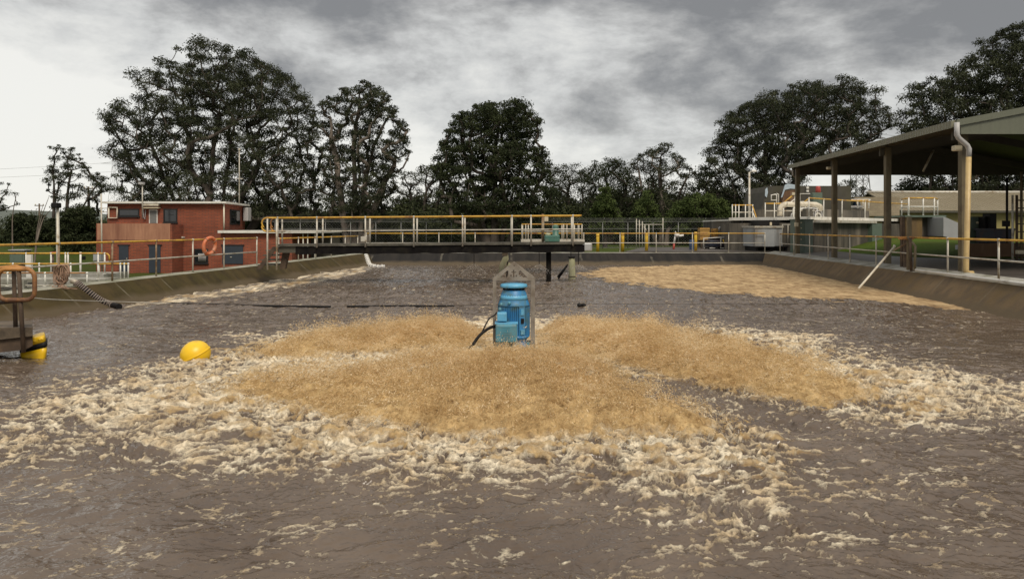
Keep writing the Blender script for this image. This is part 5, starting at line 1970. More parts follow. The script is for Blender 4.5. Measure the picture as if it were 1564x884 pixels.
def shed_contents():
    # low brown wall
    d = 36
    o = MB().add(*prism_px([(1481, 396), (1572, 399), (1640, 401), (1640, 371), (1572, 371), (1482, 372)], d, 0.35)).build('low_wall', M['wall_brown'])
    tag(o, 'low brown stained wall under the back of the shed', 'wall')
    # green door cabinet, black machine, navy skip
    c = thing('green_cabinet', 'tall grey green door panel cabinet behind the tan downpipe', 'cabinet', tuple(G(1492, 39, 0)))
    MB().pbox(1481, 1503, 331, 375, 39, 0.5).build('body', M['cabinet_green'], c)
    MB().pbox(1482.5, 1501, 333, 373, 38.97, 0.025).build('door', M['cabinet_green'], c)
    q = P(1493, 340, 38.93)
    MB().lathe([(0.05, -0.06), (0.07, 0), (0.05, 0.06)], 10, q).build('lamp', M['sign'], c)
    MB().bbox((P(1498, 0, 38.9).x, 38.88, P(0, 350.5, 38.9).z), (P(1499.7, 0, 38.9).x, 38.96, P(0, 346.5, 38.9).z), 0.01).build('handle', M['black'], c)
    MB().pbox(1481.5, 1502.5, 375.3, 400, 39.03, 0.45).build('plinth', M['steel_dark'], c)
    m = thing('black_machine', 'tall black machine hopper between the green cabinet and the navy skip', 'machine', tuple(G(1512, 38.5, 0)))
    MB().pbox(1503.5, 1519, 331, 380, 38.5, 0.8).build('body', M['black'], m)
    MB().pbox(1512, 1522, 326, 356, 38.3, 0.6).build('hopper', M['black'], m)
    MB().pbox(1504, 1519, 380.3, 400, 38.6, 0.6).build('stand', M['steel_dark'], m)
    MB().tube([P(1506, 352, 38.2), P(1506, 385, 38.2)], 0.03, 6).build('pipe', M['galv'], m)
    s = thing('navy_skip', 'dark navy skip bin standing behind the low brown wall', 'skip', tuple(G(1536, 37.2, 0)))
    MB().add(*prism_px([(1520, 371), (1548, 371), (1550, 350), (1519, 350)], 37.2, 1.5)).build('bin', M['navy'], s)
    MB().pbox(1518, 1551, 351.5, 349, 37.15, 1.6).build('rim', M['navy'], s)
    MB().add(*prism_px([(1522, 398), (1547, 398), (1548, 371.4), (1520, 371.4)], 37.3, 1.3)).build('lower_bin', M['navy'], s)
    p = thing('sign_post', 'black steel post with a square panel in front of the ochre wall', 'post', tuple(G(1538, 36.6, 0)))
    MB().tube([G(1538, 36.6, 0.0), P(1538, 271, 36.6)], 0.055, 8).build('post', M['black'], p)
    MB().pbox(1531, 1543, 337, 346, 36.5, 0.04).build('panel', M['black'], p)
    l = thing('pipe_rack', 'tall dark ladder frame with pipes at the right edge under the shed', 'ladder', tuple(G(1556, 30, 0)))
    for px, m_, r in ((1546.5, M['galv'], 0.04), (1553, M['rust_brown'], 0.05), (1560, M['column'], 0.05), (1570, M['column'], 0.05)):
        MB().tube([G(px, 30, 0.0), P(px, 298 if px < 1558 else 262, 30)], r, 8).build('upright', m_, l)
    for k in range(8):
        y = 306 + k * 12
        MB().tube([P(1553, y, 30), P(1576, y, 30)], 0.03, 6).build('rung', M['steel_dark'], l)
    MB().bbox(tuple(P(1555.5, 388, 29.8)), tuple(P(1561, 382, 30.0)), 0.02).build('valve', M['sign'], l)
    MB().tube([P(1552.5, 205, 26), G(1552.5, 26, 0)], 0.035, 6)
    # gate posts of rusty steel by the right handrail
    g = thing('davit_frame', 'rusty brown steel davit posts standing at the gap in the right handrail', 'davit', tuple(G(1387, 25.2, 0)))
    for px, d, y0, dx in ((1378.5, 26.5, 331, 0), (1388.5, 25.0, 331, 0), (1383, 26.2, 362, 0)):
        MB().box((G(px, d, 0).x - 0.06, d - 0.06, 0.0), (G(px, d, 0).x + 0.06, d + 0.06, P(px, y0, d).z)).build('post', M['rust_brown'] if px < 1386 else M['column'], g)
    MB().tube([P(1386, 362, 24.9), P(1398, 376, 24.7), P(1397, 414, 24.5)], 0.045, 8).build('curved_arm', M['column'], g)
    MB().tube([P(1390, 363, 24.8), P(1392, 414, 24.8)], 0.05, 8).build('curved_arm', M['rust_brown'], g)
    MB().tube([P(1364, 383, 25.4), P(1386, 371, 25.2)], 0.03, 6).build('stay', M['galv_rust'], g)
    MB().bbox(tuple(P(1376, 366, 24.9)), tuple(P(1392, 361, 25.1)), 0.02).build('bracket', M['orange_rail'], g)
    # pale steel edge along the right bank
    e0, e1 = (XR(24.4) - 0.02, 24.4, 0.03), (XR(12) - 0.02, 12, 0.03)
    o = MB().tube([e0, e1], 0.045, 8).build('edge_pipe', M['white_paint'])
    tag(o, 'long white pipe laid along the edge of the right bank', 'pipe')
    o = thing('meter_box', 'small grey meter box on a post beside the shed post', 'box', tuple(G(1465, 30.5, 0)))
    MB().pbox(1461.5, 1467.5, 374, 381, 30.5, 0.12).build('box', M['bin_grey'], o)
    MB().tube([G(1464.5, 30.6, 0), P(1464.5, 381, 30.6)], 0.03, 6).build('post', M['galv'], o)


def prism_px(pts, d, depth):
    """outline given in photograph pixels at distance d, pushed back by depth"""
    n = len(pts)
    f = [P(x, y, d) for x, y in pts]
    b = [p + Vector((0, depth, 0)) for p in f]
    fs = [tuple(range(n)), tuple(range(n, 2 * n))[::-1]] + [(i, n + i, n + (i + 1) % n, (i + 1) % n) for i in range(n)]
    return f + b, fs


shed_contents()


# ------------------------------------------------------------------ tank works on the right
def tank_works():
    # left concrete box with railing and steps
    d = 49
    t = thing('concrete_tank', 'dark streaked concrete tank with railed top left of the silver hopper', 'tank', tuple(G(1135, d, 0)))
    zt = P(0, 337.5, d).z
    a, b = G(1116, d, 0).x, G(1156, d, 0).x
    MB().box((a, d, -0.1), (b, d + 7, zt)).build('wall', M['concrete_dark'], t)
    MB().box((a - 0.06, d - 0.06, zt + 0.003), (b + 0.02, d + 7, zt + 0.1)).build('coping', M['white_paint'], t)
    for x0 in (1138, 1147):
        MB().pbox(x0, x0 + 5.5, 361, 368, d - 0.03, 0.026).build('notice', M['sign'], t)
    MB().tube([P(1133.5, 337, d - 0.1), P(1133.5, 384, d - 0.1)], 0.03, 6).build('conduit', M['pipe_grey'], t)
    z = zt + 0.1
    pts = [((px - 782) / F * dd, dd, z) for px, dd in ((1118.5, d + 5), (1118.5, d + 0.1), (1123.5, d + 0.1), (1128.5, d + 0.1), (1138.5, d + 0.1), (1149.5, d + 0.1))]
    railing('tank_railing', 'yellow topped railing on the streaked concrete tank left of the hopper', pts, 0.95, M['yellow_rail'], M['white_paint'], M['galv'], r=0.035)
    s = thing('stair_railing', 'steep yellow stair handrails beside the silver hopper', 'railing', tuple(P(1155, 345, d - 0.3)))
    for o in (0, 0.5):
        for q, m in ((0, M['yellow_rail']), (0.4, M['white_paint'])):
            MB().tube([P(1149.5, 315 + q * 22, d - 0.3 + o), P(1160, 346 + q * 8, d - 0.6 + o)], 0.035, 6).build('top_rail' if q == 0 else 'mid_rail', m, s)
        MB().tube([P(1160, 346, d - 0.6 + o), G(1160, d - 0.6 + o, 0)], 0.03, 6).build('post', M['white_paint'], s)
    # silver hopper
    d = 45.5
    t = thing('silver_hopper', 'silver grey steel hopper bin with black lid below the cream elbow pipe', 'hopper', tuple(G(1170, d, 0)))
    zb, zt = P(0, 376.5, d).z, P(0, 348, d).z
    x0, x1, x2 = G(1153.5, d, 0).x, G(1182.5, d, 0).x, G(1211, d + 1, 0).x
    MB().prism([(x0, d), (x1, d), (x2, d + 1.0), (x2, d + 2.6), (x0, d + 2.6)], zb, zt).build('body', M['bin_grey'], t)
    MB().prism([(x0 - 0.06, d - 0.06), (x1 + 0.02, d - 0.06), (x2 + 0.06, d + 0.94), (x2 + 0.06, d + 2.7), (x0 - 0.06, d + 2.7)], zt + 0.003, zt + 0.12).build('rim', M['galv'], t)
    MB().box((x0 + 0.4, d + 0.6, zt + 0.123), (x1 + 0.9, d + 2.4, zt + 0.45)).build('lid', M['black'], t)
    MB().bbox(tuple(P(1176, 344.5, d + 0.5)), tuple(P(1178.5, 339.5, d + 0.58)), 0.02).build('label_plate', M['sign'], t)
    for dx in (0.1, 1.0, 1.9):
        MB().box((x0 + dx, d + 0.2, 0), (x0 + dx + 0.14, d + 2.4, zb - 0.003)).build('skid', M['black'], t)
    MB().prism([(x1 + 0.05, d - 0.2), (x1 + 0.9, d + 0.1), (x1 + 0.9, d + 0.5), (x1 + 0.05, d + 0.3)], 0.25, 0.33).build('step', M['black'], t)
    fr = [G(1195, d - 0.3, 0.1), P(1195, 344, d - 0.3), P(1212, 344, d - 0.3), G(1212, d - 0.3, 0.1)]
    fr = [P(1195, 370, d - 0.3), P(1195, 343, d - 0.3), P(1212, 343, d - 0.3), P(1212, 376, d - 0.3)]
    MB().tube(fr, 0.03, 6).build('guard_frame', M['galv'], t)
    MB().tube([P(1203.5, 343, d - 0.3), P(1203.5, 372, d - 0.3)], 0.025, 6).build('guard_frame', M['galv'], t)
    # elbow pipe
    d = 46.8
    t = thing('elbow_pipe', 'thick cream duct pipe bending over from the hopper lid', 'pipe', tuple(P(1191, 340, d)))
    r = 0.165
    pts = [P(1191, 331, d), P(1191, 324, d)]
    c = P(1201, 322, d)
    rad = 10 / F * d
    for k in range(7):
        an = PI - k * PI / 12
        pts.append(Vector((c.x + rad * math.cos(an), d, c.z + rad * math.sin(an))))
    pts += [P(1210, 312.3, d + 0.2), P(1228, 312, d + 0.6), P(1246, 312.5, d + 1)]
    pts += [P(1252, 315, d + 1.1), P(1255, 320, d + 1.2)]
    MB().tube(pts, r, 14).build('duct', M['pipe_cream'], t)
    MB().tube([P(1191, 344, d), P(1191, 330.5, d)], r * 1.12, 14).build('rubber_sleeve', M['black'], t)
    mb = MB()
    for i in (2, 8):
        mb.torus(pts[i], Vector((0, 1, 0)), (pts[i + 1] - pts[i]).normalized().cross(Vector((0, 1, 0))), r * 1.05, 0.025, 18, 6)
    mb.build('flange', M['galv'], t)
    # slanted mossy inlet tower with tarps
    d = 55
    t = thing('screen_tower', 'tall mossy dark walled inlet tower with slanting left side and blue tarp', 'tower', tuple(G(1220, d, 0)))
    MB().add(*prism_px([(1160, 385), (1300, 385), (1300, 284), (1176, 284), (1171.5, 293), (1160.5, 328)], d, 5)).build('wall', M['moss_wall'], t)
    MB().add(*prism_px([(1198, 292), (1216, 289), (1217, 312), (1203, 316), (1192, 322)], d - 0.5, 0.49)).build('chute', M['wall_brown'], t)
    rs = random.Random(3)

    def cloth(pts, nm):
        mb = MB()
        f = [P(x, y, dd) for x, y, dd in pts]
        mb.slab(f, (0, 0.05, 0.02))
        mb.build(nm, M['tarp'], t)
    cloth([(1199, 283, d - 0.6), (1204, 281, d - 0.6), (1216, 283, d - 0.6), (1217, 289, d - 0.56), (1207, 288, d - 0.58), (1199, 290, d - 0.6), (1195, 301, d - 0.58), (1193, 302, d - 0.56)], 'tarp')
    cloth([(1169, 290, d - 0.1), (1172, 287, d - 0.1), (1173, 294, d - 0.08), (1171, 302, d - 0.06), (1168.5, 299, d - 0.1)], 'tarp')
    for (x, y) in ((1233, 287), (1233, 292)):
        MB().bbox(tuple(P(x - 1.2, y + 1.5, d - 0.15)), tuple(P(x + 1.6, y - 1.5, d - 0.01)), 0.02).build('lamp', M['white_paint'], t)
    # railings on the platform in front of the tower
    d = 50
    z = P(0, 333.5, d).z
    pl = thing('platform', 'white edged concrete platform with pipes in front of the mossy tower', 'platform', tuple(G(1215, d, 0)))
    MB().box((G(1167, d, 0).x, d - 0.2, z - 0.1), (G(1245, d, 0).x, d + 4.7, z)).build('deck', M['white_paint'], pl)
    MB().box((G(1167, d, 0).x + 0.1, d, -0.1), (G(1245, d, 0).x - 0.1, d + 4.6, z - 0.103)).build('base_wall', M['steel_dark'], pl)
    rs = random.Random(12)
    for k in range(8):
        y0 = 318 + k * 1.9
        MB().tube(spline([P(1213 + rs.uniform(0, 5), y0 + 5, d + 0.6), P(1225, y0 + rs.uniform(-2, 2), d + 0.5), P(1243 + rs.uniform(0, 7), y0 + 2, d + 0.7), P(1252, 332, d + 0.8)], 6), 0.05, 6).build('hose_pipe', M['pipe_grey'] if k % 2 else M['white_paint'], pl)
    for k in range(9):
        xa_ = rs.uniform(1206, 1246)
        ya_ = rs.uniform(313, 327)
        w_ = rs.uniform(5, 14)
        MB().tube(spline([P(xa_, 333, d - 0.15), P(xa_, ya_ + 3, d - 0.15), P(xa_ + 2, ya_, d - 0.12), P(xa_ + w_, ya_, d - 0.05), P(xa_ + w_ + 2, ya_ + 3, d), P(xa_ + w_ + 2, 333, d)], 4), rs.uniform(0.03, 0.055), 6).build('pipe', M['white_paint'] if k % 3 else M['pipe_grey'], pl)
    pts = [((px - 782) / F * d, d - 0.1, z) for px in (1168, 1182, 1196, 1212, 1229, 1247)]
    r_ = railing('tank_railing', 'yellow topped railing on the platform in front of the mossy tower', pts, 1.0, M['yellow_rail'], M['white_paint'], M['galv'], r=0.035)
    s = thing('stair_railing', 'paired yellow stair handrails climbing right across the mossy tower', 'railing', tuple(P(1200, 320, 52)))
    for o in (0, 0.7):
        MB().tube([P(1189, 316, 52 + o), P(1214, 296, 52 + o)], 0.05, 6).build('top_rail', M['yellow_rail'], s)
        MB().tube([P(1191, 322, 52 + o), P(1214, 304, 52 + o)], 0.035, 6).build('mid_rail', M['white_paint'], s)
    MB().tube([P(1189, 316, 52), P(1189, 330, 52)], 0.035, 6).build('post', M['white_paint'], s)
    MB().tube([P(1214, 296, 52), P(1214, 330, 52)], 0.035, 6).build('post', M['white_paint'], s)
    MB().pbox(1210, 1217, 294, 298, 51.9, 0.08).build('notice', M['sign'], s)
    s = thing('guard_loop', 'small white looped guard rail standing against the mossy tower', 'railing', tuple(P(1185, 330, 53)))
    MB().tube([P(1186, 322, 53), P(1186, 298, 53), P(1184, 297, 53), P(1178, 298, 53), P(1178, 306, 53), P(1186, 306, 53)], 0.045, 6).build('rail', M['white_paint'], s)
    MB().tube([P(1189, 318, 53.2), P(1189, 297, 53.2), P(1186, 296, 53.2)], 0.045, 6).build('rail', M['white_paint'], s)
    s = thing('stair_railing', 'upper landing railing and stair rail beside the red drum', 'railing', tuple(P(1225, 310, 53)))
    MB().tube([P(1222, 320, 53), P(1222, 296, 53), P(1240, 296, 53), P(1240, 320, 53)], 0.04, 6).build('post', M['white_paint'], s)
    MB().tube([P(1222, 308, 53), P(1240, 308, 53)], 0.035, 6).build('mid_rail', M['white_paint'], s)
    MB().tube([P(1224, 312, 52.6), P(1240, 300, 52.6)], 0.05, 6).build('top_rail', M['yellow_rail'], s)
    # red drum, green cabinets
    o = thing('red_drum', 'glossy red drum standing high beside the tarped tower', 'drum', tuple(P(1249, 297, 52)))
    MB().lathe([(0.02, 0.55), (0.12, 0.53), (0.17, 0.45), (0.18, 0.0), (0.12, -0.05)], 16, P(1249.5, 296, 52)).build('body', M['red'], o)
    MB().lathe([(0.185, 0.18), (0.195, 0.2), (0.185, 0.22)], 16, P(1249.5, 296, 52)).build('hoop', M['red'], o)
    MB().tube([P(1249.5, 297, 52), P(1249.5, 332, 52)], 0.06, 8).build('stand', M['galv'], o)
    o = thing('switch_cabinet', 'small grey green switch cabinet on the platform below the red drum', 'cabinet', tuple(P(1248, 310, 51.5)))
    MB().pbox(1241, 1256, 294, 312, 51.5, 0.4).build('body', M['cabinet_green'], o)
    MB().pbox(1242, 1248, 296, 310, 51.47, 0.025).build('door', M['cabinet_green'], o)
    MB().pbox(1243, 1254, 312.2, 333, 51.6, 0.3).build('stand', M['bin_grey'], o)
    d = 42.5
    o = thing('switch_cabinet', 'tall grey green switch cabinet standing between two shed posts', 'cabinet', tuple(G(1231, d, 0)))
    xa, xb, xc = G(1220, d, 0).x, G(1229.5, d, 0).x, G(1241.5, d + 0.8, 0).x
    MB().prism([(xa, d), (xb, d), (xc, d + 0.8), (xc, d + 1.3), (xa, d + 1.3)], 0.0, P(0, 336, d).z).build('body', M['cabinet_green'], o)
    MB().box((xa + 0.04, d - 0.025, 0.1), (xb - 0.03, d - 0.003, P(0, 338, d).z)).build('door', M['cabinet_green'], o)
    mb = MB()
    for k in range(5):
        q = P(1223.5, 340 + 8.5 * k, d)
        mb.box((q.x - 0.03, d - 0.04, q.z - 0.03), (q.x + 0.03, d - 0.026, q.z + 0.03))
    mb.build('hinge', M['sign'], o)
    MB().prism([(xa - 0.05, d - 0.05), (xb + 0.02, d - 0.05), (xc + 0.05, d + 0.75), (xc + 0.05, d + 1.35), (xa - 0.05, d + 1.35)], P(0, 336, d).z + 0.003, P(0, 334.6, d).z).build('lid', M['cabinet_green'], o)
    # long tank wall
    A = G(1243, 44.5, 0)
    Bp = G(1396, 56, 0)
    t = thing('concrete_tank', 'long dark streaked concrete tank with white edged walkway behind the shed posts', 'tank', tuple((A + Bp) / 2))
    zt = P(0, 340, 44.5).z
    dv = (Bp - A).normalized()
    nv = Vector((-dv.y, dv.x, 0))
    q = nv * 6

    def pr(a, b, dpt, off, z0, z1, nm, m):
        a, b = Vector(a) + nv * off, Vector(b) + nv * off
        return MB().prism([(a.x, a.y), (b.x, b.y), (b.x + nv.x * dpt, b.y + nv.y * dpt), (a.x + nv.x * dpt, a.y + nv.y * dpt)], z0, z1).build(nm, m, t)
    pr(A, Bp, 6, 0, -0.1, zt - 0.003, 'wall', M['concrete_dark'])
    mid = A.lerp(Bp, 0.52)
    pr(A, mid, 1.2, -0.35, zt, zt + 0.16, 'walkway_edge', M['galv'])
    pr(A, Bp, 5.5, 0.2, zt + 0.17, zt + 0.36, 'coping', M['white_paint'])
    pr(A.lerp(Bp, 0.48), A.lerp(Bp, 0.58), 0.3, -0.3, -0.05, zt - 0.01, 'buttress', M['cabinet_green'])
    up = A.lerp(Bp, 0.28), A.lerp(Bp, 0.88)
    pr(up[0], up[1], 4, 2.5, zt + 0.365, zt + 0.98, 'upper_wall', M['concrete_dark'])
    mb = MB()
    z2 = zt + 0.40
    a = A.lerp(Bp, 0.85) - nv * 0.12
    b = Bp - nv * 0.12 + dv * -0.9
    MB().tube([a + Vector((0, 0, z2)), b + Vector((0, 0, z2)), b + dv * 0.3 + Vector((0, 0, z2 - 0.12)), b + dv * 0.36 + Vector((0, 0, z2 - 0.4)), b + dv * 0.36 + Vector((0, 0, 0.35))], 0.06, 8).build('white_pipe', M['white_paint'], t)
    MB().tube([a + Vector((0, 0, z2 - 0.12)) - nv * 0.1, b + Vector((0, 0, z2 - 0.12)) - nv * 0.1, b + dv * 0.12 + Vector((0, 0, z2 - 0.3)) - nv * 0.1, b + dv * 0.12 + Vector((0, 0, 0.35)) - nv * 0.1], 0.05, 8).build('white_pipe', M['white_paint'], t)
    pts = [A.lerp(Bp, k) + Vector((0, 0, zt + 0.36)) + nv * 0.3 for k in (0.0, 0.12, 0.28, 0.5, 0.74, 0.98)]
    railing('tank_railing', 'long yellow topped railing on the walkway of the long concrete tank', pts, 1.12, M['yellow_rail'], M['white_paint'], M['galv'], mids=(), r=0.035)
    # upper works on that tank: pumps and pipes under yellow rails
    d = 58
    z = P(0, 318, d).z
    pts = [((px - 782) / F * d, d, z) for px in (1258, 1270, 1282, 1293, 1310, 1318, 1327)]
    railing('tank_railing', 'short high yellow railing above the long tank below the lattice pylon', pts, 0.62, M['yellow_rail'], M['white_paint'], M['galv'], mids=(), r=0.04)
    o = thing('pump_set', 'cluster of grey and blue pumps on the high part of the long tank', 'pump', tuple(P(1295, 318, d)))
    rs = random.Random(6)
    for k in range(9):
        px = 1262 + k * 6.2
        MB().lathe([(0.16, -0.9), (0.16, 0.0), (0.12, 0.1), (0.10, rs.uniform(0.2, 0.45)), (0.03, 0.5)], 10, P(px, 313, d + 0.6 + rs.uniform(0, 0.5))).build('pump', [M['bin_grey'], M['galv'], M['cabinet_green'], M['blue_plastic']][k % 4], o)
    MB().tube([P(1258, 316, d + 0.4), P(1318, 316, d + 0.4)], 0.1, 8).build('manifold', M['pipe_grey'], o)
    MB().pbox(1252, 1272, 284, 293, d, 1.0).build('hood', M['bin_grey'], o)
    MB().pbox(1254, 1320, 319, 332, d + 0.3, 1.2).build('plinth', M['concrete_dark'], o)
    MB().pbox(1280, 1330, 304, 306, d + 0.2, 1.0).build('cover', M['white_paint'], o)
    MB().pbox(1254, 1270, 293.2, 319, d + 0.4, 0.6).build('hood_stand', M['cabinet_green'], o)
    # end block with brown panel
    d = 54
    t = thing('valve_house', 'low dark concrete block with a brown plywood panel and railed roof', 'block', tuple(G(1415, d, 0)))
    zt = P(0, 332, d).z
    MB().box((G(1404, d, 0).x, d, 0.2), (G(1441, d, 0).x, d + 4, zt)).build('wall', M['concrete_dark'], t)
    MB().box((G(1379, d, 0).x, d - 0.4, 0.2), (G(1404, d, 0).x - 0.004, d + 3, zt)).build('panel', M['door_brown'], t)
    MB().box((G(1376, d, 0).x, d - 0.6, zt + 0.003), (G(1438, d, 0).x, d + 4, zt + 0.14)).build('roof_slab', M['cabinet_green'], t)
    pts = [((px - 782) / F * dd, dd, zt + 0.14) for px, dd in ((1377, d + 2), (1388, d - 0.4), (1410, d - 0.4), (1427, d - 0.4), (1432, d + 1.5))]
    railing('tank_railing', 'white posted railing on the roof of the low valve house', pts, 1.25, M['yellow_rail'], M['white_paint'], M['white_paint'], r=0.05)
    # beige-roofed building behind
    d = 70
    t = thing('beige_building', 'long building with beige corrugated roof and ochre wall behind the shed', 'building', tuple(G(1500, d, 0)))
    zE, zR = P(0, 322, d).z, P(0, 296, d + 6).z
    xa, xb = G(1372, d, 0).x, G(1700, d, 0).x
    MB().box((xa + 0.4, d, -0.2), (xb, d + 11, zE - 0.1)).build('wall', M['wall_ochre'], t)
    MB().slab([(xa, d - 0.5, zE - 0.08), (xa, d + 6, zR), (xa, d + 6, zR + 0.1), (xa, d - 0.5, zE + 0.02)], (xb - xa, 0, 0)).build('roof', M['roof_beige'], t)
    MB().slab([(xa, d + 6.003, zR), (xa, d + 12, zE - 0.08), (xa, d + 12, zE + 0.02), (xa, d + 6.003, zR + 0.1)], (xb - xa, 0, 0)).build('roof', M['roof_beige'], t)
    MB().tube([(xa - 0.1, d + 6, zR + 0.14), (xb, d + 6, zR + 0.14)], 0.16, 8).build('ridge_cap', M['galv'], t)
    MB().box((xa, d - 0.64, zE - 0.2), (xb, d - 0.51, zE)).build('gutter', M['steel_dark'], t)
    # tan block wall left of it
    o = MB().pbox(1305, 1374, 301, 330, 66, 3).build('block_wall', M['brick_tan'])
    tag(o, 'tan block wall standing left of the beige corrugated roof', 'wall')
    # pale ramp wedge, grass mound
    o = MB().add(*prism_px([(1441, 361), (1470, 366), (1470, 343), (1443, 331.5), (1441, 332)], 52, 2.5)).build('ramp_wall', M['ramp'])
    tag(o, 'pale grey concrete ramp wall beside the low valve house', 'wall')


tank_works()


def mound():
    rs = np.random.RandomState(2)
    n = 36
    vs, fs = [], []
    x0, x1, y0, y1 = 17.5, 34.0, 34.0, 53.0
    for j in range(n):
        for i in range(n):
            u, v = i / (n - 1), j / (n - 1)
            x, y = x0 + (x1 - x0) * u, y0 + (y1 - y0) * v
            z = 0.72 * sstep(0.0, 0.75, v) * sstep(0, 0.35, u) * sstep(1.0, 0.75, u)
            vs.append((x + (v * 3.5), y, float(z) - 0.012))
    for j in range(n - 1):
        for i in range(n - 1):
            fs.append((j * n + i, j * n + i + 1, (j + 1) * n + i + 1, (j + 1) * n + i))
    mb = MB()
    mb.add(vs, fs, True)
    o = mb.build('grass_bank', M['lawn'])
    tag(o, 'green grass bank rising behind the paved yard', 'grass', None, 'structure')


mound()


# ------------------------------------------------------------------ beyond the far end
def far_yard():
    # yellow bollards
    d = 46.6
    proto = None
    labs = {913: 'yellow bollard nearest the end of the bridge', 951: 'brighter yellow bollard second from the bridge end',
            987.5: 'yellow bollard in front of the wire gate', 1062.5: 'tall yellow bollard standing alone near the orange crates'}
    for px in (913, 951, 987.5, 1062.5):
        h = P(0, {913: 357, 951: 355.5, 987.5: 355.5, 1062.5: 354}[px], d).z + 0.1
        b = thing('bollard', labs[px], 'bollard', tuple(G(px, d, ZKF)), 'yellow bollards at the far end')
        c = G(px, d, -0.1)
        MB().lathe([(0.10, 0), (0.10, h - 0.02), (0.08, h)], 14, c).build('post', M['bollard'], b)
        MB().lathe([(0.105, h * 0.86), (0.105, h * 0.93)], 14, c).build('band', M['yellow_rail'], b)
    # chain wire fence
    d = 60
    t = thing('wire_fence', 'tall wire security fence with angled barbed arms beyond the far end', 'fence', tuple(G(900, d, -0.2)))
    zb, zt = -0.25, P(0, 339, d).z
    first = None
    for px in np.arange(420, 1112, 38.5):
        p = (G(float(px), d, 0).x, d, zb)
        if first is None:
            mb = MB().tube([(0, 0, 0), (0, 0, zt - zb)], 0.03, 6)
            mb.tube([(0, 0, zt - zb), (0.12, -0.3, zt - zb + 0.3)], 0.022, 6)
            first = mb.build('post', M['wire'], t, loc=p)
        else:
            share(first, t, p)
    xa, xb = G(400, d, 0).x, G(1115, d, 0).x
    mb = MB()
    for z in (zt, zt - 0.55, zb + 0.1):
        mb.tube([(xa, d, z), (xb, d, z)], 0.014, 4, False)
    for k in range(3):
        mb.tube([(xa, d - 0.1 - 0.09 * k, zt + 0.1 + 0.09 * k), (xb, d - 0.1 - 0.09 * k, zt + 0.1 + 0.09 * k)], 0.008, 4, False)
    mb.build('strand_wire', M['wire'], t)
    mb = MB()
    hgt = zt - zb
    step = 0.22
    nx = int((xb - xa + hgt) / step)
    for s in (1, -1):
        for i in range(nx):
            x = xa - hgt + i * step if s > 0 else xa + i * step
            a = Vector((x, d, zb))
            b = Vector((x + s * hgt, d, zt))
            if max(a.x, b.x) > xb or min(a.x, b.x) < xa:
                continue
            mb.tube([a, b], 0.0035, 3, False)
    o = mb.build('wire_mesh', M['wire'], t)
    o['kind'] = 'stuff'
    # gate frame
    d = 56
    g = thing('wire_gate', 'galvanised wire gate frame standing behind the yellow bollards', 'gate', tuple(G(985, d, -0.2)))
    for px, y0 in ((972, 334), (976.5, 336), (981, 338), (985, 343), (991, 343), (1012.5, 333)):
        MB().tube([G(px, d, -0.25), P(px, y0, d)], 0.035, 6).build('upright', M['galv'], g)
    MB().tube([P(972, 343, d), P(1012, 343, d)], 0.03, 6).build('bar', M['galv'], g)
    MB().tube([P(983, 346, d), P(992, 358, d)], 0.03, 6).build('bar', M['galv'], g)
    # white and red standpipe
    d = 50
    s = thing('standpipe', 'white topped red standpipe with side branch on the far grass', 'standpipe', tuple(G(1029, d, -0.1)))
    MB().tube([G(1028.5, d, -0.15), P(1029.5, 372, d)], 0.07, 8).build('riser', M['red'], s)
    MB().tube([P(1029.5, 372, d), P(1031.5, 361, d), P(1044, 359.5, d)], 0.075, 8).build('elbow', M['duck_white'], s)
    MB().lathe([(0.02, -0.12), (0.16, -0.1), (0.18, 0), (0.16, 0.1), (0.02, 0.12)], 10, P(1034, 359, d)).build('valve', M['duck_white'], s)
    MB().tube([P(1034, 358, d), P(1031, 353.5, d)], 0.03, 6).build('lever', M['duck_white'], s)
    o = thing('drum', 'blue plastic drum beside the lone tall bollard', 'drum', tuple(G(1057.5, 49, -0.1)))
    MB().lathe([(0.19, 0), (0.20, 0.05), (0.20, 0.7), (0.17, 0.75)], 16, G(1057.5, 49, -0.1)).build('body', M['blue_plastic'], o)
    MB().lathe([(0.205, 0.35), (0.215, 0.375), (0.205, 0.4)], 16, G(1057.5, 49, -0.1)).build('hoop', M['blue_plastic'], o)
    # crates on a low stand
    for px0, px1, y0, y1, lab in ((1069.5, 1084, 348, 367, 'larger ochre crate stacked behind the lone tall bollard'), (1090, 1104, 349, 364, 'smaller ochre crate right of the larger one')):
        d = 52
        c = thing('crate', lab, 'crate', tuple(P((px0 + px1) / 2, y1, d)), 'ochre crates by the far rail')
        MB().pbox(px0, px1, y0, y1, d, 0.7).build('box', M['timber_box'], c)
        mb = MB()
        for yy in (y0 + 1, (y0 + y1) / 2, y1 - 3):
            mb.pbox(px0 - 0.5, px1 + 0.5, yy, yy + 2, d - 0.03, 0.027)
        mb.build('slat', M['timber_box'], c)
        for q in (px0 + 1, px1 - 3):
            MB().pbox(q, q + 2, y1 + 0.2, 384, d + 0.1, 0.1).build('leg', M['rust_brown'], c)
    # pump trailer
    d = 50.5
    p = thing('pump_trailer', 'dark pump unit in a white tube frame beside the streaked tank', 'pump', tuple(G(1091, d, 0)))
    MB().bbox(tuple(P(1083, 377, d)), tuple(P(1100, 366, d + 1.0)), 0.08).build('engine', M['navy'], p)
    MB().bbox(tuple(P(1085, 366, d + 0.1)), tuple(P(1098, 362, d + 0.8)), 0.05).build('cover', M['black'], p)
    for q in (0, 0.9):
        MB().tube([P(1075, 379, d + q), P(1075, 364, d + q), P(1112, 362, d + q), P(1112, 379, d + q), P(1075, 379, d + q)], 0.04, 6).build('frame', M['white_paint'], p)
        MB().tube([P(1101, 363, d + q), P(1101, 379, d + q)], 0.035, 6).build('frame', M['white_paint'], p)
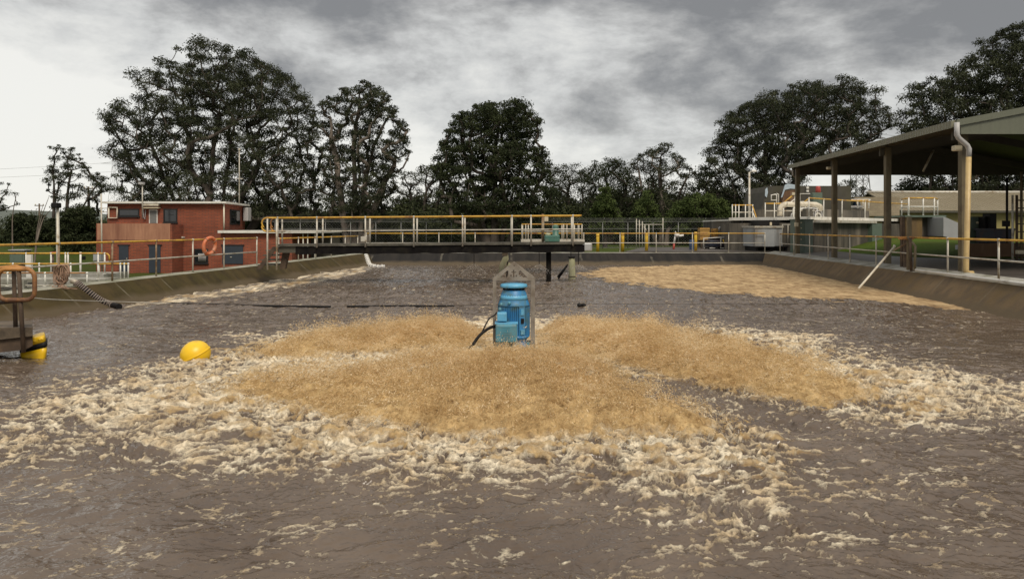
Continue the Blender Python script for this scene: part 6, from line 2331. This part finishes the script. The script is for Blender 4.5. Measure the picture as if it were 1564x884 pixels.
    MB().tube([P(1104, 366, d), P(1112, 378, d)], 0.05, 6).build('yellow_brace', M['bollard'], p)
    for px in (1080, 1096):
        MB().torus(P(px, 380.5, d - 0.1), (1, 0, 0), (0, 0, 1), 0.13, 0.06, 16, 8).build('wheel', M['black'], p)
    MB().tube([P(1098, 351, 51.5), P(1099, 347.5, 51.5), P(1116, 347.5, 51.5), P(1118, 347.5, 49)], 0.07, 8).build('outlet_pipe', M['pipe_grey'], p)
    # small platform railing beyond the bridge end
    d = 36
    z = P(0, 366, d).z
    t = thing('drive_platform', 'small grated platform with yellow railings behind the bridge end', 'platform', tuple(G(842, d, z)))
    xa, xb = G(796, d, 0).x, G(893, d, 0).x
    MB().box((xa, d, z - 0.16), (xb, d + 1.8, z)).build('deck', M['galv'], t)
    for px in (839,):
        MB().tube([(G(px, d, 0).x, d + 0.9, -1.6), (G(px, d, 0).x, d + 0.9, z - 0.163)], 0.12, 10).build('leg', M['beam_black'], t)
    for y, pxs in ((d + 0.06, (797, 803, 861, 866, 889)), (d + 1.74, (799, 808, 830, 862, 882, 889))):
        pts = [((px - 782) / F * d, y, z) for px in pxs]
        MB().tube([Vector(q) + Vector((0, 0, 0.75)) for q in pts], 0.03, 6).build('top_rail', M['yellow_rail'], t)
        MB().tube([Vector(q) + Vector((0, 0, 0.4)) for q in pts], 0.02, 6).build('mid_rail', M['galv'], t)
        f = None
        for q in pts:
            if f is None:
                f = post_mesh(0.75, 0.028, False, False).build('post', M['galv'], t, loc=q)
            else:
                share(f, t, q)
    MB().bbox((xb - 0.1, d - 0.2, z - 0.55), (xb + 0.35, d + 0.4, z - 0.17), 0.05).build('end_box', M['bin_grey'], t)


far_yard()


# ------------------------------------------------------------------ pylons
def pylon(px, d, ytop, ybase, w0, w1, lab, arms):
    t = thing('lattice_pylon', lab, 'pylon', tuple(G(px, d, -2)))
    c = G(px, d, 0)
    zb, zt = -2.0, P(0, ytop, d).z
    mb = MB()

    def corner(k, sx, sy):
        z = zb + (zt - zb) * k
        w = w0 + (w1 - w0) * k
        return Vector((c.x + sx * w / 2, d + sy * w / 2, z))
    r = 0.10 * min(d, 230) / 200 * (1.0 if d < 300 else 0.55)
    for sx in (-1, 1):
        for sy in (-1, 1):
            mb.tube([corner(0, sx, sy), corner(1, sx, sy)], r * 1.4, 4)
    n = 10
    for i in range(n):
        a, b = i / n, (i + 1) / n
        for (p, q) in (((-1, -1), (1, -1)), ((-1, 1), (1, 1)), ((-1, -1), (-1, 1)), ((1, -1), (1, 1))):
            mb.tube([corner(a, *p), corner(b, *q)], r * 0.8, 4)
            mb.tube([corner(a, *q), corner(b, *p)], r * 0.8, 4)
            mb.tube([corner(b, *p), corner(b, *q)], r * 0.6, 4)
    mb.build('lattice', M['pylon'], t)
    for k, hw in arms:
        z = zb + (zt - zb) * k
        m = MB()
        for s in (-1, 1):
            m.tube([Vector((c.x, d, z + 1.2)), Vector((c.x + s * hw, d, z))], r, 4)
            m.tube([Vector((c.x, d, z - 0.6)), Vector((c.x + s * hw, d, z))], r, 4)
        m.build('crossarm', M['pylon'], t)
    return t


pylon(1313, 230, 186, 305, 6.4, 1.6, 'lattice steel pylon seen under the shed roof between its posts', ((0.94, 7), (0.86, 8), (0.78, 7)))
pylon(178, 420, 232, 330, 9, 2, 'faint distant lattice pylon left of the biggest gum tree', ((0.95, 8), (0.86, 9)))


def power_lines():
    for i, (a, b, sag) in enumerate((((-900, 272, 320), (178, 262, 420), 4), ((-900, 266, 320), (178, 248, 420), 4))):
        p, q = P(*a), P(*b)
        pts = [p.lerp(q, k / 16) - Vector((0, 0, sag * 4 * (k / 16) * (1 - k / 16))) for k in range(17)]
        o = MB().tube(pts, 0.055, 4).build('power_line', M['wire'])
        tag(o, ['lower power line crossing the sky at the far left', 'upper power line crossing the sky at the far left'][i], 'power line', 'power lines')
    for i, (a, b) in enumerate((((1318, 201, 230), (1700, 196, 160)), ((1318, 208, 230), (1700, 205, 160)), ((1000, 262, 300), (1318, 204, 230)))):
        p, q = P(*a), P(*b)
        pts = [p.lerp(q, k / 16) - Vector((0, 0, 2.5 * 4 * (k / 16) * (1 - k / 16))) for k in range(17)]
        o = MB().tube(pts, 0.04, 4).build('power_line', M['wire'])
        tag(o, ['upper power line right of the lattice pylon above the shed roof', 'lower power line right of the lattice pylon above the shed roof', 'power line left of the lattice pylon above the small trees'][i], 'power line', 'power lines')


power_lines()


# ------------------------------------------------------------------ trees
def in_poly(x, y, poly):
    c = False
    n = len(poly)
    for i in range(n):
        ax, ay = poly[i]
        bx, by = poly[(i + 1) % n]
        if (ay > y) != (by > y) and x < (bx - ax) * (y - ay) / (by - ay) + ax:
            c = not c
    return c


def leaf_cloud(cent, rad, per, L, W, rs, flat=0.62, droop=0.5):
    """rhombic leaf sprays scattered through clumps; returns vertices, faces, tone"""
    k = len(cent)
    idx = np.repeat(np.arange(k), per)
    n = len(idx)
    v = rs.randn(n, 3)
    v /= np.linalg.norm(v, axis=1)[:, None]
    rr = rs.rand(n) ** 0.45
    off = v * rr[:, None] * rad[idx][:, None]
    off[:, 2] = off[:, 2] * flat
    # foliage gathers on the upper side of each clump
    low = (off[:, 2] < 0) & (rs.rand(n) < 0.45)
    off[low, 2] *= -0.6
    off += 0.12 * rad[idx][:, None] * rs.randn(n, 3)
    c = cent[idx] + off
    d = rs.randn(n, 3)
    d[:, 2] -= droop * 1.6
    d += off / rad[idx][:, None] * 0.8
    d /= np.linalg.norm(d, axis=1)[:, None]
    s = np.cross(d, rs.randn(n, 3))
    s /= np.linalg.norm(s, axis=1)[:, None]
    ln = (L * (0.6 + 0.8 * rs.rand(n)))[:, None]
    wd = (W * (0.6 + 0.8 * rs.rand(n)))[:, None]
    V = np.stack([c - d * ln * 0.5, c + s * wd * 0.5 - d * ln * 0.08, c + d * ln * 0.5, c - s * wd * 0.5 - d * ln * 0.08], 1).reshape(-1, 3)
    tc = rs.rand(k)
    tone = np.clip(0.6 * tc[idx] + 0.5 * rs.rand(n) - 0.05, 0, 1)
    return V, np.arange(n * 4).reshape(n, 4), np.repeat(tone, 4)


def tree(name, label, outline, d, stems, sp=11.0, r_px=13.0, per=150, depth=0.42, holes=(), lm='leaf_gum', bm='bark', seed=1, L=0.205, zb=-0.3, trunk_r=0.35, group=None, flat=0.62, limb=1.0, cat='tree', extra=(), dens=1.75):
    rs = np.random.RandomState(seed)
    xs = [p[0] for p in outline]
    ys = [p[1] for p in outline]
    x0, x1, y0, y1 = min(xs), max(xs), min(ys), max(ys)
    m = d / F
    cx = 0.5 * (x0 + x1)
    pts = []
    tries = int((x1 - x0) * (y1 - y0) / (sp * sp) * 14)
    grid = []
    for _ in range(tries):
        px, py = rs.uniform(x0, x1), rs.uniform(y0, y1)
        # shrink slightly so that leaf clumps stay inside the outline
        if not in_poly(px, py, outline):
            continue
        if not (in_poly(px - r_px * 0.55, py, outline) and in_poly(px + r_px * 0.55, py, outline) and in_poly(px, py - r_px * 0.42, outline)):
            continue
        pr = 1.0
        for (hx, hy, rx, ry, keep) in holes:
            if ((px - hx) / rx) ** 2 + ((py - hy) / ry) ** 2 < 1:
                pr = min(pr, keep)
        if rs.rand() > pr:
            continue
        hw = max(20, 0.5 * (x1 - x0))
        t = depth * hw * m * math.sqrt(max(0.05, 1 - min(1, abs(px - cx) / hw) ** 2))
        dy = rs.uniform(-t, t)
        ok = True
        for (qx, qy, qd) in pts:
            if (qx - px) ** 2 + (qy - py) ** 2 + ((qd - dy) / m * 0.40) ** 2 < sp * sp:
                ok = False
                break
        if ok:
            pts.append((px, py, dy))
    for (px, py) in extra:
        pts.append((px, py, rs.uniform(-1, 1)))
    cent = np.array([[(px - 782) * m, d + dy, EYE - (py - HOR) * m] for px, py, dy in pts])
    rad = r_px * m * (0.62 + 0.7 * rs.rand(len(cent)))
    # small tufts along the rim make the outline ragged
    rim = []
    for i in range(len(outline)):
        (ax, ay), (bx, by) = outline[i], outline[(i + 1) % len(outline)]
        ln = math.hypot(bx - ax, by - ay)
        for k in range(int(ln / (r_px * 0.8)) + 1):
            u = rs.rand()
            q = (ax + (bx - ax) * u + rs.uniform(-3, 3), ay + (by - ay) * u + rs.uniform(-3, 4))
            if q[1] < max(ys) - 0.22 * (y1 - y0) and rs.rand() < 0.75:
                rim.append(((q[0] + 0.06 * (cx - q[0])), q[1] + 2.0, rs.uniform(-1.5, 1.5)))
    if rim:
        cent = np.concatenate([cent, np.array([[(px - 782) * m, d + dy, EYE - (py - HOR) * m] for px, py, dy in rim])])
        rad = np.concatenate([rad, r_px * m * (0.35 + 0.3 * rs.rand(len(rim)))])
    base = Vector((float((stems[0][0][0] - 782) * m), d, zb))
    t = thing(name, label, cat, tuple(base), group)
    # limbs: start from the stems, then hang every clump on the nearest lower node
    nodes_, par = [], []
    for st in stems:
        prev = -1
        k = 0
        for i, q in enumerate(st):
            p = np.array([(q[0] - 782) * m, d + (q[2] if len(q) > 2 else rs.uniform(-0.4, 0.4)), zb if i == 0 else EYE - (q[1] - HOR) * m])
            if prev >= 0:
                a = nodes_[prev]
                for u in (0.34, 0.67, 1.0):
                    w = a + (p - a) * u
                    if u < 1:
                        w = w + rs.randn(3) * 0.10
                    nodes_.append(w)
                    par.append(prev)
                    prev = len(nodes_) - 1
            else:
                nodes_.append(p)
                par.append(-1)
                prev = len(nodes_) - 1
    order = np.argsort(cent[:, 2] + 0.3 * np.abs(cent[:, 0] - base.x))
    tip = []
    for i in order:
        c = cent[i] - np.array([0, 0, 0.15 * rad[i]])
        A = np.array(nodes_)
        dv = c - A
        dist = np.linalg.norm(dv, axis=1)
        rise = dv[:, 2]
        cost = dist + np.where(rise < 0.25 * dist, (0.25 * dist - rise) * 1.6, 0) + np.where(A[:, 2] < zb + 1.5, 6, 0)
        j = int(np.argmin(cost))
        a = nodes_[j]
        L_ = dist[j]
        mid = a + (c - a) * 0.5 + np.array([0, 0, -0.06 * L_]) + rs.randn(3) * 0.06 * L_
        q1 = a + (mid - a) * 0.55 + rs.randn(3) * 0.03 * L_
        for w in (q1, mid, c):
            nodes_.append(w)
            par.append(j)
            j = len(nodes_) - 1
        tip.append(j)
    n = len(nodes_)
    cnt = np.zeros(n)
    for j in tip:
        k = j
        while k >= 0:
            cnt[k] += 1
            k = par[k]
    mx = max(1.0, cnt.max())
    rr = np.maximum(trunk_r * (np.maximum(cnt, 0.6) / mx) ** 0.5, 0.022 * d / 60) * limb
    rr = np.minimum(rr, trunk_r)
    V, Q = [], []
    S = 6
    for i in range(n):
        j = par[i]
        if j < 0:
            continue
        a, b = nodes_[j], nodes_[i]
        ax = b - a
        ln = np.linalg.norm(ax)
        if ln < 1e-5:
            continue
        ax /= ln
        u = np.cross(ax, [0, 0, 1.0]) if abs(ax[2]) < 0.9 else np.cross(ax, [1.0, 0, 0])
        u /= np.linalg.norm(u)
        w = np.cross(ax, u)
        ra, rb = min(rr[j], rr[i] * 1.5), rr[i]
        if par[j] < 0:
            ra = rb * 1.5
        bs = len(V)
        for (c, r_) in ((a, ra), (b, rb)):
            for k in range(S):
                an = 2 * PI * k / S
                V.append(c + (u * math.cos(an) + w * math.sin(an)) * r_)
        for k in range(S):
            Q.append((bs + k, bs + (k + 1) % S, bs + S + (k + 1) % S, bs + S + k))
    np_mesh('trunk', np.array(V), np.array(Q), M[bm], True, t)
    per_i = np.maximum(14, (per * dens * (rad / (r_px * m)) ** 1.7).astype(int))
    LV, LQ, tone = leaf_cloud(cent, rad, per_i, L, L * 0.34, rs, flat)
    np_mesh('crown', LV, LQ, M[lm], False, t, {'tone': tone})
    return t


TREES = 'gum trees around the works'
tree('gum_tree', 'biggest broad domed gum tree with many trunks behind the brick building',
     [(315, 72), (286, 90), (251, 105), (228, 119), (206, 136), (202, 165), (190, 164), (166, 178), (155, 185), (172, 206), (176, 232), (192, 262), (178, 290), (213, 312), (300, 312), (420, 335), (492, 335), (499, 300), (486, 269), (499, 240), (496, 212), (484, 177), (476, 152), (456, 130), (431, 110), (404, 93), (372, 82), (345, 72)],
     66, [[(308, 380), (300, 300), (285, 200), (262, 140)], [(318, 380), (322, 290), (330, 200), (340, 130)], [(330, 380), (345, 280), (360, 190), (385, 130)], [(345, 380), (372, 290), (410, 220), (445, 170)], [(300, 380), (262, 300), (232, 220), (215, 160)], [(296, 380), (240, 300), (200, 250), (172, 190)], [(360, 380), (410, 300), (450, 260)]],
     sp=13.8, r_px=12.5, per=150, holes=((228, 155, 30, 26, 0.22), (262, 150, 34, 28, 0.45), (195, 205, 30, 40, 0.35), (300, 190, 55, 45, 0.50), (255, 225, 50, 40, 0.45), (320, 250, 60, 40, 0.45), (425, 160, 26, 20, 0.30), (405, 205, 26, 24, 0.55), (450, 215, 20, 16, 0.5), (215, 290, 40, 22, 0.4), (330, 290, 70, 22, 0.4)),
     seed=3, zb=-1.6, trunk_r=0.42, group=TREES, extra=((185, 168), (166, 184), (204, 186), (163, 188), (190, 172)))
tree('gum_tree', 'tall narrow pale trunked gum tree right of the biggest domed one',
     [(488, 190), (494, 158), (515, 138), (545, 125), (575, 131), (598, 150), (606, 180), (625, 195), (624, 240), (608, 262), (600, 300), (590, 340), (500, 340), (493, 300), (486, 260), (493, 225)],
     62, [[(540, 380), (541, 290), (543, 200), (548, 150)], [(548, 380), (556, 290), (570, 220), (590, 180)], [(534, 380), (522, 300), (510, 230), (505, 180)], [(552, 380), (580, 300), (605, 240)]],
     sp=12.5, r_px=11.5, per=150, holes=((530, 185, 26, 16, 0.35), (585, 205, 20, 20, 0.4), (565, 230, 25, 14, 0.45), (515, 210, 16, 20, 0.45), (610, 250, 20, 12, 0.4), (525, 250, 20, 12, 0.5)),
     bm='bark_pale', seed=5, zb=-0.6, trunk_r=0.36, group=TREES)
tree('gum_tree', 'small flat topped gum tree between the two taller crowns in the middle',
     [(606, 272), (630, 257), (660, 254), (690, 268), (704, 295), (700, 330), (660, 345), (610, 335), (604, 300)],
     85, [[(648, 375), (648, 320), (650, 280)], [(652, 375), (668, 310), (680, 280)], [(644, 375), (628, 310), (622, 285)]],
     sp=11.5, r_px=10, per=110, holes=((650, 300, 40, 14, 0.35), (640, 320, 30, 10, 0.4)), seed=7, trunk_r=0.3, group=TREES)
tree('gum_tree', 'dense rounded dark gum tree behind the middle of the bridge',
     [(660, 245), (676, 215), (688, 190), (698, 175), (720, 166), (750, 156), (785, 154), (812, 163), (828, 188), (824, 206), (814, 214), (830, 221), (838, 245), (845, 265), (851, 300), (846, 335), (690, 340), (670, 300), (658, 268)],
     58, [[(756, 372), (755, 300), (758, 220), (765, 180)], [(762, 372), (785, 290), (800, 220)], [(748, 372), (725, 290), (705, 215)], [(768, 372), (805, 310), (830, 260)], [(742, 372), (705, 310), (680, 270)]],
     sp=11.8, r_px=12.5, per=170, holes=((812, 206, 16, 10, 0.2), (735, 240, 20, 12, 0.5), (770, 285, 22, 12, 0.5)), lm='leaf_dark', seed=9, trunk_r=0.40, group=TREES)
tree('gum_tree', 'mid height gum tree just right of the dense rounded one',
     [(836, 262), (868, 250), (898, 258), (908, 290), (900, 335), (850, 340), (838, 300)],
     84, [[(872, 372), (870, 310), (868, 270)], [(876, 372), (890, 310), (893, 280)]], sp=9.5, r_px=12, per=130, holes=((868, 300, 28, 16, 0.35),), seed=11, trunk_r=0.28, group=TREES)
tree('gum_tree', 'bushy dark gum tree behind the yellow bollards',
     [(885, 262), (900, 250), (926, 243), (956, 249), (972, 268), (975, 300), (965, 335), (900, 335), (890, 300)],
     78, [[(930, 372), (930, 310), (928, 265)], [(934, 372), (950, 310), (958, 275)]], sp=9.5, r_px=12.5, per=130, holes=((945, 300, 20, 12, 0.4),), lm='leaf_dark', seed=13, trunk_r=0.3, group=TREES)
tree('gum_tree', 'sparse open gum tree with a leaning top tuft right of the bushy dark one',
     [(960, 250), (975, 238), (1000, 226), (1010, 218), (1024, 220), (1032, 236), (1052, 250), (1070, 268), (1068, 300), (1040, 330), (985, 330), (965, 290)],
     72, [[(1010, 372), (1012, 320), (1005, 260), (1012, 228)], [(1016, 372), (1035, 310), (1050, 270)], [(1005, 372), (985, 310), (975, 260)]],
     sp=11, r_px=10.5, per=110, holes=((1040, 285, 30, 24, 0.25), (1010, 300, 40, 18, 0.35), (1030, 240, 20, 14, 0.35), (985, 265, 20, 12, 0.5)), bm='bark_pale', seed=15, trunk_r=0.24, group=TREES)
tree('gum_tree', 'wide spreading gum tree leaning right above the tank works',
     [(1062, 262), (1084, 226), (1096, 205), (1104, 183), (1130, 163), (1165, 146), (1200, 138), (1210, 128), (1225, 132), (1275, 124), (1302, 136), (1332, 140), (1354, 160), (1360, 188), (1348, 208), (1322, 214), (1292, 238), (1260, 248), (1215, 258), (1200, 300), (1170, 330), (1090, 330), (1064, 300)],
     68, [[(1160, 372), (1165, 300), (1170, 230), (1160, 180)], [(1168, 372), (1185, 290), (1215, 220), (1245, 165)], [(1175, 372), (1215, 280), (1270, 215), (1320, 175)], [(1152, 372), (1130, 300), (1105, 240)], [(1150, 372), (1100, 310), (1080, 280)]],
     sp=12.8, r_px=12.5, per=165, holes=((1335, 195, 14, 14, 0.4), (1275, 225, 24, 10, 0.35), (1140, 200, 20, 14, 0.6), (1110, 260, 16, 14, 0.5)), seed=17, trunk_r=0.42, group=TREES)
tree('gum_tree', 'huge gum tree rising above the shed roof at the right edge',
     [(1372, 198), (1384, 165), (1398, 140), (1420, 118), (1452, 110), (1466, 95), (1490, 88), (1505, 60), (1530, 46), (1564, 32), (1650, 20), (1720, 120), (1680, 260), (1564, 300), (1400, 300), (1392, 262), (1420, 225), (1388, 208)],
     84, [[(1500, 360), (1500, 280), (1490, 200), (1470, 140)], [(1512, 360), (1525, 260), (1540, 170), (1545, 90)], [(1520, 360), (1570, 260), (1620, 150)], [(1490, 360), (1440, 280), (1410, 190)], [(1415, 360), (1420, 270), (1430, 220)], [(1450, 360), (1455, 280), (1450, 230)]],
     sp=15, r_px=14.5, per=150, holes=((1480, 275, 90, 25, 0.55),), seed=19, trunk_r=0.5, L=0.32, group=TREES)
tree('gum_tree', 'small ragged gum tree standing left of the brick building',
     [(78, 232), (84, 222), (96, 222), (116, 238), (128, 254), (142, 258), (160, 268), (170, 286), (156, 300), (160, 330), (110, 340), (84, 330), (76, 300), (70, 262)],
     74, [[(82, 395), (83, 320), (82, 260), (84, 232)], [(90, 395), (100, 320), (110, 260)], [(95, 395), (125, 320), (150, 280)]],
     sp=12, r_px=9, per=110, holes=((118, 275, 20, 14, 0.35), (100, 300, 16, 10, 0.4), (140, 310, 18, 14, 0.4)), seed=23, zb=-1.8, trunk_r=0.22, group=TREES)
tree('gum_tree', 'dark gum crown cut off by the left edge of the view',
     [(-70, 262), (-20, 270), (4, 280), (14, 296), (16, 310), (4, 325), (-60, 335)], 80, [[(-30, 395), (-28, 330), (-25, 290)], [(-26, 395), (-8, 320), (2, 300)]],
     sp=10, r_px=10, per=110, seed=25, zb=-1.8, trunk_r=0.25, group=TREES)
tree('gum_tree', 'low gum tree between the pylon and the long tank seen under the shed roof',
     [(1272, 300), (1280, 280), (1295, 274), (1315, 282), (1330, 300), (1345, 315), (1275, 318)], 110, [[(1298, 345), (1298, 300), (1296, 285)]], sp=9, r_px=8, per=100, seed=27, trunk_r=0.25, group=TREES)
GREEN = 'young green trees along the fence'
tree('conifer', 'pointed bright green young tree behind the wire fence near the bridge end',
     [(925, 283), (938, 305), (948, 325), (952, 352), (898, 352), (904, 322), (914, 302)], 64, [[(925, 378), (925, 320), (925, 290)]], sp=7, r_px=8, per=120, lm='leaf_green', seed=31, trunk_r=0.15, group=GREEN, flat=0.8, L=0.22)
tree('conifer', 'pointed green young tree beside the sparse open gum tree',
     [(988, 292), (1000, 315), (1012, 335), (1014, 352), (962, 352), (968, 328), (978, 308)], 66, [[(988, 378), (988, 325), (988, 300)]], sp=7, r_px=8, per=120, lm='leaf_green', seed=33, trunk_r=0.15, group=GREEN, flat=0.8, L=0.22)
tree('shrub_tree', 'rounded green young tree left of the tall lamp pole',
     [(1025, 318), (1050, 302), (1075, 296), (1100, 306), (1122, 320), (1126, 352), (1018, 352)], 62, [[(1072, 378), (1072, 335), (1072, 310)], [(1076, 378), (1095, 335), (1105, 320)], [(1068, 378), (1048, 335), (1038, 325)]], sp=8, r_px=9, per=120, lm='leaf_green', seed=35, trunk_r=0.16, group=GREEN, flat=0.75, L=0.22)
tree('shrub_tree', 'rounded olive green shrub beside the right end of the brick building',
     [(372, 345), (378, 318), (400, 308), (425, 315), (440, 335), (442, 360), (372, 360)], 70, [[(405, 385), (405, 345), (405, 322)]], sp=8, r_px=9, per=120, lm='leaf_green', seed=37, zb=-1.2, trunk_r=0.16, group=GREEN, flat=0.75, L=0.22)
tree('shrub_tree', 'dark rounded tree beside the left end of the brick building',
     [(90, 345), (100, 325), (125, 315), (146, 325), (152, 350), (150, 378), (90, 378)], 68, [[(120, 400), (120, 355), (122, 330)]], sp=8, r_px=10, per=130, lm='leaf_dark', seed=39, zb=-1.8, trunk_r=0.16, group=GREEN, flat=0.75, L=0.3)
tree('shrub_tree', 'dark bushy tree behind the lamp pole at the far left',
     [(12, 345), (22, 332), (45, 328), (72, 334), (82, 350), (84, 372), (12, 372)], 72, [[(46, 400), (46, 360), (48, 340)]], sp=8, r_px=10, per=130, lm='leaf_dark', seed=41, zb=-1.8, trunk_r=0.16, group=GREEN, flat=0.75, L=0.3)


def dead_tree():
    rs = np.random.RandomState(4)
    t = thing('dead_tree', 'bare leafless sapling leaning right near the far left lamp pole', 'tree', tuple(G(50, 60, -1.8)))
    d = 60
    mb = MB()
    for a, b, c in (((52, 390), (60, 345), (75, 300)), ((52, 390), (57, 350), (66, 312)), ((20, 380), (19, 335), (25, 298)), ((56, 370), (66, 335), (80, 318))):
        mb.tube(spline([G(a[0], d, -1.9) if a[1] > 375 else P(*a, d), P(*b, d + 0.3), P(*c, d)], 5), [0.07 - 0.0055 * i for i in range(11)], 5)
    mb.build('trunk', M['bark_pale'], t)


dead_tree()


def undergrowth():
    rs = np.random.RandomState(77)
    cents, rads = [], []

    def band(xa, xb, ytop, ybot, d0, d1, n, amp, r):
        for _ in range(n):
            px = rs.uniform(xa, xb)
            d = rs.uniform(d0, d1)
            yt = ytop + amp * float(pnoise(np.array([px * 0.018 + d * 0.05]), np.array([d * 0.1]))[0]) * 2
            py = yt + (ybot - yt) * rs.rand() ** 0.8
            cents.append(tuple(P(px, py, d)))
            rads.append(r * (0.6 + 0.8 * rs.rand()))
    band(376, 1130, 320, 372, 72, 98, 1700, 10, 1.15)
    band(600, 690, 300, 345, 88, 98, 140, 8, 1.1)
    band(835, 1130, 296, 345, 86, 100, 620, 12, 1.15)
    band(480, 700, 338, 372, 66, 72, 220, 7, 0.8)
    band(-60, 170, 344, 376, 88, 120, 420, 8, 1.3)
    band(1120, 1290, 322, 345, 76, 84, 200, 8, 1.2)
    band(1380, 1600, 288, 305, 90, 98, 160, 8, 1.3)
    cent, rad = np.array(cents), np.array(rads)
    V, Q, tone = leaf_cloud(cent, rad, 84, 0.36, 0.14, rs, 0.8, 0.3)
    o = np_mesh('undergrowth', V, Q, M['leaf_mass'], False, None, {'tone': tone})
    tag(o, 'dark tangled bushes filling the ground under the gum trees', 'bushes', None, 'stuff')


undergrowth()


def far_woodland():
    rs = np.random.RandomState(91)
    cents, rads = [], []
    for xa, xb, n in ((-1500, -70, 520), (1580, 3200, 560)):
        for _ in range(n):
            px, d = rs.uniform(xa, xb), rs.uniform(125, 160)
            top = 7 + 4 * float(pnoise(np.array([px * 0.01]), np.array([3.7]))[0])
            z = -1.5 + top * rs.rand() ** 0.7
            cents.append(((px - 782) / F * d, d - 0.25 * abs((px - 782) / F * d), z))
            rads.append(2.2 * (0.6 + 0.8 * rs.rand()))
    V, Q, tone = leaf_cloud(np.array(cents), np.array(rads), 60, 0.8, 0.32, rs, 0.85, 0.3)
    o = np_mesh('far_woodland', V, Q, M['leaf_mass'], False, None, {'tone': tone})
    tag(o, 'distant dark belt of bush beyond the works on both sides', 'woodland', None, 'stuff')


far_woodland()


def hills():
    vs, fs = [], []
    n = 90
    for i in range(n):
        a = -1.4 + 2.8 * i / (n - 1)
        x, y = 1500 * math.sin(a), 1500 * math.cos(a)
        h = 18 + 14 * float(fbm(np.array([a * 3.0 + 2]), np.array([0.5]), 3)[0]) + 14 * math.exp(-((a + 0.6) / 0.25) ** 2)
        vs += [(x, y, -4), (x * 1.08, y * 1.08, h), (x * 1.4, y * 1.4, -6)]
    for i in range(n - 1):
        for k in range(2):
            fs.append((i * 3 + k, (i + 1) * 3 + k, (i + 1) * 3 + k + 1, i * 3 + k + 1))
    m = mat('distant_hill', (0.10, 0.115, 0.10), 0.95, 0, 0.2, 0.01)
    mb = MB()
    mb.add(vs, fs, True)
    o = mb.build('hills', m)
    tag(o, 'low hazy hills on the horizon', 'hills', None, 'structure')


hills()
